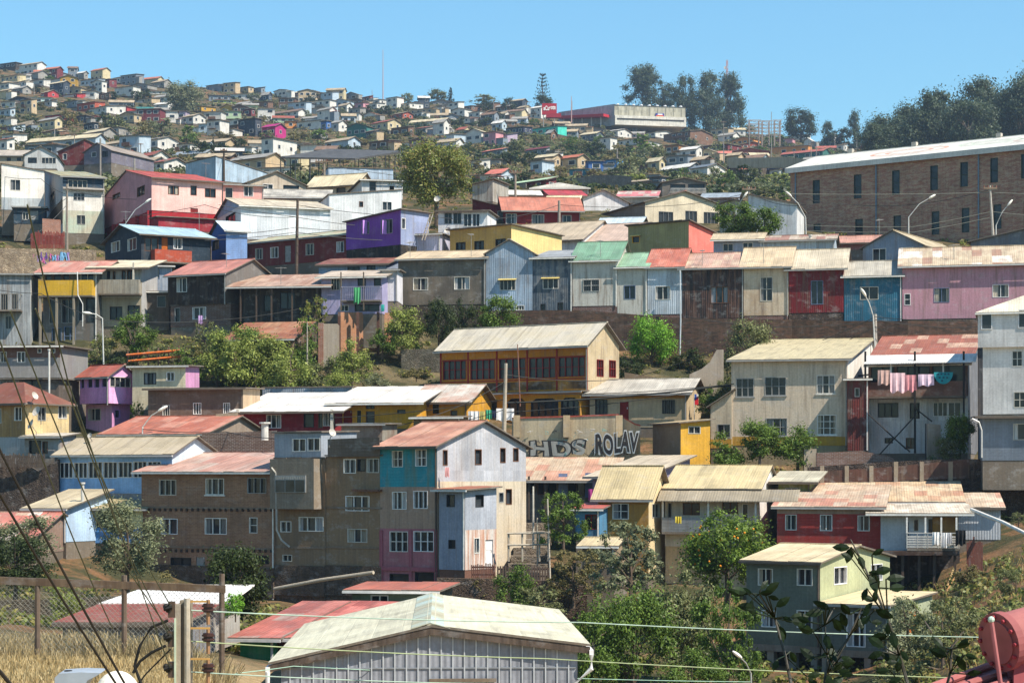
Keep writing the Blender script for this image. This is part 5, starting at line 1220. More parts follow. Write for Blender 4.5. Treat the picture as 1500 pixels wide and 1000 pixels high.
FAR = '''
0 23 23 91 93 101 dark dark f
1 26 26 104 112 127 cream grey a
26 44 44 108 111 118 white grey a
40 64 64 115 118 127 white bluegrey a
65 88 88 113 117 126 white cream a
88 113 113 110 114 130 mustard brown g
78 93 93 106 108 114 grey grey f
118 144 144 113 117 127 paleblue grey a
145 160 171 115 117 128 maroon brown a
168 195 195 122 128 142 white dark f
0 12 16 126 133 148 cream tan a
18 33 46 126 130 138 grey grey a
60 70 86 130 136 143 red tan a
86 113 113 136 139 144 red blue s
120 139 139 131 134 146 white bluegrey f
140 160 162 133 138 147 brown grey a
38 75 75 138 143 152 palecyan tan a
1 22 22 147 149 159 white white f
60 76 76 146 149 157 white grey f
78 112 112 145 150 159 bluegrey tan a
113 139 154 146 151 165 brickred tan a
160 195 195 144 150 157 bluegrey tan a
130 156 184 154 158 168 white cream s
170 186 186 155 157 168 red grey f
66 97 97 165 169 178 red dark f
126 140 140 169 170 179 red dark f
106 126 126 169 170 180 darkblue dark f
24 45 52 177 184 190 grey tan a
0 9 22 169 173 184 white bluegrey a
0 20 20 183 186 192 paleblue blue s
3 19 19 191 197 213 white red a
140 174 174 187 188 199 grey grey f
62 84 97 190 192 200 tan brown a
97 127 127 191 197 203 lime red a
122 152 152 190 194 203 grey cream a
40 140 140 200 205 219 paleblue cream a
70 76 98 208 210 222 orange orange f
146 194 194 206 210 219 white tan a
158 186 186 217 222 227 brown red g
160 195 195 224 226 238 paleblue grey f
55 128 138 238 246 256 white bluegrey a
190 216 216 122 126 132 grey grey g
212 248 248 130 134 138 white tan a
226 250 250 137 142 150 white grey a
226 246 246 150 153 160 white white a
200 225 225 154 160 166 white teal a
226 248 248 157 161 170 mint grey a
210 228 228 164 165 176 white brown f
243 260 260 161 163 180 white red f
260 272 272 160 163 178 lilac red f
272 295 316 151 157 164 mustard brown a
323 343 343 153 157 164 yellow tan g
306 336 336 136 140 149 bluegrey grey f
336 378 378 135 138 147 white grey f
311 340 340 144 147 152 lime tan a
356 378 378 150 154 161 palegreen grey a
346 362 362 148 152 158 white grey a
267 283 301 166 171 182 white tan a
298 324 324 163 164 175 white grey f
324 353 353 161 163 174 mint grey f
303 322 322 176 177 200 white dark f
322 349 349 174 176 187 white dark f
326 341 341 187 189 200 white dark f
291 303 303 180 182 195 paleblue grey f
349 374 383 173 175 200 darkblue dark f
384 403 419 181 186 202 magenta magenta a
383 400 435 201 203 230 white grey f
207 231 262 202 205 220 white grey a
248 278 278 209 212 221 white grey f
283 306 306 206 209 217 paleblue tan a
200 228 228 215 217 223 white bluegrey f
202 225 247 221 229 237 white red a
225 240 277 233 238 250 white red a
279 302 302 232 236 241 white green a
313 345 345 233 237 244 tan grey a
345 376 376 234 238 248 white tan a
365 384 384 206 210 224 white tan a
408 432 432 141 144 160 brown cream f
446 475 475 157 159 168 white white f
468 487 487 148 151 158 darkblue tan a
486 509 509 143 149 156 paleblue bluegrey g
520 532 532 146 151 162 pink grey a
510 531 531 143 148 156 brown maroon g
540 556 572 143 147 154 white grey a
536 552 564 149 152 160 white cream a
495 508 516 152 155 165 white tan a
399 437 437 160 165 172 white brown a
400 430 430 170 173 180 mint red a
441 480 480 168 173 178 grey grey a
418 434 434 177 178 188 orange brown f
435 470 470 176 178 190 white red f
470 478 485 176 178 193 blue grey f
485 496 508 177 180 193 white grey a
494 511 511 166 168 173 white grey f
515 526 526 164 166 178 white brown f
508 537 537 178 186 203 teal dark g
543 568 587 171 180 192 cream red a
575 590 605 165 167 175 brickred tan a
573 598 606 183 187 201 brown red a
575 600 620 147 153 160 white terracotta a
476 510 528 200 207 217 paleblue tan a
541 569 587 202 207 219 brown tan a
600 611 621 146 150 157 white cream a
628 662 662 145 150 154 grey brown g
640 664 664 151 154 160 white tan a
600 634 634 155 160 168 tan tan a
634 647 660 155 157 168 white red f
668 690 705 152 157 164 brown tan a
705 738 738 160 166 172 brown maroon g
719 735 735 152 154 160 white grey f
757 768 779 154 158 166 cream tan a
628 655 655 165 169 174 white tan a
607 618 628 162 165 173 white dark f
653 672 672 167 171 177 bluegrey grey g
670 688 702 169 173 181 white cream a
704 724 731 165 168 183 bluegrey brown a
729 740 747 164 167 176 white tan a
600 652 652 172 178 185 white cream a
608 624 646 184 188 196 grey red a
646 655 664 184 189 194 white grey g
669 680 690 186 190 197 cream red a
652 665 682 193 197 215 paleblue grey a
682 705 716 188 194 212 white cream g
708 726 726 192 194 214 pink tan f
723 743 758 194 198 214 lilac dark s
733 757 757 174 178 186 brown grey a
750 771 771 170 174 181 paleblue grey a
741 767 780 181 187 197 navy salmon a
778 817 817 182 187 199 turquoise grey a
706 735 743 216 221 231 bluegrey salmon a
600 632 632 201 206 216 brown tan g
770 800 805 214 219 229 bluegrey maroon a
690 703 718 231 235 249 white tan a
717 732 732 232 234 244 grey grey f
777 794 794 234 236 255 paleblue grey f
712 734 753 245 255 266 paleblue salmon a
692 718 718 250 257 266 white tan a
738 800 815 262 268 279 maroon mint a
837 865 874 173 177 187 blue white a
812 835 835 178 181 190 brown tan a
878 904 904 175 181 188 maroon brown g
906 928 928 172 183 190 mustard olive g
928 946 946 180 182 190 mustard brown f
800 807 815 191 195 205 brown grey a
815 845 845 188 193 201 bluegrey tan a
848 886 886 186 191 196 grey tan g
850 873 885 192 197 207 slate cream a
888 905 925 189 192 201 white white a
879 894 904 200 202 222 white white f
924 943 943 193 196 203 pinkw grey a
905 935 969 203 205 213 white tan f
938 960 992 190 195 202 white cream a
972 1011 1044 186 195 211 brown tan a
974 994 1012 211 213 226 orangebrown orange f
800 812 825 221 224 234 white grey a
800 810 810 232 235 248 white tan a
834 860 860 243 248 258 tealblue salmon a
862 884 884 233 236 252 blue cream a
884 904 904 227 234 249 brightblue cream a
938 951 951 253 255 262 grey terracotta a
951 968 976 258 260 277 slate grey f
911 952 952 262 267 276 grey tan s
968 1010 1027 237 247 256 bluegrey white a
1011 1036 1063 240 246 259 white slate a
1006 1030 1046 229 235 242 brown tan a
1072 1095 1108 243 249 258 bluegrey salmon a
1128 1158 1176 232 238 248 navy tan a
1127 1142 1160 247 249 260 white white f
1041 1067 1067 184 189 200 tan pink a
1063 1092 1092 186 190 200 white cream a
1072 1104 1104 200 205 212 orange salmon g
1030 1066 1086 206 213 221 maroon tan a
1086 1120 1120 205 212 218 brickred tan g
1070 1126 1126 215 222 230 brickred cream g
1134 1161 1161 201 204 210 pink tan f
1128 1184 1184 209 215 229 orange salmonred a
1144 1205 1205 219 224 234 teal salmonred a
1196 1224 1224 212 217 222 brown salmonred a
1218 1248 1266 220 225 233 maroon salmonred a
1196 1222 1222 230 233 239 white salmon a
'''
EXTRA = '''
118 150 150 236 242 252 grey tan a
20 55 60 224 230 240 tan grey a
255 300 300 222 226 232 white bluegrey a
180 208 208 160 163 170 white grey a
4 30 30 118 121 128 bluegrey tan a
196 222 222 142 145 152 tan brown a
300 330 330 204 208 214 tan tan a
330 362 362 212 216 224 paleblue grey a
436 470 470 193 196 203 grey white f
600 640 640 222 227 236 grey tan a
640 668 668 204 208 216 white tan a
744 770 770 200 203 211 grey tan a
1100 1126 1126 224 228 234 tan cream a
1046 1070 1070 222 225 230 white salmon a
860 884 884 208 212 220 tan grey a
1150 1180 1180 196 199 206 white terracotta a
420 446 446 206 210 217 white red a
196 224 224 232 237 246 grey tan a
430 470 470 232 238 248 tan grey a
384 416 416 240 246 258 white tan a
'''
ORD = ['first', 'second', 'third', 'fourth', 'fifth', 'sixth', 'seventh', 'eighth', 'ninth', 'tenth', 'eleventh', 'twelfth', 'thirteenth', 'fourteenth', 'fifteenth']
rows = [l.split() for l in (FAR+EXTRA).strip().splitlines() if l.strip()]
items = []
for q in rows:
    x0, xc, x1, yt, ye, yb = map(int, q[:6]); items.append([x0, xc, x1, yt, ye, yb, q[6], q[7], q[8]])
BUSH = '''53 139 16 14 dark|165 150 18 18 dark|197 145 14 14 dark|213 152 26 22 dark|47 186 34 14 dark|34 207 36 22 dark|98 188 30 26 dry|152 188 26 24 dark|168 194 30 26 olive|182 200 26 20 olive|8 118 12 8 grey
236 204 52 30 grey|210 206 30 28 dry|275 209 32 24 green|291 232 38 26 dark|352 224 22 26 dark|312 230 12 28 pine|327 205 40 12 dry|372 150 24 16 grey|400 157 18 10 dry|563 172 30 20 dark|540 168 18 16 dark|466 206 28 18 green|445 206 24 14 dry
712 184 26 14 dark|673 187 24 14 dark|688 194 18 10 grey|827 177 14 12 grey|893 173 16 10 green|783 183 20 10 green|835 224 34 28 green|852 228 28 26 olive|872 232 34 30 dark|786 216 34 24 olive|758 224 34 22 olive|748 244 40 24 dark
775 246 24 22 dark|940 226 42 28 green|960 234 34 24 olive|922 252 40 30 olive|985 206 16 10 green|905 236 30 24 dry|890 248 24 20 dry|1090 270 34 28 dark|1064 272 30 22 green|1108 262 24 20 olive|1140 272 50 18 lime|1080 286 44 16 grey
1046 262 22 20 olive|1110 284 40 16 grey|1012 214 20 12 olive|1110 222 14 10 dark|1060 222 30 10 green|1135 208 30 12 green|1212 226 18 10 green|1100 196 30 14 olive|930 274 50 18 lime|975 276 20 14 green|700 222 18 12 dry|640 248 40 26 dry
565 206 22 12 dry|585 214 22 18 dry|590 242 30 20 grey|530 214 30 12 dry|395 222 30 18 grey|430 214 26 20 dry|250 232 22 10 olive|10 180 14 10 dark|118 206 20 12 dark|60 160 18 10 dry|88 160 16 10 olive|104 152 14 8 green
500 240 30 14 dry|545 246 34 16 grey|660 270 34 18 olive|870 262 34 14 dry|820 262 30 18 dry|1000 262 26 16 green|150 222 18 10 olive|28 250 14 8 green|145 250 20 10 lime|205 130 14 8 grey|130 136 12 8 dark|800 212 20 14 olive'''.replace('\n', '|').split('|')
frr = random.Random(21)
BUSHR = [(236, 113, 304, 172), (583, 195, 698, 312)]
for q in BUSH:
    x_, b_, w_, h_ = map(int, q.split()[:4]); BUSHR.append((x_-w_/2, b_-h_, x_+w_/2, b_))
tries = 0
NREAL = len(items)
while len(items) < NREAL+190 and tries < 3600:
    tries += 1
    px = frr.uniform(0, 1260); top = row_at(SKY, px)
    yb = frr.uniform(top+4, top+34) if frr.random() < .5 else frr.uniform(top+10, 258)
    if px > 800 and px < 1010 and yb < 188: continue
    sc_ = F/ground_Y(px, yb)
    w_ = frr.uniform(4.5, 9)*sc_; hh_ = frr.choice([2.8, 3., 3.4, 5.2])*sc_; rr_ = frr.uniform(.6, 1.2)*sc_
    x0, x1, y0, y1 = px-w_/2, px+w_/2, yb-hh_-rr_, yb
    ov = 0
    for q in items:
        ox = min(x1, q[2])-max(x0, q[0]); oy = min(y1, q[5])-max(y0, q[3])
        if ox > 0 and oy > 0: ov = max(ov, ox*oy/((x1-x0)*(y1-y0)))
    for q in BUSHR:
        ox = min(x1, q[2])-max(x0, q[0]); oy = min(y1, q[3])-max(y0, q[1])
        if ox > 0 and oy > 0: ov = max(ov, 1.6*ox*oy/((q[2]-q[0])*(q[3]-q[1])), ox*oy/((x1-x0)*(y1-y0)))
    if ov > .3: continue
    kd = frr.choice('aaaafg'); xc = x1 if frr.random() < .6 else x0+w_*.68
    items.append([x0, xc, x1, y0, yb-hh_, yb, frr.choice(['white', 'white', 'grey', 'tan', 'paleblue', 'brown', 'bluegrey', 'cream', 'darkblue', 'maroon']), frr.choice(['tan', 'tan', 'grey', 'grey', 'white', 'brown', 'terracotta', 'cream']), kd])
SMALL = {id(q) for q in items[NREAL:]} | {id(q) for q in sorted(items[:NREAL], key=lambda q: (q[2]-q[0])*(q[5]-q[3]))[:max(0, NREAL-192)]}
print('far houses', len(items), tries)
groups = {}
for it in items:
    st = 'two-storey ' if it[5]-it[4] > (11 if it[5] < 215 else 13) else 'low '
    rt = {'a': 'roof', 'g': 'gable', 'f': 'flat roof', 's': 'lean-to roof'}[it[8]]
    zone = 'near the hilltop' if it[5] < 168 else ('half-way up the hill' if it[5] < 206 else 'near the hill foot')
    it.append(f"{st}{WORD.get(it[6], it[6])} house with {WORD.get(it[7], it[7])} {rt} {zone}")
    if id(it) not in SMALL: groups.setdefault(it[9], []).append(it)
PANE = MB(); PANE.box(-.5, -.06, -.5, .5, -.005, .5, 0); PANE.box(-.42, -.075, -.42, .42, -.061, .42, 1)
pane_o = PANE.build('window', ['flat:c9c8c4', 'glass']); PANE_ME = pane_o.data; bpy.data.objects.remove(pane_o)
frr = random.Random(4)
SMALLS = []
for it in items:
    x0, xc, x1, yt, ye, yb, wc, rc, kd, lab = it
    same = sorted(groups.get(lab, []))
    small = id(it) in SMALL
    if len(same) > 1 and not small: lab = f"{lab}, {ORD[same.index(it)]} such from left"
    Y = ground_Y((x0+xc)/2, yb-1.0)
    if yb > 236: Y = min(Y, 560)
    side = x1 > xc
    rz = frr.choice([-44, -38, -34]) if side else frr.choice([-34, -30, -38, -24, -10, 6])
    k = {'a': 'gx', 'g': 'gy', 'f': 'flat', 's': 'sb'}[kd]
    low = k == 'gx' and frr.random() < .45
    if low: k = 'sb'
    wk = frr.choice(['siding:', 'board:', 'plaster:', 'plaster:'])+FC[wc]+':.3'
    rfm = ('roof:'+RC[rc]) if kd != 'f' else 'roof:'+RC[rc]
    h_ = House('house', lab, x0, xc, ye, yb, Y, rz, wk, kind=k, yr=yt if kd in 'ags' else None, roof=rfm, R=x1 if side else None, d=frr.uniform(4.5, 6.5), fd=3.5, rmax=.7 if low else 1.25, fmat=frr.choice(['plaster:4a423a', 'board:4d3d32', 'plaster:5d564d']),  # dark foundation colours stand for the shade beneath these houses
               oh=.45, far=True, group='houses across the far hillside', th=.16)
    if frr.random() < .5:
        aw, ah, ad = frr.uniform(1.6, 3.4), h_.h*frr.uniform(.5, .8), frr.uniform(2, 4)
        sx = -aw-.02 if frr.random() < .5 else h_.w+.02
        y0_ = frr.uniform(-1.2, .6)
        an_ = MB().box(sx, y0_, -2.5, sx+aw, y0_+ad, ah).build('annexe', frr.choice(['board:', 'siding:', 'plaster:'])+frr.choice([FC[wc], FC['grey'], FC['brown'], FC['tan'], FC['bluegrey'], FC['white']])+':.4', h_.root)
        MB().slab([(sx-.2, y0_-.35, ah+.05), (sx+aw+.2, y0_-.35, ah+.05), (sx+aw+.2, y0_+ad, ah+.5), (sx-.2, y0_+ad, ah+.5)], .1).build('annexe_roof', 'roof:'+frr.choice(['a39a88', '8a6a58', '9a9890', 'b3a283', '7a6250', 'a8685c']), h_.root)
    if frr.random() < .45:
        bx0 = h_.w*frr.uniform(0, .4); bx1 = bx0+h_.w*frr.uniform(.3, .6); bz = h_.h*.5 if h_.h > 4.5 else .1
        bl__ = MB().box(bx0, -1.1, bz-.15, bx1, -.01, bz).build('balcony', 'board:6d5c4c', h_.root)
        MB().box(bx0, -1.1, bz+.002, bx1, -1.0, bz+.85).build('railing', frr.choice(['board:8a8478', 'board:6d4a3a', 'siding:b5b4b0']), bl__)
    ns = max(1, round((h_.h-.4)/2.7)); nw = max(1, min(4, round(h_.w/3.2)))
    for sy in range(ns):
        for i in range(nw):
            if frr.random() < .14: continue
            w_ = frr.uniform(.9, 2.4); hh_ = min(1.25, h_.h*.45)
            o = bpy.data.objects.new('window', PANE_ME); COL.objects.link(o); o.parent = h_.root
            o.location = (h_.w*(i+.5)/nw+frr.uniform(-.25, .25), 0, h_.h*(sy+.56)/ns); o.scale = (min(w_, h_.w/nw*.7), 1, hh_)
    if side:
        for i in range(max(1, min(2, round(h_.d/4)))):
            o = bpy.data.objects.new('window', PANE_ME); COL.objects.link(o); o.parent = h_.root
            o.rotation_euler = (0, 0, R_(90)); o.location = (h_.w, h_.d*(i+.5)/max(1, min(2, round(h_.d/4))), h_.h*.58); o.scale = (1.1, 1, min(1.2, h_.h*.45))
    if small: SMALLS.append(h_.root)
# the many tiny houses between them read as one mass
def merge(roots, name, mats_out):
    import bmesh
    v, fcs, uvs, mids, mats = [], [], [], [], []
    bpy.context.view_layer.update()
    for r_ in roots:
        for o in [r_]+list(r_.children_recursive):
            if o.type != 'MESH': continue
            me = o.data; b0 = len(v); W = o.matrix_world
            v += [tuple(W @ q.co) for q in me.vertices]
            u_ = me.uv_layers[0].data if me.uv_layers else None
            for p_ in me.polygons:
                fcs.append(tuple(b0+k for k in p_.vertices))
                for li in p_.loop_indices: uvs.append(tuple(u_[li].uv) if u_ else (0, 0))
                mt_ = me.materials[p_.material_index]
                if mt_ not in mats: mats.append(mt_)
                mids.append(mats.index(mt_))
    for r_ in roots:
        for o in list(r_.children_recursive)+[r_]: bpy.data.objects.remove(o)
    me = bpy.data.meshes.new(name); me.from_pydata(v, [], fcs)
    l_ = me.uv_layers.new(name='UVMap'); l_.data.foreach_set('uv', np.array(uvs, dtype=np.float32).ravel())
    for m_ in mats: me.materials.append(m_)
    me.polygons.foreach_set('material_index', mids); me.update()
    o = bpy.data.objects.new(name, me); COL.objects.link(o); return o
tag(merge(SMALLS, 'tiny_houses', None), 'mass of tiny houses and sheds packed between the hillside houses', 'houses', kind='stuff')
# hillside houses large enough to draw by hand
H('house', 'dark maroon house with long veranda and gabled end below the lime house', 123, 163, 222, 240, 402, -26, 'plaster:6d6a78', kind='gy', yr=210, L=None, d=14, roof='roof:8a8076', fd=3, group='houses across the far hillside', wf=[(134,218,141,230,'w11'),(150,219,158,230,'k21')])
H('house', 'long maroon clapboard wing with white window left of the gabled veranda', 85, 123, 222, 242, 405, -8, 'siding:6e2c2c', kind='sr', rise=2.2, d=8, roof='roof:9c948a', fd=3, group='houses across the far hillside', wf=[(92,225,98,234,'w11')])
H('house', 'white gabled house with two window groups beside the beige house', 36, 83, 227, 247, 380, 6, 'siding:c6c9ca', kind='gy', yr=215, d=12, roof='roof:aaaaa8', fd=3, group='houses across the far hillside', wf=[(41,231,54,239,'k21'),(61,231,82,240,'w41')])
H('house', 'beige flat house with two small windows at the left edge', -20, 36, 228, 247, 384, 2, 'plaster:a89a84', kind='gx', yr=221, d=9, roof='roof:a59d92', fd=3, group='houses across the far hillside', wf=[(10,231,16,236,'k11'),(25,231,31,236,'k11')])
# the big shop on the hilltop
su = House('supermarket', 'big grey hilltop shop hall with red canopy and rooftop sign', 900, 1004, 156, 171, 905, 11, 'corr:b0ad9c:.1', kind='flat', side='corr:9aa2a8:.1', roof='metal:9da3a8', cat='shop', fd=0, oh=.2, far=True, d=34)
pA, pB = P(900, 152.5, 901.5), P(818, 164.5, 924); zb_ = P(900, 184, 902).z
iv = su.M.inverted()
def sw(p, z=None): q = Vector(p); q.z = z if z is not None else q.z; return iv @ q
bk_ = Vector((14, 32, 0))
m = MB()
m.poly([sw(pB, zb_), sw(pA, zb_), sw(pA), sw(pB)]); m.poly([sw(pB), sw(pA), sw(pA+bk_), sw(pB+bk_)], 1); m.poly([sw(pB+bk_, zb_), sw(pB, zb_), sw(pB), sw(pB+bk_)])
m.build('side_wing', ['corr:98a0a6:.1', 'metal:9da3a8'], su.root)  # bluer grey than the hall: the wing's shade is painted in
cv = MB(); c0, c1 = P(816, 170, 917.), P(884, 166.5, 899)
cv.slab([tuple(iv @ c0), tuple(iv @ c1), tuple(iv @ (c1+Vector((4, 6, .2)))), tuple(iv @ (c0+Vector((4, 6, .2))))], 1.2); cv.build('canopy', 'flat:a8222e', su.root)
for k in range(5):
    q = c0.lerp(c1, .1+.2*k); MB().tube([iv @ (q+Vector((1, 2, -1))), iv @ (q+Vector((1, 2, -5.5)))], .25, 6).build('post', 'flat:b9b9b6', su.root)
for k in range(9):
    x = su.w*(k+.5)/9
    MB().box(x-.12, -.12, .5, x+.12, -.004, su.h-.6).build('wall_rib', 'flat:8a887a', su.root)
    MB().ball((x, 1.2, su.h+.5), (.8, .8, .5), 8, 4).build('roof_vent', 'metal:c5c8ca', su.root)
MB().box(0, -1.2, -4.2, su.w, su.d, -.05).build('plinth_wall', 'plaster:cfcdc4', su.root)
MB().box(1, -1.34, -1.9, su.w-1, -1.21, -1.3).build('plinth_slot', 'flat:3a3a3a', su.root)
bn = su.fb('banner', 'flat:2a3a8c', 960, 166.5, 972.5, 174, -.4, -.13)
su.fb('banner_print', 'flat:c8a030', 961, 170.5, 971.5, 173, -.45, -.401, bn); su.fb('banner_print', 'flat:c8303a', 961, 169.2, 971.5, 170.4, -.45, -.401, bn); su.fb('banner_print', 'flat:d9d9d9', 963, 167.2, 970, 169, -.45, -.401, bn)
sg = thing('shop_sign', 'red rooftop sign board with white script lettering', 'sign', P(794, 168, 900))
b_ = MB(); b_.box(0, 0, 0, *loc(sg, P(815.5, 151.5, 900)+Vector((0, 1.2, 0)))); b_.build('sign_board', 'flat:9c1c2c', sg)
lettering('aCuenta', 796, 162.5, 899.9, 6.8, ('flat:e0dede', 'flat:6d1420'), sg, wpx=18, out=False, slope=.08)
for px in (796, 812):
    q = P(px, 168, 900.5); MB().tube([loc(sg, q), loc(sg, q+Vector((0, 0, -7)))], .25, 6).build('post', 'metal:8a8a8a', sg)
tag(MB().box(*P(800, 172, 895), *(P(822, 166, 895)+Vector((0, 3, 0)))).build('shop_canopy', 'flat:8f1f2b'), 'dark red canopy end under the rooftop sign', 'canopy')
# ------------------------------------------------------------------ trees of the far hill
def ft(label, px, pyb, w, h, kind='round', pal='dark', n=900, ls=.05, seed=1, name='tree', Y=None, group='trees on the far hillside'):
    Yg = Y or ground_Y(px, pyb-1)
    return tree(name, label, px, pyb, Yg, w, h, kind, pal, n, ls, seed, group)
ft('big rounded grey-green tree on the skyline left of centre', 270, 174, 68, 62, 'round', 'grey', 9000, .02, 3)
ft('small round tree on the left skyline beside an antenna', 66, 116, 18, 16, 'round', 'grey', 600, .06, 2)
ft('norfolk pine with open whorls on the skyline', 795, 158, 24, 50, 'tier', 'pine', 1500, .028, 1, 'pine_tree')
ft('dark dense round tree under the norfolk pine', 796, 168, 34, 32, 'round', 'dark', 2200, .035, 2)
ft('slim dark conifer on the skyline right of a rounded tree', 660, 153, 15, 24, 'cone', 'pine', 900, .06, 1, 'conifer_tree')
ft('broad light green tree on the skyline left of the conifer', 641, 152, 34, 24, 'round', 'olive', 1600, .04, 4)
ft('small olive tree on the skyline left of the broad one', 622, 154, 16, 16, 'round', 'dark', 600, .06, 5)
ft('round olive tree on the skyline at the centre', 597, 153, 24, 18, 'round', 'olive', 900, .05, 6)
ft('large dark round tree on the skyline left of the cream house', 745, 166, 28, 24, 'round', 'dark', 1500, .04, 7)
ft('dark round tree left of the larger skyline tree', 711, 166, 20, 20, 'round', 'dark', 900, .05, 8)
ft('pale bushy tree on the skyline behind the dark round trees', 708, 152, 42, 12, 'bush', 'olive', 900, .05, 9)
ft('dark green tree on the skyline beside the wooden glass house', 458, 160, 34, 22, 'bush', 'dark', 1500, .04, 3)
ft('eucalyptus with a leaning side limb right of the shop hall', 942, 166, 66, 68, 'tall', 'euca', 13000, .019, 1, 'eucalyptus_tree')
ft('second eucalyptus lower and denser beside the leaning one', 974, 170, 56, 50, 'tall', 'euca', 8000, .02, 2, 'eucalyptus_tree')
ft('tall narrow eucalyptus in the middle of the ridge clump', 1004, 192, 48, 80, 'tall', 'euca', 13000, .019, 3, 'eucalyptus_tree')
ft('broad eucalyptus in the ridge clump below the lattice mast', 1034, 196, 62, 88, 'tall', 'euca', 16000, .019, 4, 'eucalyptus_tree')
ft('tallest dense eucalyptus at the right end of the ridge clump', 1069, 198, 54, 84, 'tall', 'euca', 16000, .019, 5, 'eucalyptus_tree')
ft('big round spreading tree standing alone right of the pylons', 1173, 210, 62, 56, 'round', 'dark', 9000, .02, 11)
ft('slender dark tree right of the big lone tree', 1213, 216, 26, 38, 'tall', 'euca', 2000, .035, 6)
ft('bushy dark tree between the slender one and the pointed one', 1230, 219, 44, 32, 'bush', 'dark', 2200, .035, 4)
ft('pointed dark tree above the white barracks roof', 1251, 222, 32, 58, 'tall', 'euca', 3200, .03, 7)
for i, (px, b, w, h, s_) in enumerate(((1284,232,40,52,1), (1310,232,58,72,2), (1338,228,62,92,3), (1364,226,56,96,4), (1392,224,60,104,5), (1418,224,54,90,6), (1444,220,62,106,7), (1470,220,54,98,1), (1496,216,60,116,2), (1524,214,60,120,3), (1548,214,58,100,4))):
    lab = ['low outer', 'wide-crowned', 'rounded', 'dark upright', 'broad leafy', 'thin-topped', 'tall domed', 'dense shaded', 'highest jagged', 'edge-cropped', 'outermost'][i]
    ft(f"{lab} eucalyptus of the grove behind the brick barracks, {ORD[i]} from left", px, b+16, w*1.75, (h+14)*.98, 'round' if i % 3 else 'tall', 'euca', 18000, .018, s_, 'eucalyptus_tree', Y=620+(i*37) % 90, group='eucalyptus grove behind the barracks')
brr = random.Random(77)
BUSH += [f"{x_} {y_} {w_} {h_} {p_}" for x_, y_, w_, h_, p_ in ((712,262,26,16,'dark'),(735,258,20,12,'olive'),(770,266,30,14,'dark'),(905,262,34,18,'dark'),(935,270,30,16,'olive'),(955,262,24,16,'dry'),(985,268,26,16,'dark'),(1010,272,24,14,'olive'),(700,250,22,14,'dry'),(830,278,40,12,'dry'),(880,276,30,10,'olive'),(815,284,26,10,'lime'),(640,276,26,14,'dark'),(560,268,24,14,'olive'),(420,262,26,12,'dark'),(380,256,22,12,'olive'),(1120,290,34,18,'olive'),(1075,296,40,18,'dark'),(1150,296,26,16,'green'),(1000,284,28,14,'olive'),(955,284,22,10,'dark'),(230,260,20,8,'olive'),(190,262,22,10,'dark'))]
for _ in range(110):
    px = brr.uniform(0, 1270); b_ = brr.uniform(row_at(SKY, px)+14, 258)
    if 800 < px < 1010 and b_ < 190: continue
    BUSH.append(f"{int(px)} {int(b_)} {int(brr.uniform(10, 26))} {int(brr.uniform(8, 17))} {brr.choice(['dark', 'dark', 'olive', 'grey', 'dry', 'green'])}")
bl_ = []
for q in BUSH:
    px, b, w, h, pal = q.split(); bl_.append((int(px), int(b), int(w), int(h), pal))
for pal in sorted({q[4] for q in bl_}):
    for zone in (0, 1, 2):
        L = sorted([q for q in bl_ if q[4] == pal and (0 if q[1] < 170 else (1 if q[1] < 226 else 2)) == zone])
        for i, (px, b, w, h, _) in enumerate(L):
            word = {'dark': 'dark green bushy tree', 'olive': 'olive bushy tree', 'dry': 'dry brownish thicket', 'grey': 'grey-green bushy tree', 'green': 'fresh green bush', 'lime': 'bright yellow-green shrub', 'pine': 'thin dark cypress'}[pal]
            zn = ('among the top houses', 'half way up the far hill', 'near the foot of the far hill')[zone]
            nm = f", number {i+1} from the left" if len(L) > 15 else f", {ORD[i]} such from left"
            ft(f"{word} {zn}"+(nm if len(L) > 1 else ''), px, b, w, h, 'cone' if pal == 'pine' else ('bush' if (px+b) % 3 else 'round'), pal, 700, .055, 1+(px % 5), 'tree' if h > 18 else 'bush', group='bushes on the far hillside')
wallslab('stone_wall', 'dark graffiti-covered stone wall under the blue stilt houses', 'stone:968e86,7a736c:.4', [(834,262,276),(880,256,278),(925,258,278)], 388, 380, th=.6)
wallslab('stone_wall', 'long pale stone terrace wall below the red-roofed houses', 'plaster:b8a892,9c8e7a:.5', [(1068,232,246),(1150,230,246),(1200,236,248)], 520, 500, th=.6)
# loose scrub between the houses
def scatter(name, label, cat, n, fn, ls, pal, per=14, spread=1., flat=.5):
    C = []; N = []
    while len(C) < n*per:
        q = fn()
        if q is None: continue
        p, s_ = q
        d = rng.normal(size=(per, 3)); d /= np.linalg.norm(d, axis=1)[:, None]
        c = np.array(p)+d*np.array([s_, s_, s_*flat])*rng.uniform(.4, 1, size=(per, 1))
        c[:, 2] = np.maximum(c[:, 2], p[2]-.1)
        C.append(c); N.append(d+np.array([0, 0, .4]))
        if len(C)*per > n*per: break
    me = leaf_mesh(name, np.concatenate(C), np.concatenate(N), ls, .6, PAL[pal] if pal in PAL else pal)
    o = bpy.data.objects.new(name, me); COL.objects.link(o)
    return tag(o, label, cat, kind='stuff')
def hillpt(pal_band):
    def f():
        px = rng.uniform(-60, 1300); Y = rng.uniform(300, 1040)
        x = (px-CX)/F*Y
        if math.sin(x*.03+Y*.011)+math.sin(x*.013-Y*.023+pal_band) < rng.uniform(-.9, 1.2): return None
        g = G(px, Y); return (g.x, g.y, g.z+.3), rng.uniform(.6, 2.2)
    return f
scatter('scrub', 'dark green scrub clumps over the far hillside', 'scrub', 2400, hillpt(4.), .5, 'dark', 30, flat=.6)
scatter('scrub', 'olive scrub spread over the dry far hillside', 'scrub', 2600, hillpt(0), .42, 'olive', 14)
scatter('scrub', 'dry brown weeds spread over the far hillside', 'scrub', 1800, hillpt(2.2), .4, 'dry', 12)
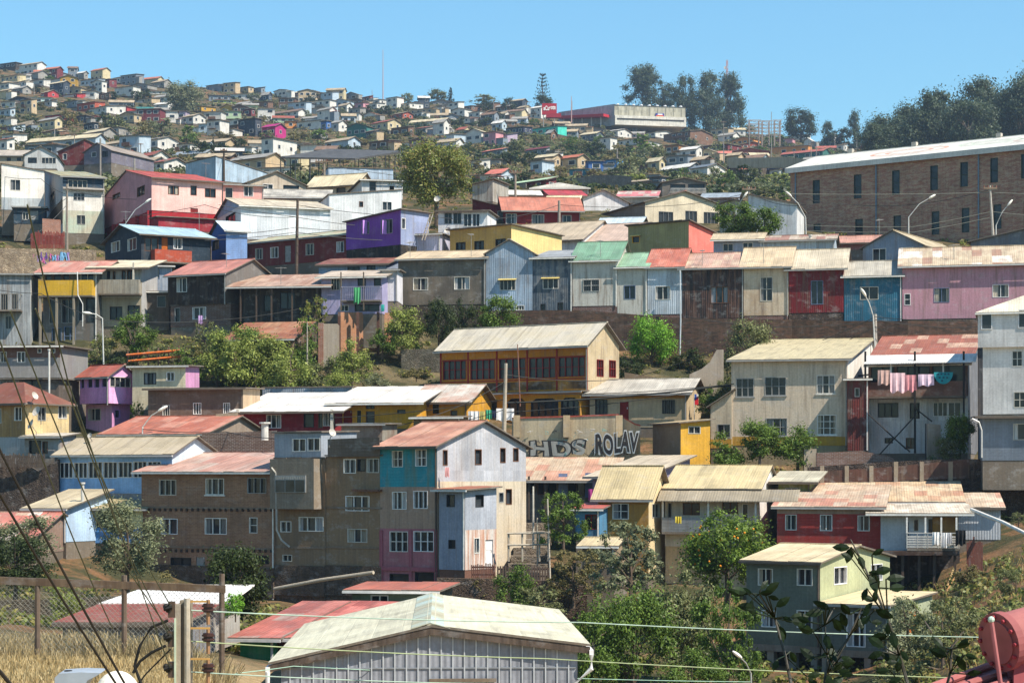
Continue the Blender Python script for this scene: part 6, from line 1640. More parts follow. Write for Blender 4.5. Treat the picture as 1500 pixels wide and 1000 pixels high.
def nearpt():
    px = rng.uniform(-80, 1600); Y = rng.choice([rng.uniform(82, 126), rng.uniform(166, 184), rng.uniform(140, 150), rng.uniform(210, 300)])
    g = G(px, Y); return (g.x, g.y, g.z+.15), rng.uniform(.3, .9)
scatter('weeds', 'low green and dry weeds on the banks between the rows', 'weeds', 3600, nearpt, .15, '5d6636,79803f,8f8350,474e28,6b7a34', 20)
def rbank():
    px = rng.uniform(1290, 1640); Y = rng.uniform(70, 124)
    g = G(px, Y); return (g.x, g.y, g.z+.2), rng.uniform(.3, .8)
scatter('scrub', 'grey-green scrub on the dry bank at lower right', 'scrub', 170, rbank, .13, '5d6a3c,7a8450,8f8a5a,454f2c', 34, flat=.9)

# ------------------------------------------------------------------ trees and bushes in the town
def nt_(label, px, pyb, Y, w, h, kind, pal, n=5000, ls=.028, seed=1, name='tree', **k):
    return tree(name, label, px, pyb, Y, w, h, kind, pal, int(n*1.5), ls*.84, seed, **k)
nt_('large leafy tree with autumn tinted right side rising above the rooftops', 640, 316, 236, 122, 124, 'round', 'autumn', 11000, .019, 3)
nt_('dark leafy tree in front of the white boarded house end', 1076, 352, 214, 74, 66, 'round', 'green', 6000, .026, 5)
nt_('lower branchy half of the dark leafy tree to the right', 1120, 352, 212, 64, 52, 'round', 'green', 4500, .03, 6)
nt_('green garden tree under the yellow balcony', 197, 522, 178, 84, 66, 'round', 'green', 7000, .022, 7)
nt_('bush beside the brick wall end at left', 152, 528, 178, 40, 40, 'bush', 'olive', 2500, .03, 3, 'bush')
nt_('straggly thin shrub below the black timber house', 300, 520, 177, 44, 50, 'sparse', 'olive', 1800, .03, 4, 'bush')
nt_('tall yellow-green shrub in the middle of the garden', 345, 570, 171, 80, 86, 'bush', 'lime', 6000, .025, 5, 'bush')
nt_('leafy olive-green shrub in the garden below the rust shed', 398, 566, 172, 84, 78, 'bush', 'lime', 6000, .025, 6, 'bush')
nt_('light green shrub at the right of the overgrown garden', 440, 566, 173, 70, 86, 'bush', 'green', 5000, .025, 7, 'bush')
nt_('yellowish shrub at the left of the overgrown garden', 318, 556, 172, 66, 62, 'bush', 'lime', 4500, .026, 8, 'bush')
nt_('tall shrub behind the middle of the overgrown garden', 372, 540, 174, 80, 60, 'bush', 'green', 5000, .025, 9, 'bush')
nt_('bright shrub below the rust shed at the garden centre', 425, 574, 169, 70, 62, 'bush', 'lime', 5000, .025, 11, 'bush')
nt_('small sapling with reddish leaves left of the brick wall', 462, 500, 179, 48, 66, 'sparse', 'autumn', 1800, .03, 8)
nt_('grey-green shrub in front of the brick wall end', 478, 574, 169, 52, 50, 'bush', 'olive', 3000, .03, 2, 'bush')
nt_('clipped bright lime dome shrub', 487, 572, 166, 44, 24, 'bush', 'lime', 3500, .03, 9, 'bush')
nt_('bright yellow-green shrub below the orange brick wall', 516, 566, 168, 54, 60, 'bush', 'lime', 4500, .027, 10, 'bush')
nt_('soft green bush with pink flowers on the terrace', 550, 572, 167, 40, 26, 'bush', 'grey', 2200, .035, 3, 'bush')
nt_('light green bush right of the orange brick wall', 588, 520, 178, 66, 70, 'bush', 'lime', 5500, .025, 4, 'bush')
nt_('dark dense conifer-like tree before the taupe house', 643, 512, 178, 56, 80, 'round', 'dark', 6500, .024, 9)
nt_('vine tangle between the dark tree and the glossy bush', 680, 508, 180, 48, 66, 'bush', 'dark', 3000, .03, 5, 'bush')
nt_('glossy-leaved bush before the steel-blue house', 730, 500, 179, 70, 70, 'round', 'green', 5500, .027, 12, 'bush')
nt_('small bush tuft at the foot of the white roof', 690, 506, 176, 30, 26, 'bush', 'lime', 1500, .04, 6, 'bush')
nt_('bright green tree under the pale blue facade', 955, 545, 179, 80, 92, 'round', 'bright', 7500, .022, 4)
nt_('olive feathery tree left of the big cream house', 1098, 588, 171, 96, 132, 'round', 'olive', 8000, .018, 8)
nt_('lemon tree in front of the big cream house', 1112, 682, 146, 78, 72, 'round', 'green', 5000, .028, 2)
nt_('rounded garden bush left of the lemon tree', 1062, 682, 146, 56, 44, 'bush', 'green', 2800, .035, 7, 'bush')
nt_('garden bush right of the lemon tree', 1168, 684, 147, 74, 54, 'bush', 'green', 3500, .03, 8, 'bush')
nt_('small dark leafy yard tree before the blue-grey house', 1406, 672, 144, 52, 76, 'round', 'green', 4500, .03, 3)
nt_('low shrubs with flowers beside the yard tree', 1385, 676, 143.4, 46, 36, 'bush', 'olive', 2000, .035, 9, 'bush')
nt_('green bush below the red flag', 1040, 608, 160, 40, 34, 'bush', 'green', 2500, .035, 10, 'bush')
nt_('green creeper on the pink ground floor wall', 200, 618, 158, 22, 32, 'sparse', 'green', 1200, .04, 3, 'creeper', cat='creeper')
nt_('large olive tree before the light blue house', 187, 858, 114, 140, 126, 'round', 'grey', 11000, .018, 10)
nt_('dark rounded tree at the left edge by the fence', 22, 872, 104, 120, 96, 'round', 'dark', 9000, .02, 11)
nt_('paler spiny bush behind the dark edge tree', 40, 820, 112, 110, 64, 'bush', 'grey', 6000, .022, 2, 'bush')
nt_('yellow-green bush behind the wire fence', 95, 912, 84, 54, 60, 'bush', 'lime', 3500, .028, 11, 'bush')
nt_('dark glossy tree behind the concrete utility pole', 346, 920, 86, 112, 126, 'round', 'dark', 9000, .026, 12)
nt_('small green bush beside the green shack', 345, 905, 79, 36, 38, 'bush', 'bright', 2000, .035, 4, 'bush')
nt_('round orange tree dotted with fruit', 1064, 878, 113, 146, 144, 'round', 'orange', 12000, .019, 13)
nt_('grey-leaved olive tree left of the orange tree', 925, 872, 114, 122, 110, 'sparse', 'grey', 6000, .024, 11)
nt_('loose vine-covered tree before the porch house', 825, 800, 126, 76, 84, 'sparse', 'green', 5000, .025, 12)
nt_('thin dry shrub below the vine-covered tree', 840, 880, 118, 90, 80, 'sparse', 'dry', 5000, .022, 13)
nt_('shrub with orange berries on the garden wall', 754, 892, 117.8, 56, 70, 'bush', 'green', 3500, .03, 12, 'bush')
nt_('huge glossy green tree right of the grey shed', 925, 1040, 92, 150, 200, 'round', 'green', 13000, .018, 14)
nt_('leafy tree between the huge tree and the green house', 1066, 1030, 94, 104, 170, 'sparse', 'green', 9000, .02, 15)
nt_('broad green tree behind the huge glossy tree', 1000, 975, 100, 110, 130, 'bush', 'olive', 8000, .022, 16)
nt_('low dense foliage beside the grey shed wall', 868, 1010, 88, 80, 110, 'bush', 'green', 5500, .026, 13)
nt_('full green tree filling the gap above the bottom wire', 1010, 1045, 84, 110, 84, 'bush', 'green', 7000, .02, 17)
for i, (px, b, w, h, pal, Y) in enumerate(((1330,960,90,90,'grey',96),(1380,990,110,120,'olive',90),(1418,935,60,40,'grey',100),(1488,884,56,56,'olive',104),(1310,1030,80,60,'olive',88),(1492,770,30,20,'olive',116),(1330,925,50,46,'lime',100))):
    nt_(f"{['tall feathery','big rounded','pale low','dense grey-green','bottom-edge','small upper','light green','dark high'][i]} shrub on the dry bank at lower right", px, b, Y, w, h, 'sparse' if i % 2 else 'bush', pal, 4500, .024, 3+i, 'bush', group='shrubs on the right bank')
for i, (px, b_, Y, w_, h_, pal) in enumerate(((920,560,176,44,34,'dark'),(1010,548,178,50,40,'dark'),(1030,600,166,40,36,'olive'),(985,540,180,30,26,'dry'),(240,540,174,60,36,'olive'),(270,556,171,50,40,'green'),(180,556,172,50,34,'dark'),(610,556,171,30,18,'dry'),(1060,606,166,30,50,'olive'),(1240,520,178,40,24,'dark'),(860,520,183,40,24,'dark'),(330,516,176,46,30,'green'),(420,520,176,40,24,'lime'),(560,520,178,40,40,'green'),(700,880,121,50,34,'dry'),(790,905,112,70,46,'olive'),(640,900,118,60,30,'dry'),(250,882,106,60,40,'dry'),(1250,890,122,60,50,'dark'),(1420,860,116,46,34,'dry'))):
    word = {'dark': 'dark', 'olive': 'olive', 'dry': 'dry brownish', 'green': 'mid green', 'lime': 'light green'}[pal]
    spot = ['right of the lodge gable','under the black rusty house','below the stepped wall','below the drain pipe','left part of the garden slope','beside the orange railing','under the garden tree','on the pale soil by the rubble wall','against the feathery olive tree','under the bright blue facade','behind the lodge roof','beside the rusted shed','above the overgrown garden','below the lilac house','under the corrugated annexe','below the vine-covered tree','left below the corrugated annexe','below the light blue house','beside the stilt house','on the bank under the plank pile'][i]
    nt_(f"{word} bank shrub {spot}", px, b_, Y, w_, h_, 'bush', pal, 2600, .034, 2+i % 6, 'bush')
# oranges on the orange tree
rt = [o for o in COL.objects if o.get('label') == 'round orange tree dotted with fruit'][0]
for k in range(44):
    an = rng.uniform(0, 6.28); el = rng.uniform(-.5, .9)
    me = bpy.data.meshes.get('fruit')
    if me is None:
        o = MB().ball((0, 0, 0), .065, 8, 6).build('fruit', 'flat:c8801e', rt, True)
    else:
        o = bpy.data.objects.new('fruit', me); COL.objects.link(o); o.parent = rt
    o.location = (2.1*math.cos(el)*math.cos(an), 2.1*math.cos(el)*math.sin(an), 2.6+1.95*math.sin(el))
# ------------------------------------------------------------------ poles, lamps, cables
def lamp(label, base, top, head, Y, r=.07, col='metal:b9bbb8', hs=1.):
    o = thing('street_lamp', label, 'street lamp', P(*base, Y))
    b, t_, h_ = Vector(loc(o, P(*base, Y))), Vector(loc(o, P(*top, Y))), Vector(loc(o, P(*head, Y-.3)))
    m = MB(); m.tube([b-Vector((0, 0, 1)), t_], r, 8, r*.75); m.build('pole', col, o)
    mid = t_.lerp(h_, .5)+Vector((0, 0, (h_-t_).length*.12))
    MB().tube([t_-Vector((0, 0, .02)), mid, h_], r*.6, 7).build('arm', col, o)
    d = (h_-mid).normalized()
    hd = MB(); hd.ball((0, 0, 0), (.42*hs, .16*hs, .12*hs), 10, 6)
    q = hd.build('lamp_head', 'flat:d9d8d0', o, True); q.location = h_+d*.25; q.rotation_euler = (0, -math.atan2(d.z, math.hypot(d.x, d.y))*(1 if d.x > 0 else -1), 0)
    return o
lamp('white street lamp leaning right before the red base of the pink house', (180,345), (182,330), (214,296), 212)
lamp('pale street lamp curving right against the left part of the brick barracks', (1331,345), (1331,318), (1362,290), 204)
lamp('street lamp curving right at the right part of the brick barracks', (1459,345), (1459,330), (1477,300), 203)
lamp('street lamp curving left at the corner of the brick barracks', (1181,345), (1180,318), (1158,287), 205)
lamp('street lamp above the bright green tree leaves near the cream gable', (1078,330), (1078,310), (1090,288), 224)
lamp('grey street lamp on a slope path left of the garden tree', (152,530), (150,466), (132,459), 173)
lamp('white street lamp rising behind the light blue house', (208,640), (209,625), (234,601), 146)
lamp('small street lamp in front of the bright blue facade', (1282,500), (1279,462), (1267,432), 172)
lamp('white lamp with curved neck in the trees at bottom right', (1102,1040), (1100,985), (1086,964), 70, .04, 'metal:8d8f8c', .5)
def pole(label, px, pyt, pyb, Y, r=.14, cross=None, mt='plaster:8a8278', dx=0, n=1):
    o = thing('utility_pole', label, 'utility pole', P(px, pyb, Y))
    b, t_ = Vector((0, 0, -1)), Vector(loc(o, P(px+dx, pyt, Y)))
    MB().tube([b, t_], r, 8, r*.7).build('pole', mt, o)
    if cross:
        w = cross/2/F*Y
        for k in range(n):
            z = t_.z-.35-.8*k
            MB().box(t_.x-w, -.2, z, t_.x+w, -.08, z+.16).build('crossarm', 'board:7d6d5c', o)
            for i in range(4):
                x = t_.x-w*.9+w*1.8*i/3
                MB().tube([(x, -.14, z+.162), (x, -.14, z+.36)], .05, 6).build('insulator', 'flat:8a5a4a', o)
    return o
pole('tall concrete pole before the white house with navy upper floor', 98, 270, 372, 226, .17)
pole('dark wooden pole leaning before the long maroon house', 434, 292, 388, 196, .17, mt='board:4a3f36', dx=2)
pole('wooden pole below the dark canopy', 475, 234, 290, 262, .2, 26, mt='plaster:7d7468')
pole('wooden pole behind the pale blue warehouse', 328, 218, 262, 288, .18, 10, mt='board:4f443a')
pole('utility pole with crossarm behind the maroon salmon-roofed house', 755, 250, 296, 256, .17, 18)
pole('stocky pole with stay wire before the salmon roof', 819, 294, 332, 238, .2)
pole('utility pole with wide crossarm before the brick barracks', 1456, 272, 352, 204, .15, 20, dx=-6, mt='plaster:a8a49c')
pole('utility pole with broad crossarm behind the dark leafy tree', 1097, 274, 330, 236, .16, 20)
pole('pale concrete pole in front of the mustard lodge', 738, 532, 625, 153, .17, mt='plaster:b0a898', dx=3)
pole('thin iron mast before the red window band', 762, 504, 576, 160, .05, mt='flat:7d5a4c', dx=-4)
pole('thick short pole in front of the bright blue facade', 1282, 460, 505, 172.5, .2, mt='plaster:a8a39a')
pole('thin white post among the garden terraces', 781, 712, 780, 128, .08, mt='plaster:c9c4b8')
pole('tall thin stake before the terraces', 787, 758, 832, 126, .06, mt='plaster:b0a898')
pole('slanted white stake beside the vine-covered tree', 806, 730, 830, 125, .06, mt='plaster:c0b8a8', dx=-4)
pole('dark iron post beside the small yard tree', 1356, 620, 690, 143.6, .06, mt='flat:2c2a2a')
pole('rusty post at the left of the small red-roofed shed', 376, 520, 580, 171, .06, mt='plaster:8a7a68', dx=-4)
pole('grey garden post leaning in the shrubs', 450, 472, 535, 172, .07, mt='plaster:a09a90')
for i, (px, t_, b) in enumerate(((28,108,128),(50,124,140),(80,190,216),(109,197,232),(147,203,260),(197,232,262),(206,210,232),(312,130,146),(330,232,262),(437,139,160),(485,135,152),(545,132,150),(707,142,164),(723,146,170),(770,150,172),(775,149,172),(838,148,176),(904,218,246),(1060,178,236),(1130,164,236),(1163,220,240),(1188,210,245),(1196,210,245),(1223,194,222),(1237,210,225),(1255,200,222),(1266,206,222))):
    pole(f"slim pole among the far hillside houses, {ORD[i % 14]} from left in the {'left' if i < 14 else 'right'} half", px, t_, b, ground_Y(px, b) if b < 255 else 300, .16, 8 if i % 3 == 0 else None, mt='plaster:8f8b86')
# masts on the ridge
def mast(label, px, pyt, pyb, Y, w, lat, name='radio_mast'):
    o = thing(name, label, 'mast', P(px, pyb, Y)); h_ = (pyb-pyt)/F*Y
    if lat:
        m = MB(); n = 9
        for sx, sy in ((-1,-1),(1,-1),(0,1)): m.tube([(sx*w, sy*w, 0), (sx*w*.5, sy*w*.5, h_)], .12, 5)
        for k in range(n):
            a_, b_ = h_*k/n, h_*(k+1)/n; f_ = 1-.5*k/n
            m.tube([(-w*f_, -w*f_, a_), (w*f_, -w*f_, b_)], .07, 4); m.tube([(w*f_, -w*f_, a_), (0, w*f_, b_)], .07, 4); m.tube([(0, w*f_, a_), (-w*f_, -w*f_, b_)], .07, 4)
        m.build('lattice', 'flat:b58a86', o)
        for k in range(4): MB().box(-w-.8, -.3, h_*(.5+.12*k), -w*.4, .3, h_*(.5+.12*k)+1.6).build('antenna', 'flat:c9c6c4', o)
    else:
        MB().tube([(0, 0, 0), (0, 0, h_)], .3, 6, .12).build('tube', 'flat:b0908c', o)
    return o
mast('very tall thin radio mast on the skyline', 561, 73, 146, 1045, .3, False)
mast('red and white lattice mast behind the eucalyptus clump', 1065, 88, 186, 1130, .8, True)
mast('thin white mast in front of the shop hall', 837, 141, 180, 900, .2, False)
for k, (px, pyt, w_) in enumerate(((1105,176,14), (1122,177,10), (1139,176,8))):
    o = thing('pylon', f"{['left wide','middle boxy','right thin'][k]} electricity pylon frame on the ridge", 'pylon', P(px, 206, 800), group='electricity pylons on the ridge')
    h_ = (206-pyt)/F*800; w = w_/2/F*800
    m = MB()
    for sx in (-1, 1):
        m.tube([(sx*w, 0, -2), (sx*w, 0, h_)], .16, 5); m.tube([(sx*w, 2.5, -2), (sx*w, 2.5, h_)], .16, 5)
    for j in range(5):
        z = h_*(.3+.7*j/4); m.tube([(-w-.8, 0, z), (w+.8, 0, z)], .12, 4); m.tube([(-w-.8, 2.5, z), (w+.8, 2.5, z)], .12, 4)
        m.tube([(-w, 0, z), (w, 0, z-h_*.17)], .07, 4)
    m.build('frame', 'flat:8d8078', o)
def wire(label, pts, r, mt='flat:2a2c2a', sag=.02, name='cable', n=14):
    V = [P(*p) for p in pts]; out = []
    for a_, b_ in zip(V[:-1], V[1:]):
        L = (b_-a_).length
        for i in range(n):
            k = i/n
            q = a_.lerp(b_, k); q.z -= sag*L*4*k*(1-k); out.append(q)
    out.append(V[-1])
    return tag(MB().tube(out, r, 6).build(name, mt), label, 'cable')
# wires across the middle distance
wire('thick black cable bundle sagging past the mustard ground floor', [(738,590,153),(1050,566,158),(1300,545,160)], .07, sag=.012)
wire('thin black cable below the thick bundle', [(738,604,153),(1010,575,158)], .035, sag=.012)
wire('upper thin cable from the pale concrete pole to the cream house', [(739,575,153),(1075,562,152)], .03, sag=.02)
wire('cable from the pale concrete pole down to the left roofs', [(738,600,153),(560,640,150)], .03, sag=.02)
wire('cable from the pale pole toward the red bungalow', [(738,585,153),(480,612,152)], .03, sag=.015)
wire('upper cable across the face of the brick barracks', [(1150,284,205),(1452,282,204),(1600,286,203)], .035, 'flat:6d7068', .006)
wire('second cable across the face of the brick barracks', [(1180,330,205),(1340,332,204),(1452,310,204),(1600,322,203)], .03, 'flat:6d7068', .008)
wire('third cable across the lower windows of the barracks', [(1180,338,205),(1340,340,204),(1453,318,204)], .03, 'flat:6d7068', .008)
wire('cable crossing before the white wall to the wooden pole', [(320,300,196),(434,318,195),(520,330,196)], .03, 'flat:5a5a58', .01)
wire('second cable crossing before the long white wall', [(320,345,196),(434,333,195),(505,338,196)], .03, 'flat:5a5a58', .012)
wire('third cable sagging along the maroon house front', [(300,352,196),(434,340,195),(560,352,196)], .03, 'flat:5a5a58', .014)
wire('cable from the tall concrete pole to the pink house', [(98,280,226),(152,285,228)], .03, 'flat:4a4a4a', .02)
wire('cable fan from the tall concrete pole down to the left', [(98,290,226),(20,330,236)], .03, 'flat:4a4a4a', .02)
wire('lower cable from the tall concrete pole to the brick shack', [(98,300,226),(40,352,214)], .03, 'flat:4a4a4a', .02)
wire('cable dipping before the bright blue facade', [(1200,500,173),(1282,464,172),(1420,470,172)], .03, sag=.015)
wire('cable looping lower before the bright blue facade', [(1210,512,173),(1282,478,172),(1340,500,172)], .03, sag=.02)
wire('cable along the dark retaining wall to the stepped wall', [(900,560,172),(1048,512,170)], .03, sag=.02)
# long foreground wires along the bottom
wire('pale green wire across the lower picture from the utility pole', [(272,893,30),(850,911,38),(1560,934,48)], .012, 'flat:93a89c', .004)
wire('second pale green wire lower across the picture', [(272,938,30),(800,964,36),(1560,996,44)], .0105, 'flat:8f9c78', .004)
wire('third wire crossing the shed at the bottom', [(272,983,30),(720,1001,36),(900,1012,40)], .0105, 'flat:93a89c', .004)
wire('thin upper wire from the shed eave to the right trees', [(300,990,52),(430,975,56),(1100,998,70)], .012, 'flat:8fb0a0', .004)
for i, pts in enumerate((((-20,690,13),(176,1010,15)), ((-20,620,13.5),(188,1010,15)), ((-20,958,9),(40,1030,9.2)))):
    wire(f"thick dark cable slanting down at the left edge, {['lower long','upper long','short bottom'][i]} one", pts, .009, 'flat:2a2620', .01)
for i, pts in enumerate((((0,500,20),(112,800,26),(165,920,29)), ((15,455,21),(140,760,26),(250,925,30)), ((52,452,22),(165,735,27),(252,890,30)), ((95,560,22),(180,790,27),(250,935,30)), ((40,300,20),(100,560,24),(252,985,30)))):
    wire(f"greenish wire slanting to the utility pole, {ORD[i]} from left", pts, .009, 'flat:4a5040', .006)
# the concrete pole with its insulator racks
up = thing('utility_pole', 'concrete utility pole with insulator racks in the left foreground', 'utility pole', P(267, 1090, 30))
def L(px, py, dY=0.): return loc(up, P(px, py, 30+dY))
m = MB(); a_, b_ = L(263, 1100), L(279, 879); m.box(a_[0], 0, -1.5, b_[0], .22, b_[2]); m.build('pole', 'plaster:8d8474,7d7566', up)
m = MB(); a_, b_ = L(258, 1100), L(266, 884); m.box(a_[0], -.1, -1.5, b_[0]-.005, .1, b_[2]); m.build('pole_flange', 'plaster:9a9080', up)
MB().tube([L(274, 1100, -.06), L(274, 876, -.06)], .045, 8).build('conduit', 'plaster:a8a090', up)
MB().box(*L(255, 1040, -.14), *Vector(L(258, 905, -.1))).build('strap', 'flat:a9b8a4', up)
for k, py in enumerate((892, 935, 980, 1022)):
    MB().box(*L(246, py+12, -.12), *L(257, py-12, -.02)).build('bracket', 'metal:4a3a2e', up)
    cl_ = MB()
    for j in range(3):
        cl_.ball(L(243+3*j, py-4+4*(j % 2), -.1), (.045, .05, .05), 8, 5)
    cl_.tube([L(240, py, -.14), L(252, py-3, -.14)], .03, 6); cl_.build('clamp', 'flat:23221f', up)
    MB().box(*L(279, py-14 if k else py-10, -.05), *L(308, py-17 if k else py-13, -.02)).build('rung', 'metal:b08a4c', up)
    MB().tube([L(305, py-14, -.03), L(305, py+22, -.03)], .03, 6).build('rack_rod', 'metal:8d6a4a', up)
    ins = MB(); c_ = Vector(L(305, py-2, -.03))
    for dz, rr_ in ((-.05, .075), (-.025, .095), (.0, .07), (.03, .095), (.055, .075)):
        ins.tube([c_+Vector((0, 0, dz-.012)), c_+Vector((0, 0, dz+.012))], rr_, 12)
    ins.build('insulator', 'metal:3a1f1a', up)
for k, pts in enumerate(([(246,908),(222,918),(205,945),(197,975),(208,1004)], [(243,945),(222,955),(205,968),(195,985)], [(250,950),(232,968),(215,985),(200,1004)])):
    tag(MB().tube([P(x, y, 29.6) for x, y in pts], .022 if k < 2 else .012, 7).build('cable_loop', 'flat:1c1c1a'), f"black cable loop hanging left of the insulator pole, {['outer','inner','thin'][k]} one", 'cable')
# street light head below and the white dome
o = thing('street_light_head', 'grey street light head seen from above at bottom left', 'street light', P(104, 1002, 26))
hd = MB()
pr = [(80, 992), (86, 986), (118, 984), (148, 985), (140, 990), (128, 996), (120, 1012), (80, 1012)]
f_ = [Vector(loc(o, P(x, y, 25.8))) for x, y in pr]; bk_ = [p+Vector((0, .4, .02)) for p in f_]
hd.poly(f_); hd.poly(bk_[::-1])
for i in range(len(f_)): j = (i+1) % len(f_); hd.poly([f_[j], f_[i], bk_[i], bk_[j]])
hd.build('housing', 'metal:8e98a2', o)
MB().tube([loc(o, P(100, 986, 26)), loc(o, P(100, 981, 26))], .05, 10).build('sensor', 'flat:1e1e20', o)
o = thing('white_dome', 'white rounded cover with small dark opening at bottom left', 'cover', P(172, 1010, 25.5))
MB().ball((0, 0, -.12), (.3, .26, .36), 20, 8, half=True).build('shell', 'flat:d8d6ca', o, True)
MB().box(-.19, -.25, .06, -.13, -.2, .1).build('opening', 'flat:26261f', o)
# wire fence in the dry grass
fe = thing('wire_fence', 'chain-link fence with timber top rail in the dry grass', 'fence', P(0, 965, 44))
def LF(px, py, Y=44.): return Vector(loc(fe, P(px, py, Y)))
m = MB(); a_, b_ = LF(-60, 846), LF(330, 861)
for i in range(4):
    q0, q1 = a_.lerp(b_, i/4), a_.lerp(b_, (i+1)/4)
    m.poly([q0+Vector((0, -.06, -.1)), q1+Vector((0, -.06, -.1)), q1+Vector((0, -.06, .06)), q0+Vector((0, -.06, .06))])
    m.poly([q0+Vector((0, -.06, .06)), q1+Vector((0, -.06, .06)), q1+Vector((0, .06, .06)), q0+Vector((0, .06, .06))])
    m.poly([q1+Vector((0, .06, -.1)), q0+Vector((0, .06, -.1)), q0+Vector((0, .06, .06)), q1+Vector((0, .06, .06))])
m.build('top_rail', 'board:6d5c4a,5a4a3c', fe)
for px, pt in ((55, 848), (182, 842), (325, 840)):
    MB().tube([LF(px, 1000), LF(px, pt)], .06, 8).build('post', 'plaster:6a5c50,50443a', fe)
m = MB(); H_ = (955-852)/F*44; W_ = 390/F*44
x_ = 0.
z0 = LF(0, 958).z
nn = int((W_+H_)/.11)
for i in range(nn):
    for sgn in (1, -1):
        s_ = i*.11
        xa, za = (s_, 0); xb, zb_ = (s_-H_, H_)
        if xa > W_: za += xa-W_; xa = W_
        if xb < 0: zb_ += xb; xb = 0
        if zb_ <= za: continue
        if sgn < 0: xa, xb = W_-xa, W_-xb
        m.tube([a_+Vector((xa, .0, 0))+Vector((0, 0, z0-a_.z+za)), a_+Vector((xb, 0, 0))+Vector((0, 0, z0-a_.z+zb_))], .004, 3, cap=False)
m.build('wire_mesh', 'metal:9a988e', fe)
# dry grass
def grass(name, label, n, px0, px1, Y0, Y1, h0, h1, pal, wd=.012):
    px = rng.uniform(px0, px1, n); Y = rng.uniform(Y0, Y1, n)
    g = np.array([tuple(G(a, b)) for a, b in zip(px, Y)])
    h = rng.uniform(h0, h1, n)*(.6+.8*(np.sin(g[:, 0]*1.3+np.sin(Y*.7)*2)*.5+.5)); an = rng.uniform(0, 6.28, n)
    dx = np.stack([np.cos(an)*wd, np.sin(an)*wd, np.zeros(n)], 1)
    ln = rng.normal(size=(n, 3))*np.array([.28, .28, 0])
    up_ = np.stack([np.zeros(n), np.zeros(n), h], 1)
    v = np.empty((n, 4, 3)); v[:, 0] = g-dx; v[:, 1] = g+dx; v[:, 2] = g+up_*.95+ln*h[:, None]+dx*.3; v[:, 3] = g+up_+ln*h[:, None]-dx*.3
    me = bpy.data.meshes.new(name); me.vertices.add(n*4); me.vertices.foreach_set('co', v.astype(np.float32).ravel())
    me.loops.add(n*4); me.loops.foreach_set('vertex_index', np.arange(n*4, dtype=np.int32)); me.polygons.add(n)
    me.polygons.foreach_set('loop_start', np.arange(0, n*4, 4, dtype=np.int32)); me.polygons.foreach_set('loop_total', np.full(n, 4, dtype=np.int32)); me.update(calc_edges=True)
    me.materials.append(leafmat(pal)); o = bpy.data.objects.new(name, me); COL.objects.link(o); return tag(o, label, 'grass', kind='stuff')
grass('dry_grass', 'tall straw-coloured dry grass behind the wire fence', 26000, -80, 340, 43, 55, .12, .5, 'a89a7c,94825f,b5a88c,75694e')
grass('short_grass', 'short trampled straw grass before the wire fence', 26000, -80, 345, 30, 46, .05, .22, 'b5a27c,a08a62,c2b290,877450', .014)
grass('bank_grass', 'dry grass tufts on the orange bank at lower right', 2200, 1330, 1640, 84, 124, .15, .5, 'b5945c,a08050,8a8450,c2a870', .02)
# red pressure tank on a red roof
tk = thing('gas_tank', 'dusty red cylindrical tank on a cradle at the right edge', 'tank', P(1470, 985, 27))
c0 = Vector(loc(tk, P(1467, 939, 27))); ax = Vector((.86, .45, .17)).normalized()
m = MB(); m.tube([c0, c0+ax*2.2], .36, 28); m.build('barrel', 'flat:8f5a58', tk, True)
m = MB(); m.tube([c0-ax*.05, c0+ax*.06], .395, 28); m.build('end_flange', 'flat:874f4f', tk)
m = MB(); m.tube([c0-ax*.075, c0-ax*.052], .29, 24); m.build('end_plate', 'flat:8f5654', tk)
bl2 = MB()
u_ = ax.cross(Vector((0, 0, 1))).normalized(); w_ = u_.cross(ax)
for k in range(12):
    p = c0-ax*.09+(u_*math.cos(k*.5236)+w_*math.sin(k*.5236))*.34
    bl2.tube([p, p+ax*.035], .028, 6)
bl2.build('bolts', 'flat:8d343c', tk)
m = MB(); m.slab([tuple(c0+Vector((.15, -.05, -.3))), tuple(c0+Vector((.62, .2, -.24))), tuple(c0+Vector((.62, .5, -.24))), tuple(c0+Vector((.15, .3, -.3)))], .42); m.build('cradle', 'flat:85454a', tk)
MB().tube([loc(tk, P(1452, 908, 26.4)), loc(tk, P(1467, 1010, 26.4))], .03, 8).build('pipe', 'flat:a06464', tk)
MB().ball(loc(tk, P(1452, 907, 26.4)), .045, 8, 6).build('valve', 'flat:a9c2b0', tk)
rf_ = thing('red_roof', 'red painted tiled roof edge under the tank at bottom right', 'roof', P(1440, 1000, 27.5))
m = MB(); p_ = [Vector(loc(rf_, P(*q_))) for q_ in ((1352, 1016, 26), (1480, 968, 28.5), (1640, 990, 28.5), (1640, 1050, 25), (1400, 1050, 25))]
m.slab([tuple(q_) for q_ in p_], .12); m.build('roof_sheet', 'roof:8a5050', rf_)
for k in range(5):
    a_ = p_[0].lerp(p_[4], k/4)+Vector((.0, 0, .05)); b_ = p_[1].lerp(p_[2], k/4)+Vector((0, 0, .05))
    MB().tube([a_, b_], .05, 7).build('roof_rib', 'flat:935856', rf_)
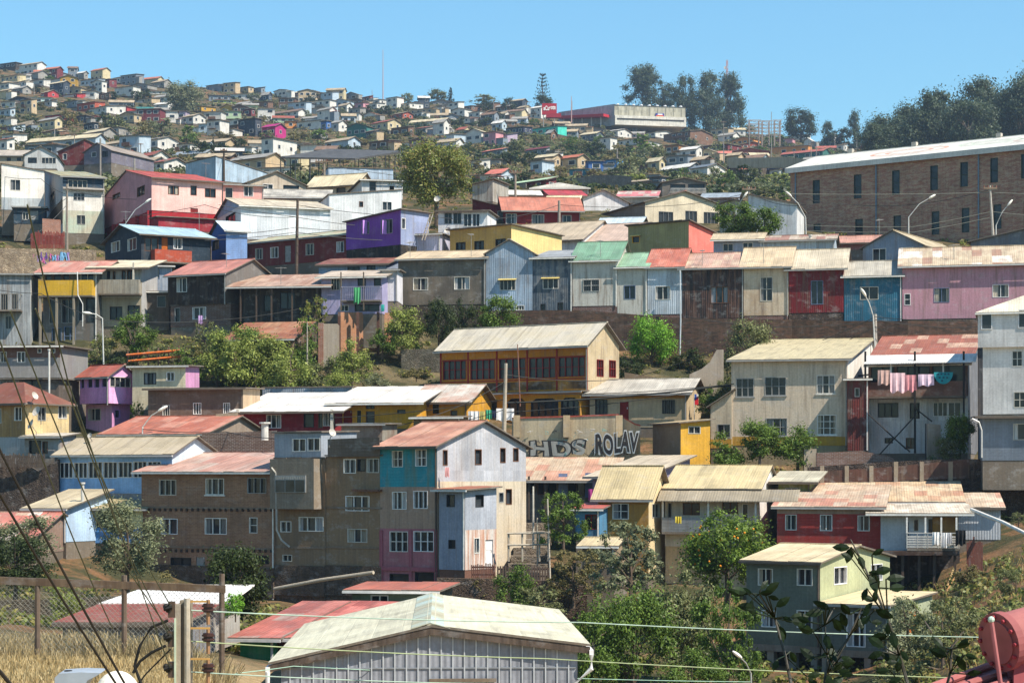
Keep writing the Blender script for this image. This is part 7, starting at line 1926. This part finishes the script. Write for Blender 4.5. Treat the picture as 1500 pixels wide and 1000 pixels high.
# leafy twigs close to the camera
def twig(label, pts, leaves, Y, seed):
    o = thing('leafy_branch', label, 'branch', P(pts[0][0], pts[0][1], Y), group='dark branches close to the camera')
    V = [Vector(loc(o, P(x, y, Y+.05*i))) for i, (x, y) in enumerate(pts)]
    MB().tube(V, .0055, 7, .002).build('twig', 'plaster:2c2a20', o)
    r = random.Random(seed); m = MB()
    for (x, y, ln, an) in leaves:
        c = Vector(loc(o, P(x, y, Y+r.uniform(-.12, .12))))
        L_ = ln/F*Y; d = Vector((math.cos(an), r.uniform(-.5, .5), math.sin(an))).normalized()
        s_ = d.cross(Vector((r.uniform(-.4, .4), 1, r.uniform(-.4, .4)))).normalized()
        n_ = d.cross(s_)
        prof = [(0, 0), (.22, .17), (.5, .24), (.78, .15), (1, 0)]
        for sg_ in (1, -1):
            for (t0, w0), (t1, w1) in zip(prof[:-1], prof[1:]):
                q = [c+d*L_*t0+n_*L_*.06*math.sin(3*t0), c+d*L_*t1+n_*L_*.06*math.sin(3*t1), c+d*L_*t1+s_*sg_*w1*L_+n_*L_*.12*w1, c+d*L_*t0+s_*sg_*w0*L_+n_*L_*.12*w0]
                m.poly([x_ for i, x_ in enumerate(q) if i == 0 or (x_-q[i-1]).length > 1e-6] if w0 == 0 or w1 == 0 else q)
        near = min(V, key=lambda p: (p-c).length); m.tube([near, c], .0022, 4)
    m.build('leaves', leafmat('16200f,1c2a12,24341a'), o)
    return o
def lv(pts, n, seed, spread=26):
    r = random.Random(seed); out = []
    for _ in range(n):
        k = r.uniform(0, len(pts)-1.001); i = int(k); f_ = k-i
        x = pts[i][0]*(1-f_)+pts[i+1][0]*f_; y = pts[i][1]*(1-f_)+pts[i+1][1]*f_
        an = r.choice([r.uniform(-.5, .9), math.pi+r.uniform(-.9, .5), r.uniform(-2, -1)])
        out.append((x+math.cos(an)*r.uniform(4, spread), y-math.sin(an)*r.uniform(2, 10), r.uniform(16, 30), an))
    return out
for lab, pts, n, Y, sd in (('tallest dark twig with small leaves rising before the green house', [(1335,1020),(1318,960),(1300,905),(1280,860),(1262,820),(1246,790)], 26, 6., 1),
  ('dark leafy stem left of the tallest twig with drooping leaves', [(1165,1030),(1150,960),(1135,905),(1112,870),(1098,868)], 24, 6.3, 2),
  ('middle dark leafy stem before the porch annexe', [(1205,1030),(1212,960),(1208,915),(1222,890)], 20, 6.1, 3),
  ('side twig crossing from the middle stem to the right', [(1212,985),(1245,930),(1262,890)], 14, 6.15, 4),
  ('low dark leafy twig at the bottom before the right bank', [(1380,1030),(1392,985),(1394,950),(1385,950)], 10, 6.2, 5)):
    twig(lab, pts, lv(pts, n, sd), Y, sd)
# ------------------------------------------------------------------ laundry, dishes, flag, small things
def cloth(label, px0, py0, px1, py1, Y, col, seed=0, skew=0., name='hanging_cloth', group=None):
    o_ = P(px0, py0, Y); m = MB(); n = 8; w = (px1-px0)/F*Y; h_ = (py1-py0)/F*Y; r = random.Random(seed)
    ph = r.uniform(0, 6)
    def pt(i, j): return (w*i/n+skew*w*j/5, .07*math.sin(i*1.9+ph)*(.3+j/5), -h_*j/5*(1+.08*math.sin(i*1.3+ph)))
    for i in range(n):
        for j in range(5): m.poly([pt(i, j+1), pt(i+1, j+1), pt(i+1, j), pt(i, j)])
    o = m.build(name, 'cloth:'+col); o.location = o_
    md = o.modifiers.new('thickness', 'SOLIDIFY'); md.thickness = .012
    return tag(o, label, 'laundry', group)
for q in (('salmon pink towel at the left of the upper balcony line', 1286,542,1304,563,'b89a94',1), ('pale pink sheet in the middle of the upper balcony line', 1304,546,1326,574,'d8b8c2',2), ('darker pink cloth folded over the balcony line', 1325,549,1342,573,'c58a94',3), ('pale lilac sheet right of the iron post', 1345,548,1368,565,'d8c2d8',4)):
    cloth(q[0], *q[1:5], 147.6, q[5], q[6], group='laundry on the upper balcony')
tc_ = thing('hanging_cloth', 'teal semicircle cloth with patterned squares on the balcony line', 'laundry', P(1382, 545, 147.5))
m = MB(); rad = 14/F*147.5
for k in range(12):
    a0, a1 = math.pi+math.pi*k/12, math.pi+math.pi*(k+1)/12
    m.poly([(0, 0, 0), (rad*math.cos(a0), .02*(k % 2), rad*1.25*math.sin(a0)), (rad*math.cos(a1), .02*((k+1) % 2), rad*1.25*math.sin(a1))])
m.build('cloth', 'cloth:2f9aa8', tc_)
m = MB()
for (x_, z_) in ((-.4,-.12),(-.15,-.12),(.12,-.12),(.36,-.12),(-.28,-.38),(0,-.38),(.26,-.38),(-.1,-.6)):
    m.box(x_-.07, -.03, z_-.07, x_+.07, -.012, z_+.05)
m.build('pattern', 'cloth:26506a', tc_)
for q in (('white shirt on the stilt house laundry line', 1366,779,1377,797,'dcdcdc',1), ('white towel next to the shirt on the stilt house', 1379,780,1388,801,'d6d6d8',2), ('grey-white towel at the end of the stilt house line', 1388,780,1394,796,'c9c9cc',3), ('black garment on the stilt house railing', 1400,776,1414,798,'1e1e20',4)):
    cloth(q[0], *q[1:5], 122.6, q[5], q[6], group='laundry on the stilt house')
for q in (('white sheet hanging before the mustard arches', 686,602,702,617,'d9d9d9',1), ('patterned yellow cloth beside the white sheet', 703,602,710,615,'b5b070',2), ('green shirt on the line before the arches', 711,600,720,614,'3f9a78',3), ('dark blue shirt on the line before the arches', 720,601,727,612,'26304f',4), ('wide white sheet at the right end of the arches line', 727,598,753,616,'dcdcdc',5)):
    cloth(q[0], *q[1:5], 156.5, q[5], q[6], group='laundry before the mustard lodge')
cloth('green cloth over the lilac house railing', 518, 421, 528, 444, 179.6, '4c9a68', 3)
cloth('turquoise cloth hanging below the lilac balcony', 558, 446, 563, 456, 179.4, '3fb0a8', 4)
cloth('yellow towel on the cream balcony railing', 989, 756, 998, 766, 129.2, 'c2b040', 5)
cloth('pink and white cloth hanging from the grey gable window', 652, 684, 658, 698, 124.9, 'd8a8a8', 6)
cloth('lilac cloth drying under the black timber house', 290, 462, 297, 474, 183, 'b89ac8', 7)
cloth('magenta clothes hanging below the lilac clapboard house', 862, 716, 874, 732, 136.5, 'a03f80', 8)
fl = thing('flag', 'small red, white and blue flag on a pole behind the yellow house', 'flag', P(1017, 606, 158))
MB().tube([(0, 0, -.5), (0, 0, 30/F*158)], .03, 6).build('flag_pole', 'metal:b5b5b0', fl)
m = MB(); m.box(.03, 0, .7, .32, .02, 1.5, 0); m.box(.03, -.001, 1.1, .17, .021, 1.52, 1); m.box(.18, -.001, 1.3, .32, .021, 1.52, 2); m.build('flag_cloth', ['cloth:b5202c', 'cloth:2a4a9c', 'cloth:d9d9d9'], fl)
def dish(label, px, py, Y, rpx, yaw=-30):
    o = thing('satellite_dish', label, 'satellite dish', P(px, py, Y), R_(yaw)); r = rpx/F*Y
    m = MB(); n = 16
    for i in range(n):
        a0, a1 = 6.2832*i/n, 6.2832*(i+1)/n
        for f0, f1 in ((0, .5), (.5, 1)):
            m.poly([(r*f0*math.cos(a0), r*.35*(f0*f0)*-1, r*f0*math.sin(a0)), (r*f1*math.cos(a0), -r*.35*f1*f1, r*f1*math.sin(a0)), (r*f1*math.cos(a1), -r*.35*f1*f1, r*f1*math.sin(a1)), (r*f0*math.cos(a1), -r*.35*f0*f0, r*f0*math.sin(a1))])
    q = m.build('dish', 'metal:b0aca4', o); q.rotation_euler = (R_(-25), 0, 0)
    MB().tube([(0, .01, -.1), (0, .3, -.5), (0, .3, -.9)], .03, 6).build('mount', 'metal:6a6a68', o)
    MB().tube([(0, -.02, -r*.9), (0, -r*.9, -r*.1)], .015, 5).build('feed_arm', 'metal:6a6a68', o)
dish('pale satellite dish before the beige house wall', 55, 603, 146.4, 8, -40)
dish('dark satellite dish at the eave of the beige house', 50, 580, 147, 6, 60)
dish('rust-stained satellite dish low on the beige house wall', 47, 622, 146.5, 8, -60)
dish('small white dish on the rust-red roof', 132, 638, 143, 4, -30)
dish('grey dish on the dark flats roof parapet', 486, 634, 127.4, 6, 40)
dish('white dish below the big autumn tree', 641, 292, 222, 5, -20)
dish('white dish on the sunroom house wall', 656, 338, 202, 5, -20)
def chimney(label, px, pyt, pyb, Y, w=.3, mt='metal:b9b9b4'):
    o = thing('flue_pipe', label, 'flue', P(px, pyb, Y))
    h_ = (pyb-pyt)/F*Y
    MB().tube([(0, 0, -.6), (0, 0, h_-.12)], w/2, 10).build('pipe', mt, o)
    MB().tube([(0, 0, h_-.118), (0, 0, h_)], w*.8, 10).build('cap', mt, o)
chimney('white flue pipe on the blue lean-to roof', 121, 706, 722, 135.5, .22)
chimney('boxy metal flue in front of the red bungalow', 388, 618, 632, 141, .5)
chimney('tall pale pipe beside the pebble-dashed house', 72, 511, 568, 158, .16)
chimney('small flue on the low pale blue lean-to roof', 1187, 344, 352, 194, .25)
# orange garden railing by the path
o = thing('timber_railing', 'bright orange timber railing below the garden tree', 'railing', P(185, 532, 171))
for px0, py0, px1, py1 in ((185,520,264,513), (188,529,266,522)):
    MB().tube([loc(o, P(px0, py0, 171)), loc(o, P(px1, py1, 171))], .1, 4).build('rail', 'board:c8692a', o)
for k in range(6): MB().tube([loc(o, P(187+15*k, 540-1.6*k, 171.2)), loc(o, P(187+15*k, 514-1.6*k, 171.2))], .07, 5).build('post', 'board:6a5040', o)
# rubble steps and terraces left of the vines
o = thing('garden_terrace', 'rubble terrace steps climbing to the porch house', 'terrace', P(765, 835, 128))
for k in range(7):
    a_ = Vector(loc(o, P(740+4*k, 838-12*k, 127+1.6*k))); MB().box(a_.x, a_.y, a_.z-1.5, a_.x+2.6-.1*k, a_.y+1.58, a_.z).build('step', rr.choice(['stone:8a8070,6d6356', 'plaster:9a9184,7d7466']), o)
r_ = thing('lean_to_frame', 'white timber frame of an unroofed lean-to on the terrace', 'frame', P(745, 815, 125.5))
for px in (745, 765, 790, 803): MB().tube([loc(r_, P(px, 822, 125.5)), loc(r_, P(px, 780, 125.5))], .07, 5).build('post', 'board:b0a898', r_)
for py in (781, 798): MB().tube([loc(r_, P(743, py, 125.4)), loc(r_, P(806, py-1, 125.4))], .06, 5).build('rail', 'board:b0a898', r_)
r_ = thing('ladder', 'grey wooden ladder leaning beside the sunroom house', 'ladder', P(621, 350, 196))
for d_ in (0, 4): MB().tube([loc(r_, P(618+d_, 352, 196)), loc(r_, P(630+d_, 314, 197))], .05, 5).build('rail', 'board:9a9288', r_)
for k in range(7): MB().tube([loc(r_, P(618+1.7*k, 348-5*k, 196.2)), loc(r_, P(622+1.7*k, 348-5*k, 196.2))], .03, 4).build('rung', 'board:9a9288', r_)
wallslab('stone_wall', 'mossy stone garden wall before the olive tree', 'stone:6d6452,544c3e:.3', [(-40,880,930),(60,878,930),(200,872,920),(330,870,910)], 100, 100, th=.4)

srr = random.Random(9)
for k in range(16):
    px, py = srr.uniform(1165, 1390), srr.uniform(706, 742)
    Yr = 126-1+11*(744-py)/40
    o = MB().ball((0, 0, 0), (srr.uniform(.1, .22), srr.uniform(.1, .2), srr.uniform(.06, .1)), 7, 5).build('roof_stone', 'plaster:6d5d50')
    o.location = P(px, py, 0.1)
    hit, loc_, nr, ix, ob, mx = sc.ray_cast(bpy.context.evaluated_depsgraph_get(), (0, 0, 0), P(px, py, 100).normalized())
    o.location = loc_+Vector((0, 0, .05)) if hit else P(px, py, Yr)
    tag(o, 'small dark stone weighing down the patched tin roofs at right', 'stone', 'stones on the patched tin roofs')
for k, pts in enumerate((([(98,285,226),(60,262,236),(0,258,240)]), ([(98,276,226),(200,292,215)]), ([(434,300,196),(640,318,200),(819,300,238)]), ([(819,300,238),(1000,300,240),(1097,282,236)]), ([(1097,280,236),(1180,300,205)]), ([(755,256,256),(640,262,262),(475,240,262)]), ([(475,242,262),(328,226,288)]), ([(434,318,196),(300,300,214),(180,318,212)]), ([(738,560,153),(660,600,152),(560,628,148)]), ([(738,548,153),(905,556,162)]), ([(1282,470,172),(1120,478,176),(1000,462,178)]), ([(1282,468,172),(1400,480,172),(1560,462,170)]), ([(152,470,173),(60,430,178),(-30,420,180)]), ([(152,468,173),(300,470,178),(440,452,180)]), ([(1097,276,236),(1250,300,240),(1456,276,204)]), ([(208,628,146),(330,632,143),(480,640,131)]))):
    wire(f"thin service cable strung between roofs and poles, {ORD[k] if k < 15 else 'sixteenth'} of the set", pts, .03, 'flat:3c3c3a', .02)

for k, (px, pyr, Y) in enumerate(((182,333,206),(290,334,207),(600,362,187),(690,364,186),(880,356,184),(1030,370,182),(1120,364,181),(1290,338,196),(1400,366,178),(330,383,184),(410,404,181),(240,254,228),(300,254,226),(560,288,226))):
    o = thing('tv_antenna', 'thin television antenna standing on a roof ridge of the upper rows', 'antenna', P(px, pyr+3, Y), random.uniform(0, 3), 'television antennas on the roofs')
    hit, hp_, nr, ix, ob, mx = sc.ray_cast(bpy.context.evaluated_depsgraph_get(), P(px, pyr+3, Y)+Vector((0, .8, 5)), (0, 0, -1))
    if hit: o.location = hp_
    h_ = random.uniform(1.2, 2.2)
    MB().tube([(0, 0, -.3), (0, 0, h_)], .025, 5).build('mast', 'metal:7d7d7a', o)
    m = MB(); m.tube([(-.5, 0, h_-.1), (.5, 0, h_-.1)], .016, 4)
    for j in range(6): m.tube([(-.45+.18*j, -.28+.02*j, h_-.1), (-.45+.18*j, .28-.02*j, h_-.1)], .012, 4)
    m.build('boom', 'metal:8d8d8a', o)
HAZE = 0.00013
# ------------------------------------------------------------------ camera, sun, sky
cam = bpy.data.cameras.new('camera'); co = bpy.data.objects.new('camera', cam); COL.objects.link(co)
co.location = (0, 0, 0); co.rotation_euler = (R_(90), 0, 0)
cam.sensor_width = 36; cam.lens = 36*F/1500
cam.shift_y = (YH-500)/1500
cam.clip_start = .5; cam.clip_end = 9000
sc.camera = co
EL, AZ = R_(52), R_(33)
SUN = Vector((math.cos(EL)*math.cos(AZ), -math.cos(EL)*math.sin(AZ), math.sin(EL)))
sl = bpy.data.lights.new('sun', 'SUN'); so = bpy.data.objects.new('sun', sl); COL.objects.link(so)
sl.energy = 5.0; sl.angle = R_(.53); sl.color = (1, .945, .85)
so.rotation_euler = SUN.to_track_quat('Z', 'Y').to_euler()
so.location = (0, 0, 300)
w = bpy.data.worlds.new('World'); sc.world = w; w.use_nodes = True
nt = w.node_tree
bg = nt.nodes['Background']
sk = nt.nodes.new('ShaderNodeTexSky'); sk.sky_type = 'NISHITA'; sk.sun_disc = False
sk.sun_elevation = EL; sk.sun_rotation = math.atan2(SUN.x, SUN.y)
sk.altitude = 300; sk.air_density = 1.6; sk.dust_density = 0.; sk.ozone_density = 10.
tn = nt.nodes.new('ShaderNodeMix'); tn.data_type = 'RGBA'; tn.blend_type = 'MULTIPLY'; tn.inputs[0].default_value = 1.
nt.links.new(sk.outputs[0], tn.inputs[6]); tn.inputs[7].default_value = (.78, 1., .98, 1)
nt.links.new(tn.outputs[2], bg.inputs[0]); bg.inputs[1].default_value = .1005
vs = sc.view_settings
vs.view_transform = 'Standard'; vs.look = 'None'; vs.exposure = .82; vs.gamma = 1
# air between here and the far hill
if HAZE:
    hz = MB().box(-1300, -6, -14, 1300, 2600, 300).build('haze', 'flat:ffffff')
    m = bpy.data.materials.new('air'); t = NT(m)
    pv = t.add('ShaderNodeVolumePrincipled', {'Color': (.62, .78, .95, 1), 'Density': HAZE, 'Anisotropy': .3})
    t.t.links.new(pv.outputs[0], t.out.inputs['Volume'])
    hz.data.materials.clear(); hz.data.materials.append(m)
    tag(hz, 'thin blue air haze over the far hillside', 'haze', kind='stuff')
    sc.cycles.volume_max_steps = 64
sc.cycles.use_denoising = True
sc.cycles.max_bounces = 6
sc.cycles.diffuse_bounces = 4
sc.cycles.transparent_max_bounces = 8
sc.cycles.use_adaptive_sampling = True
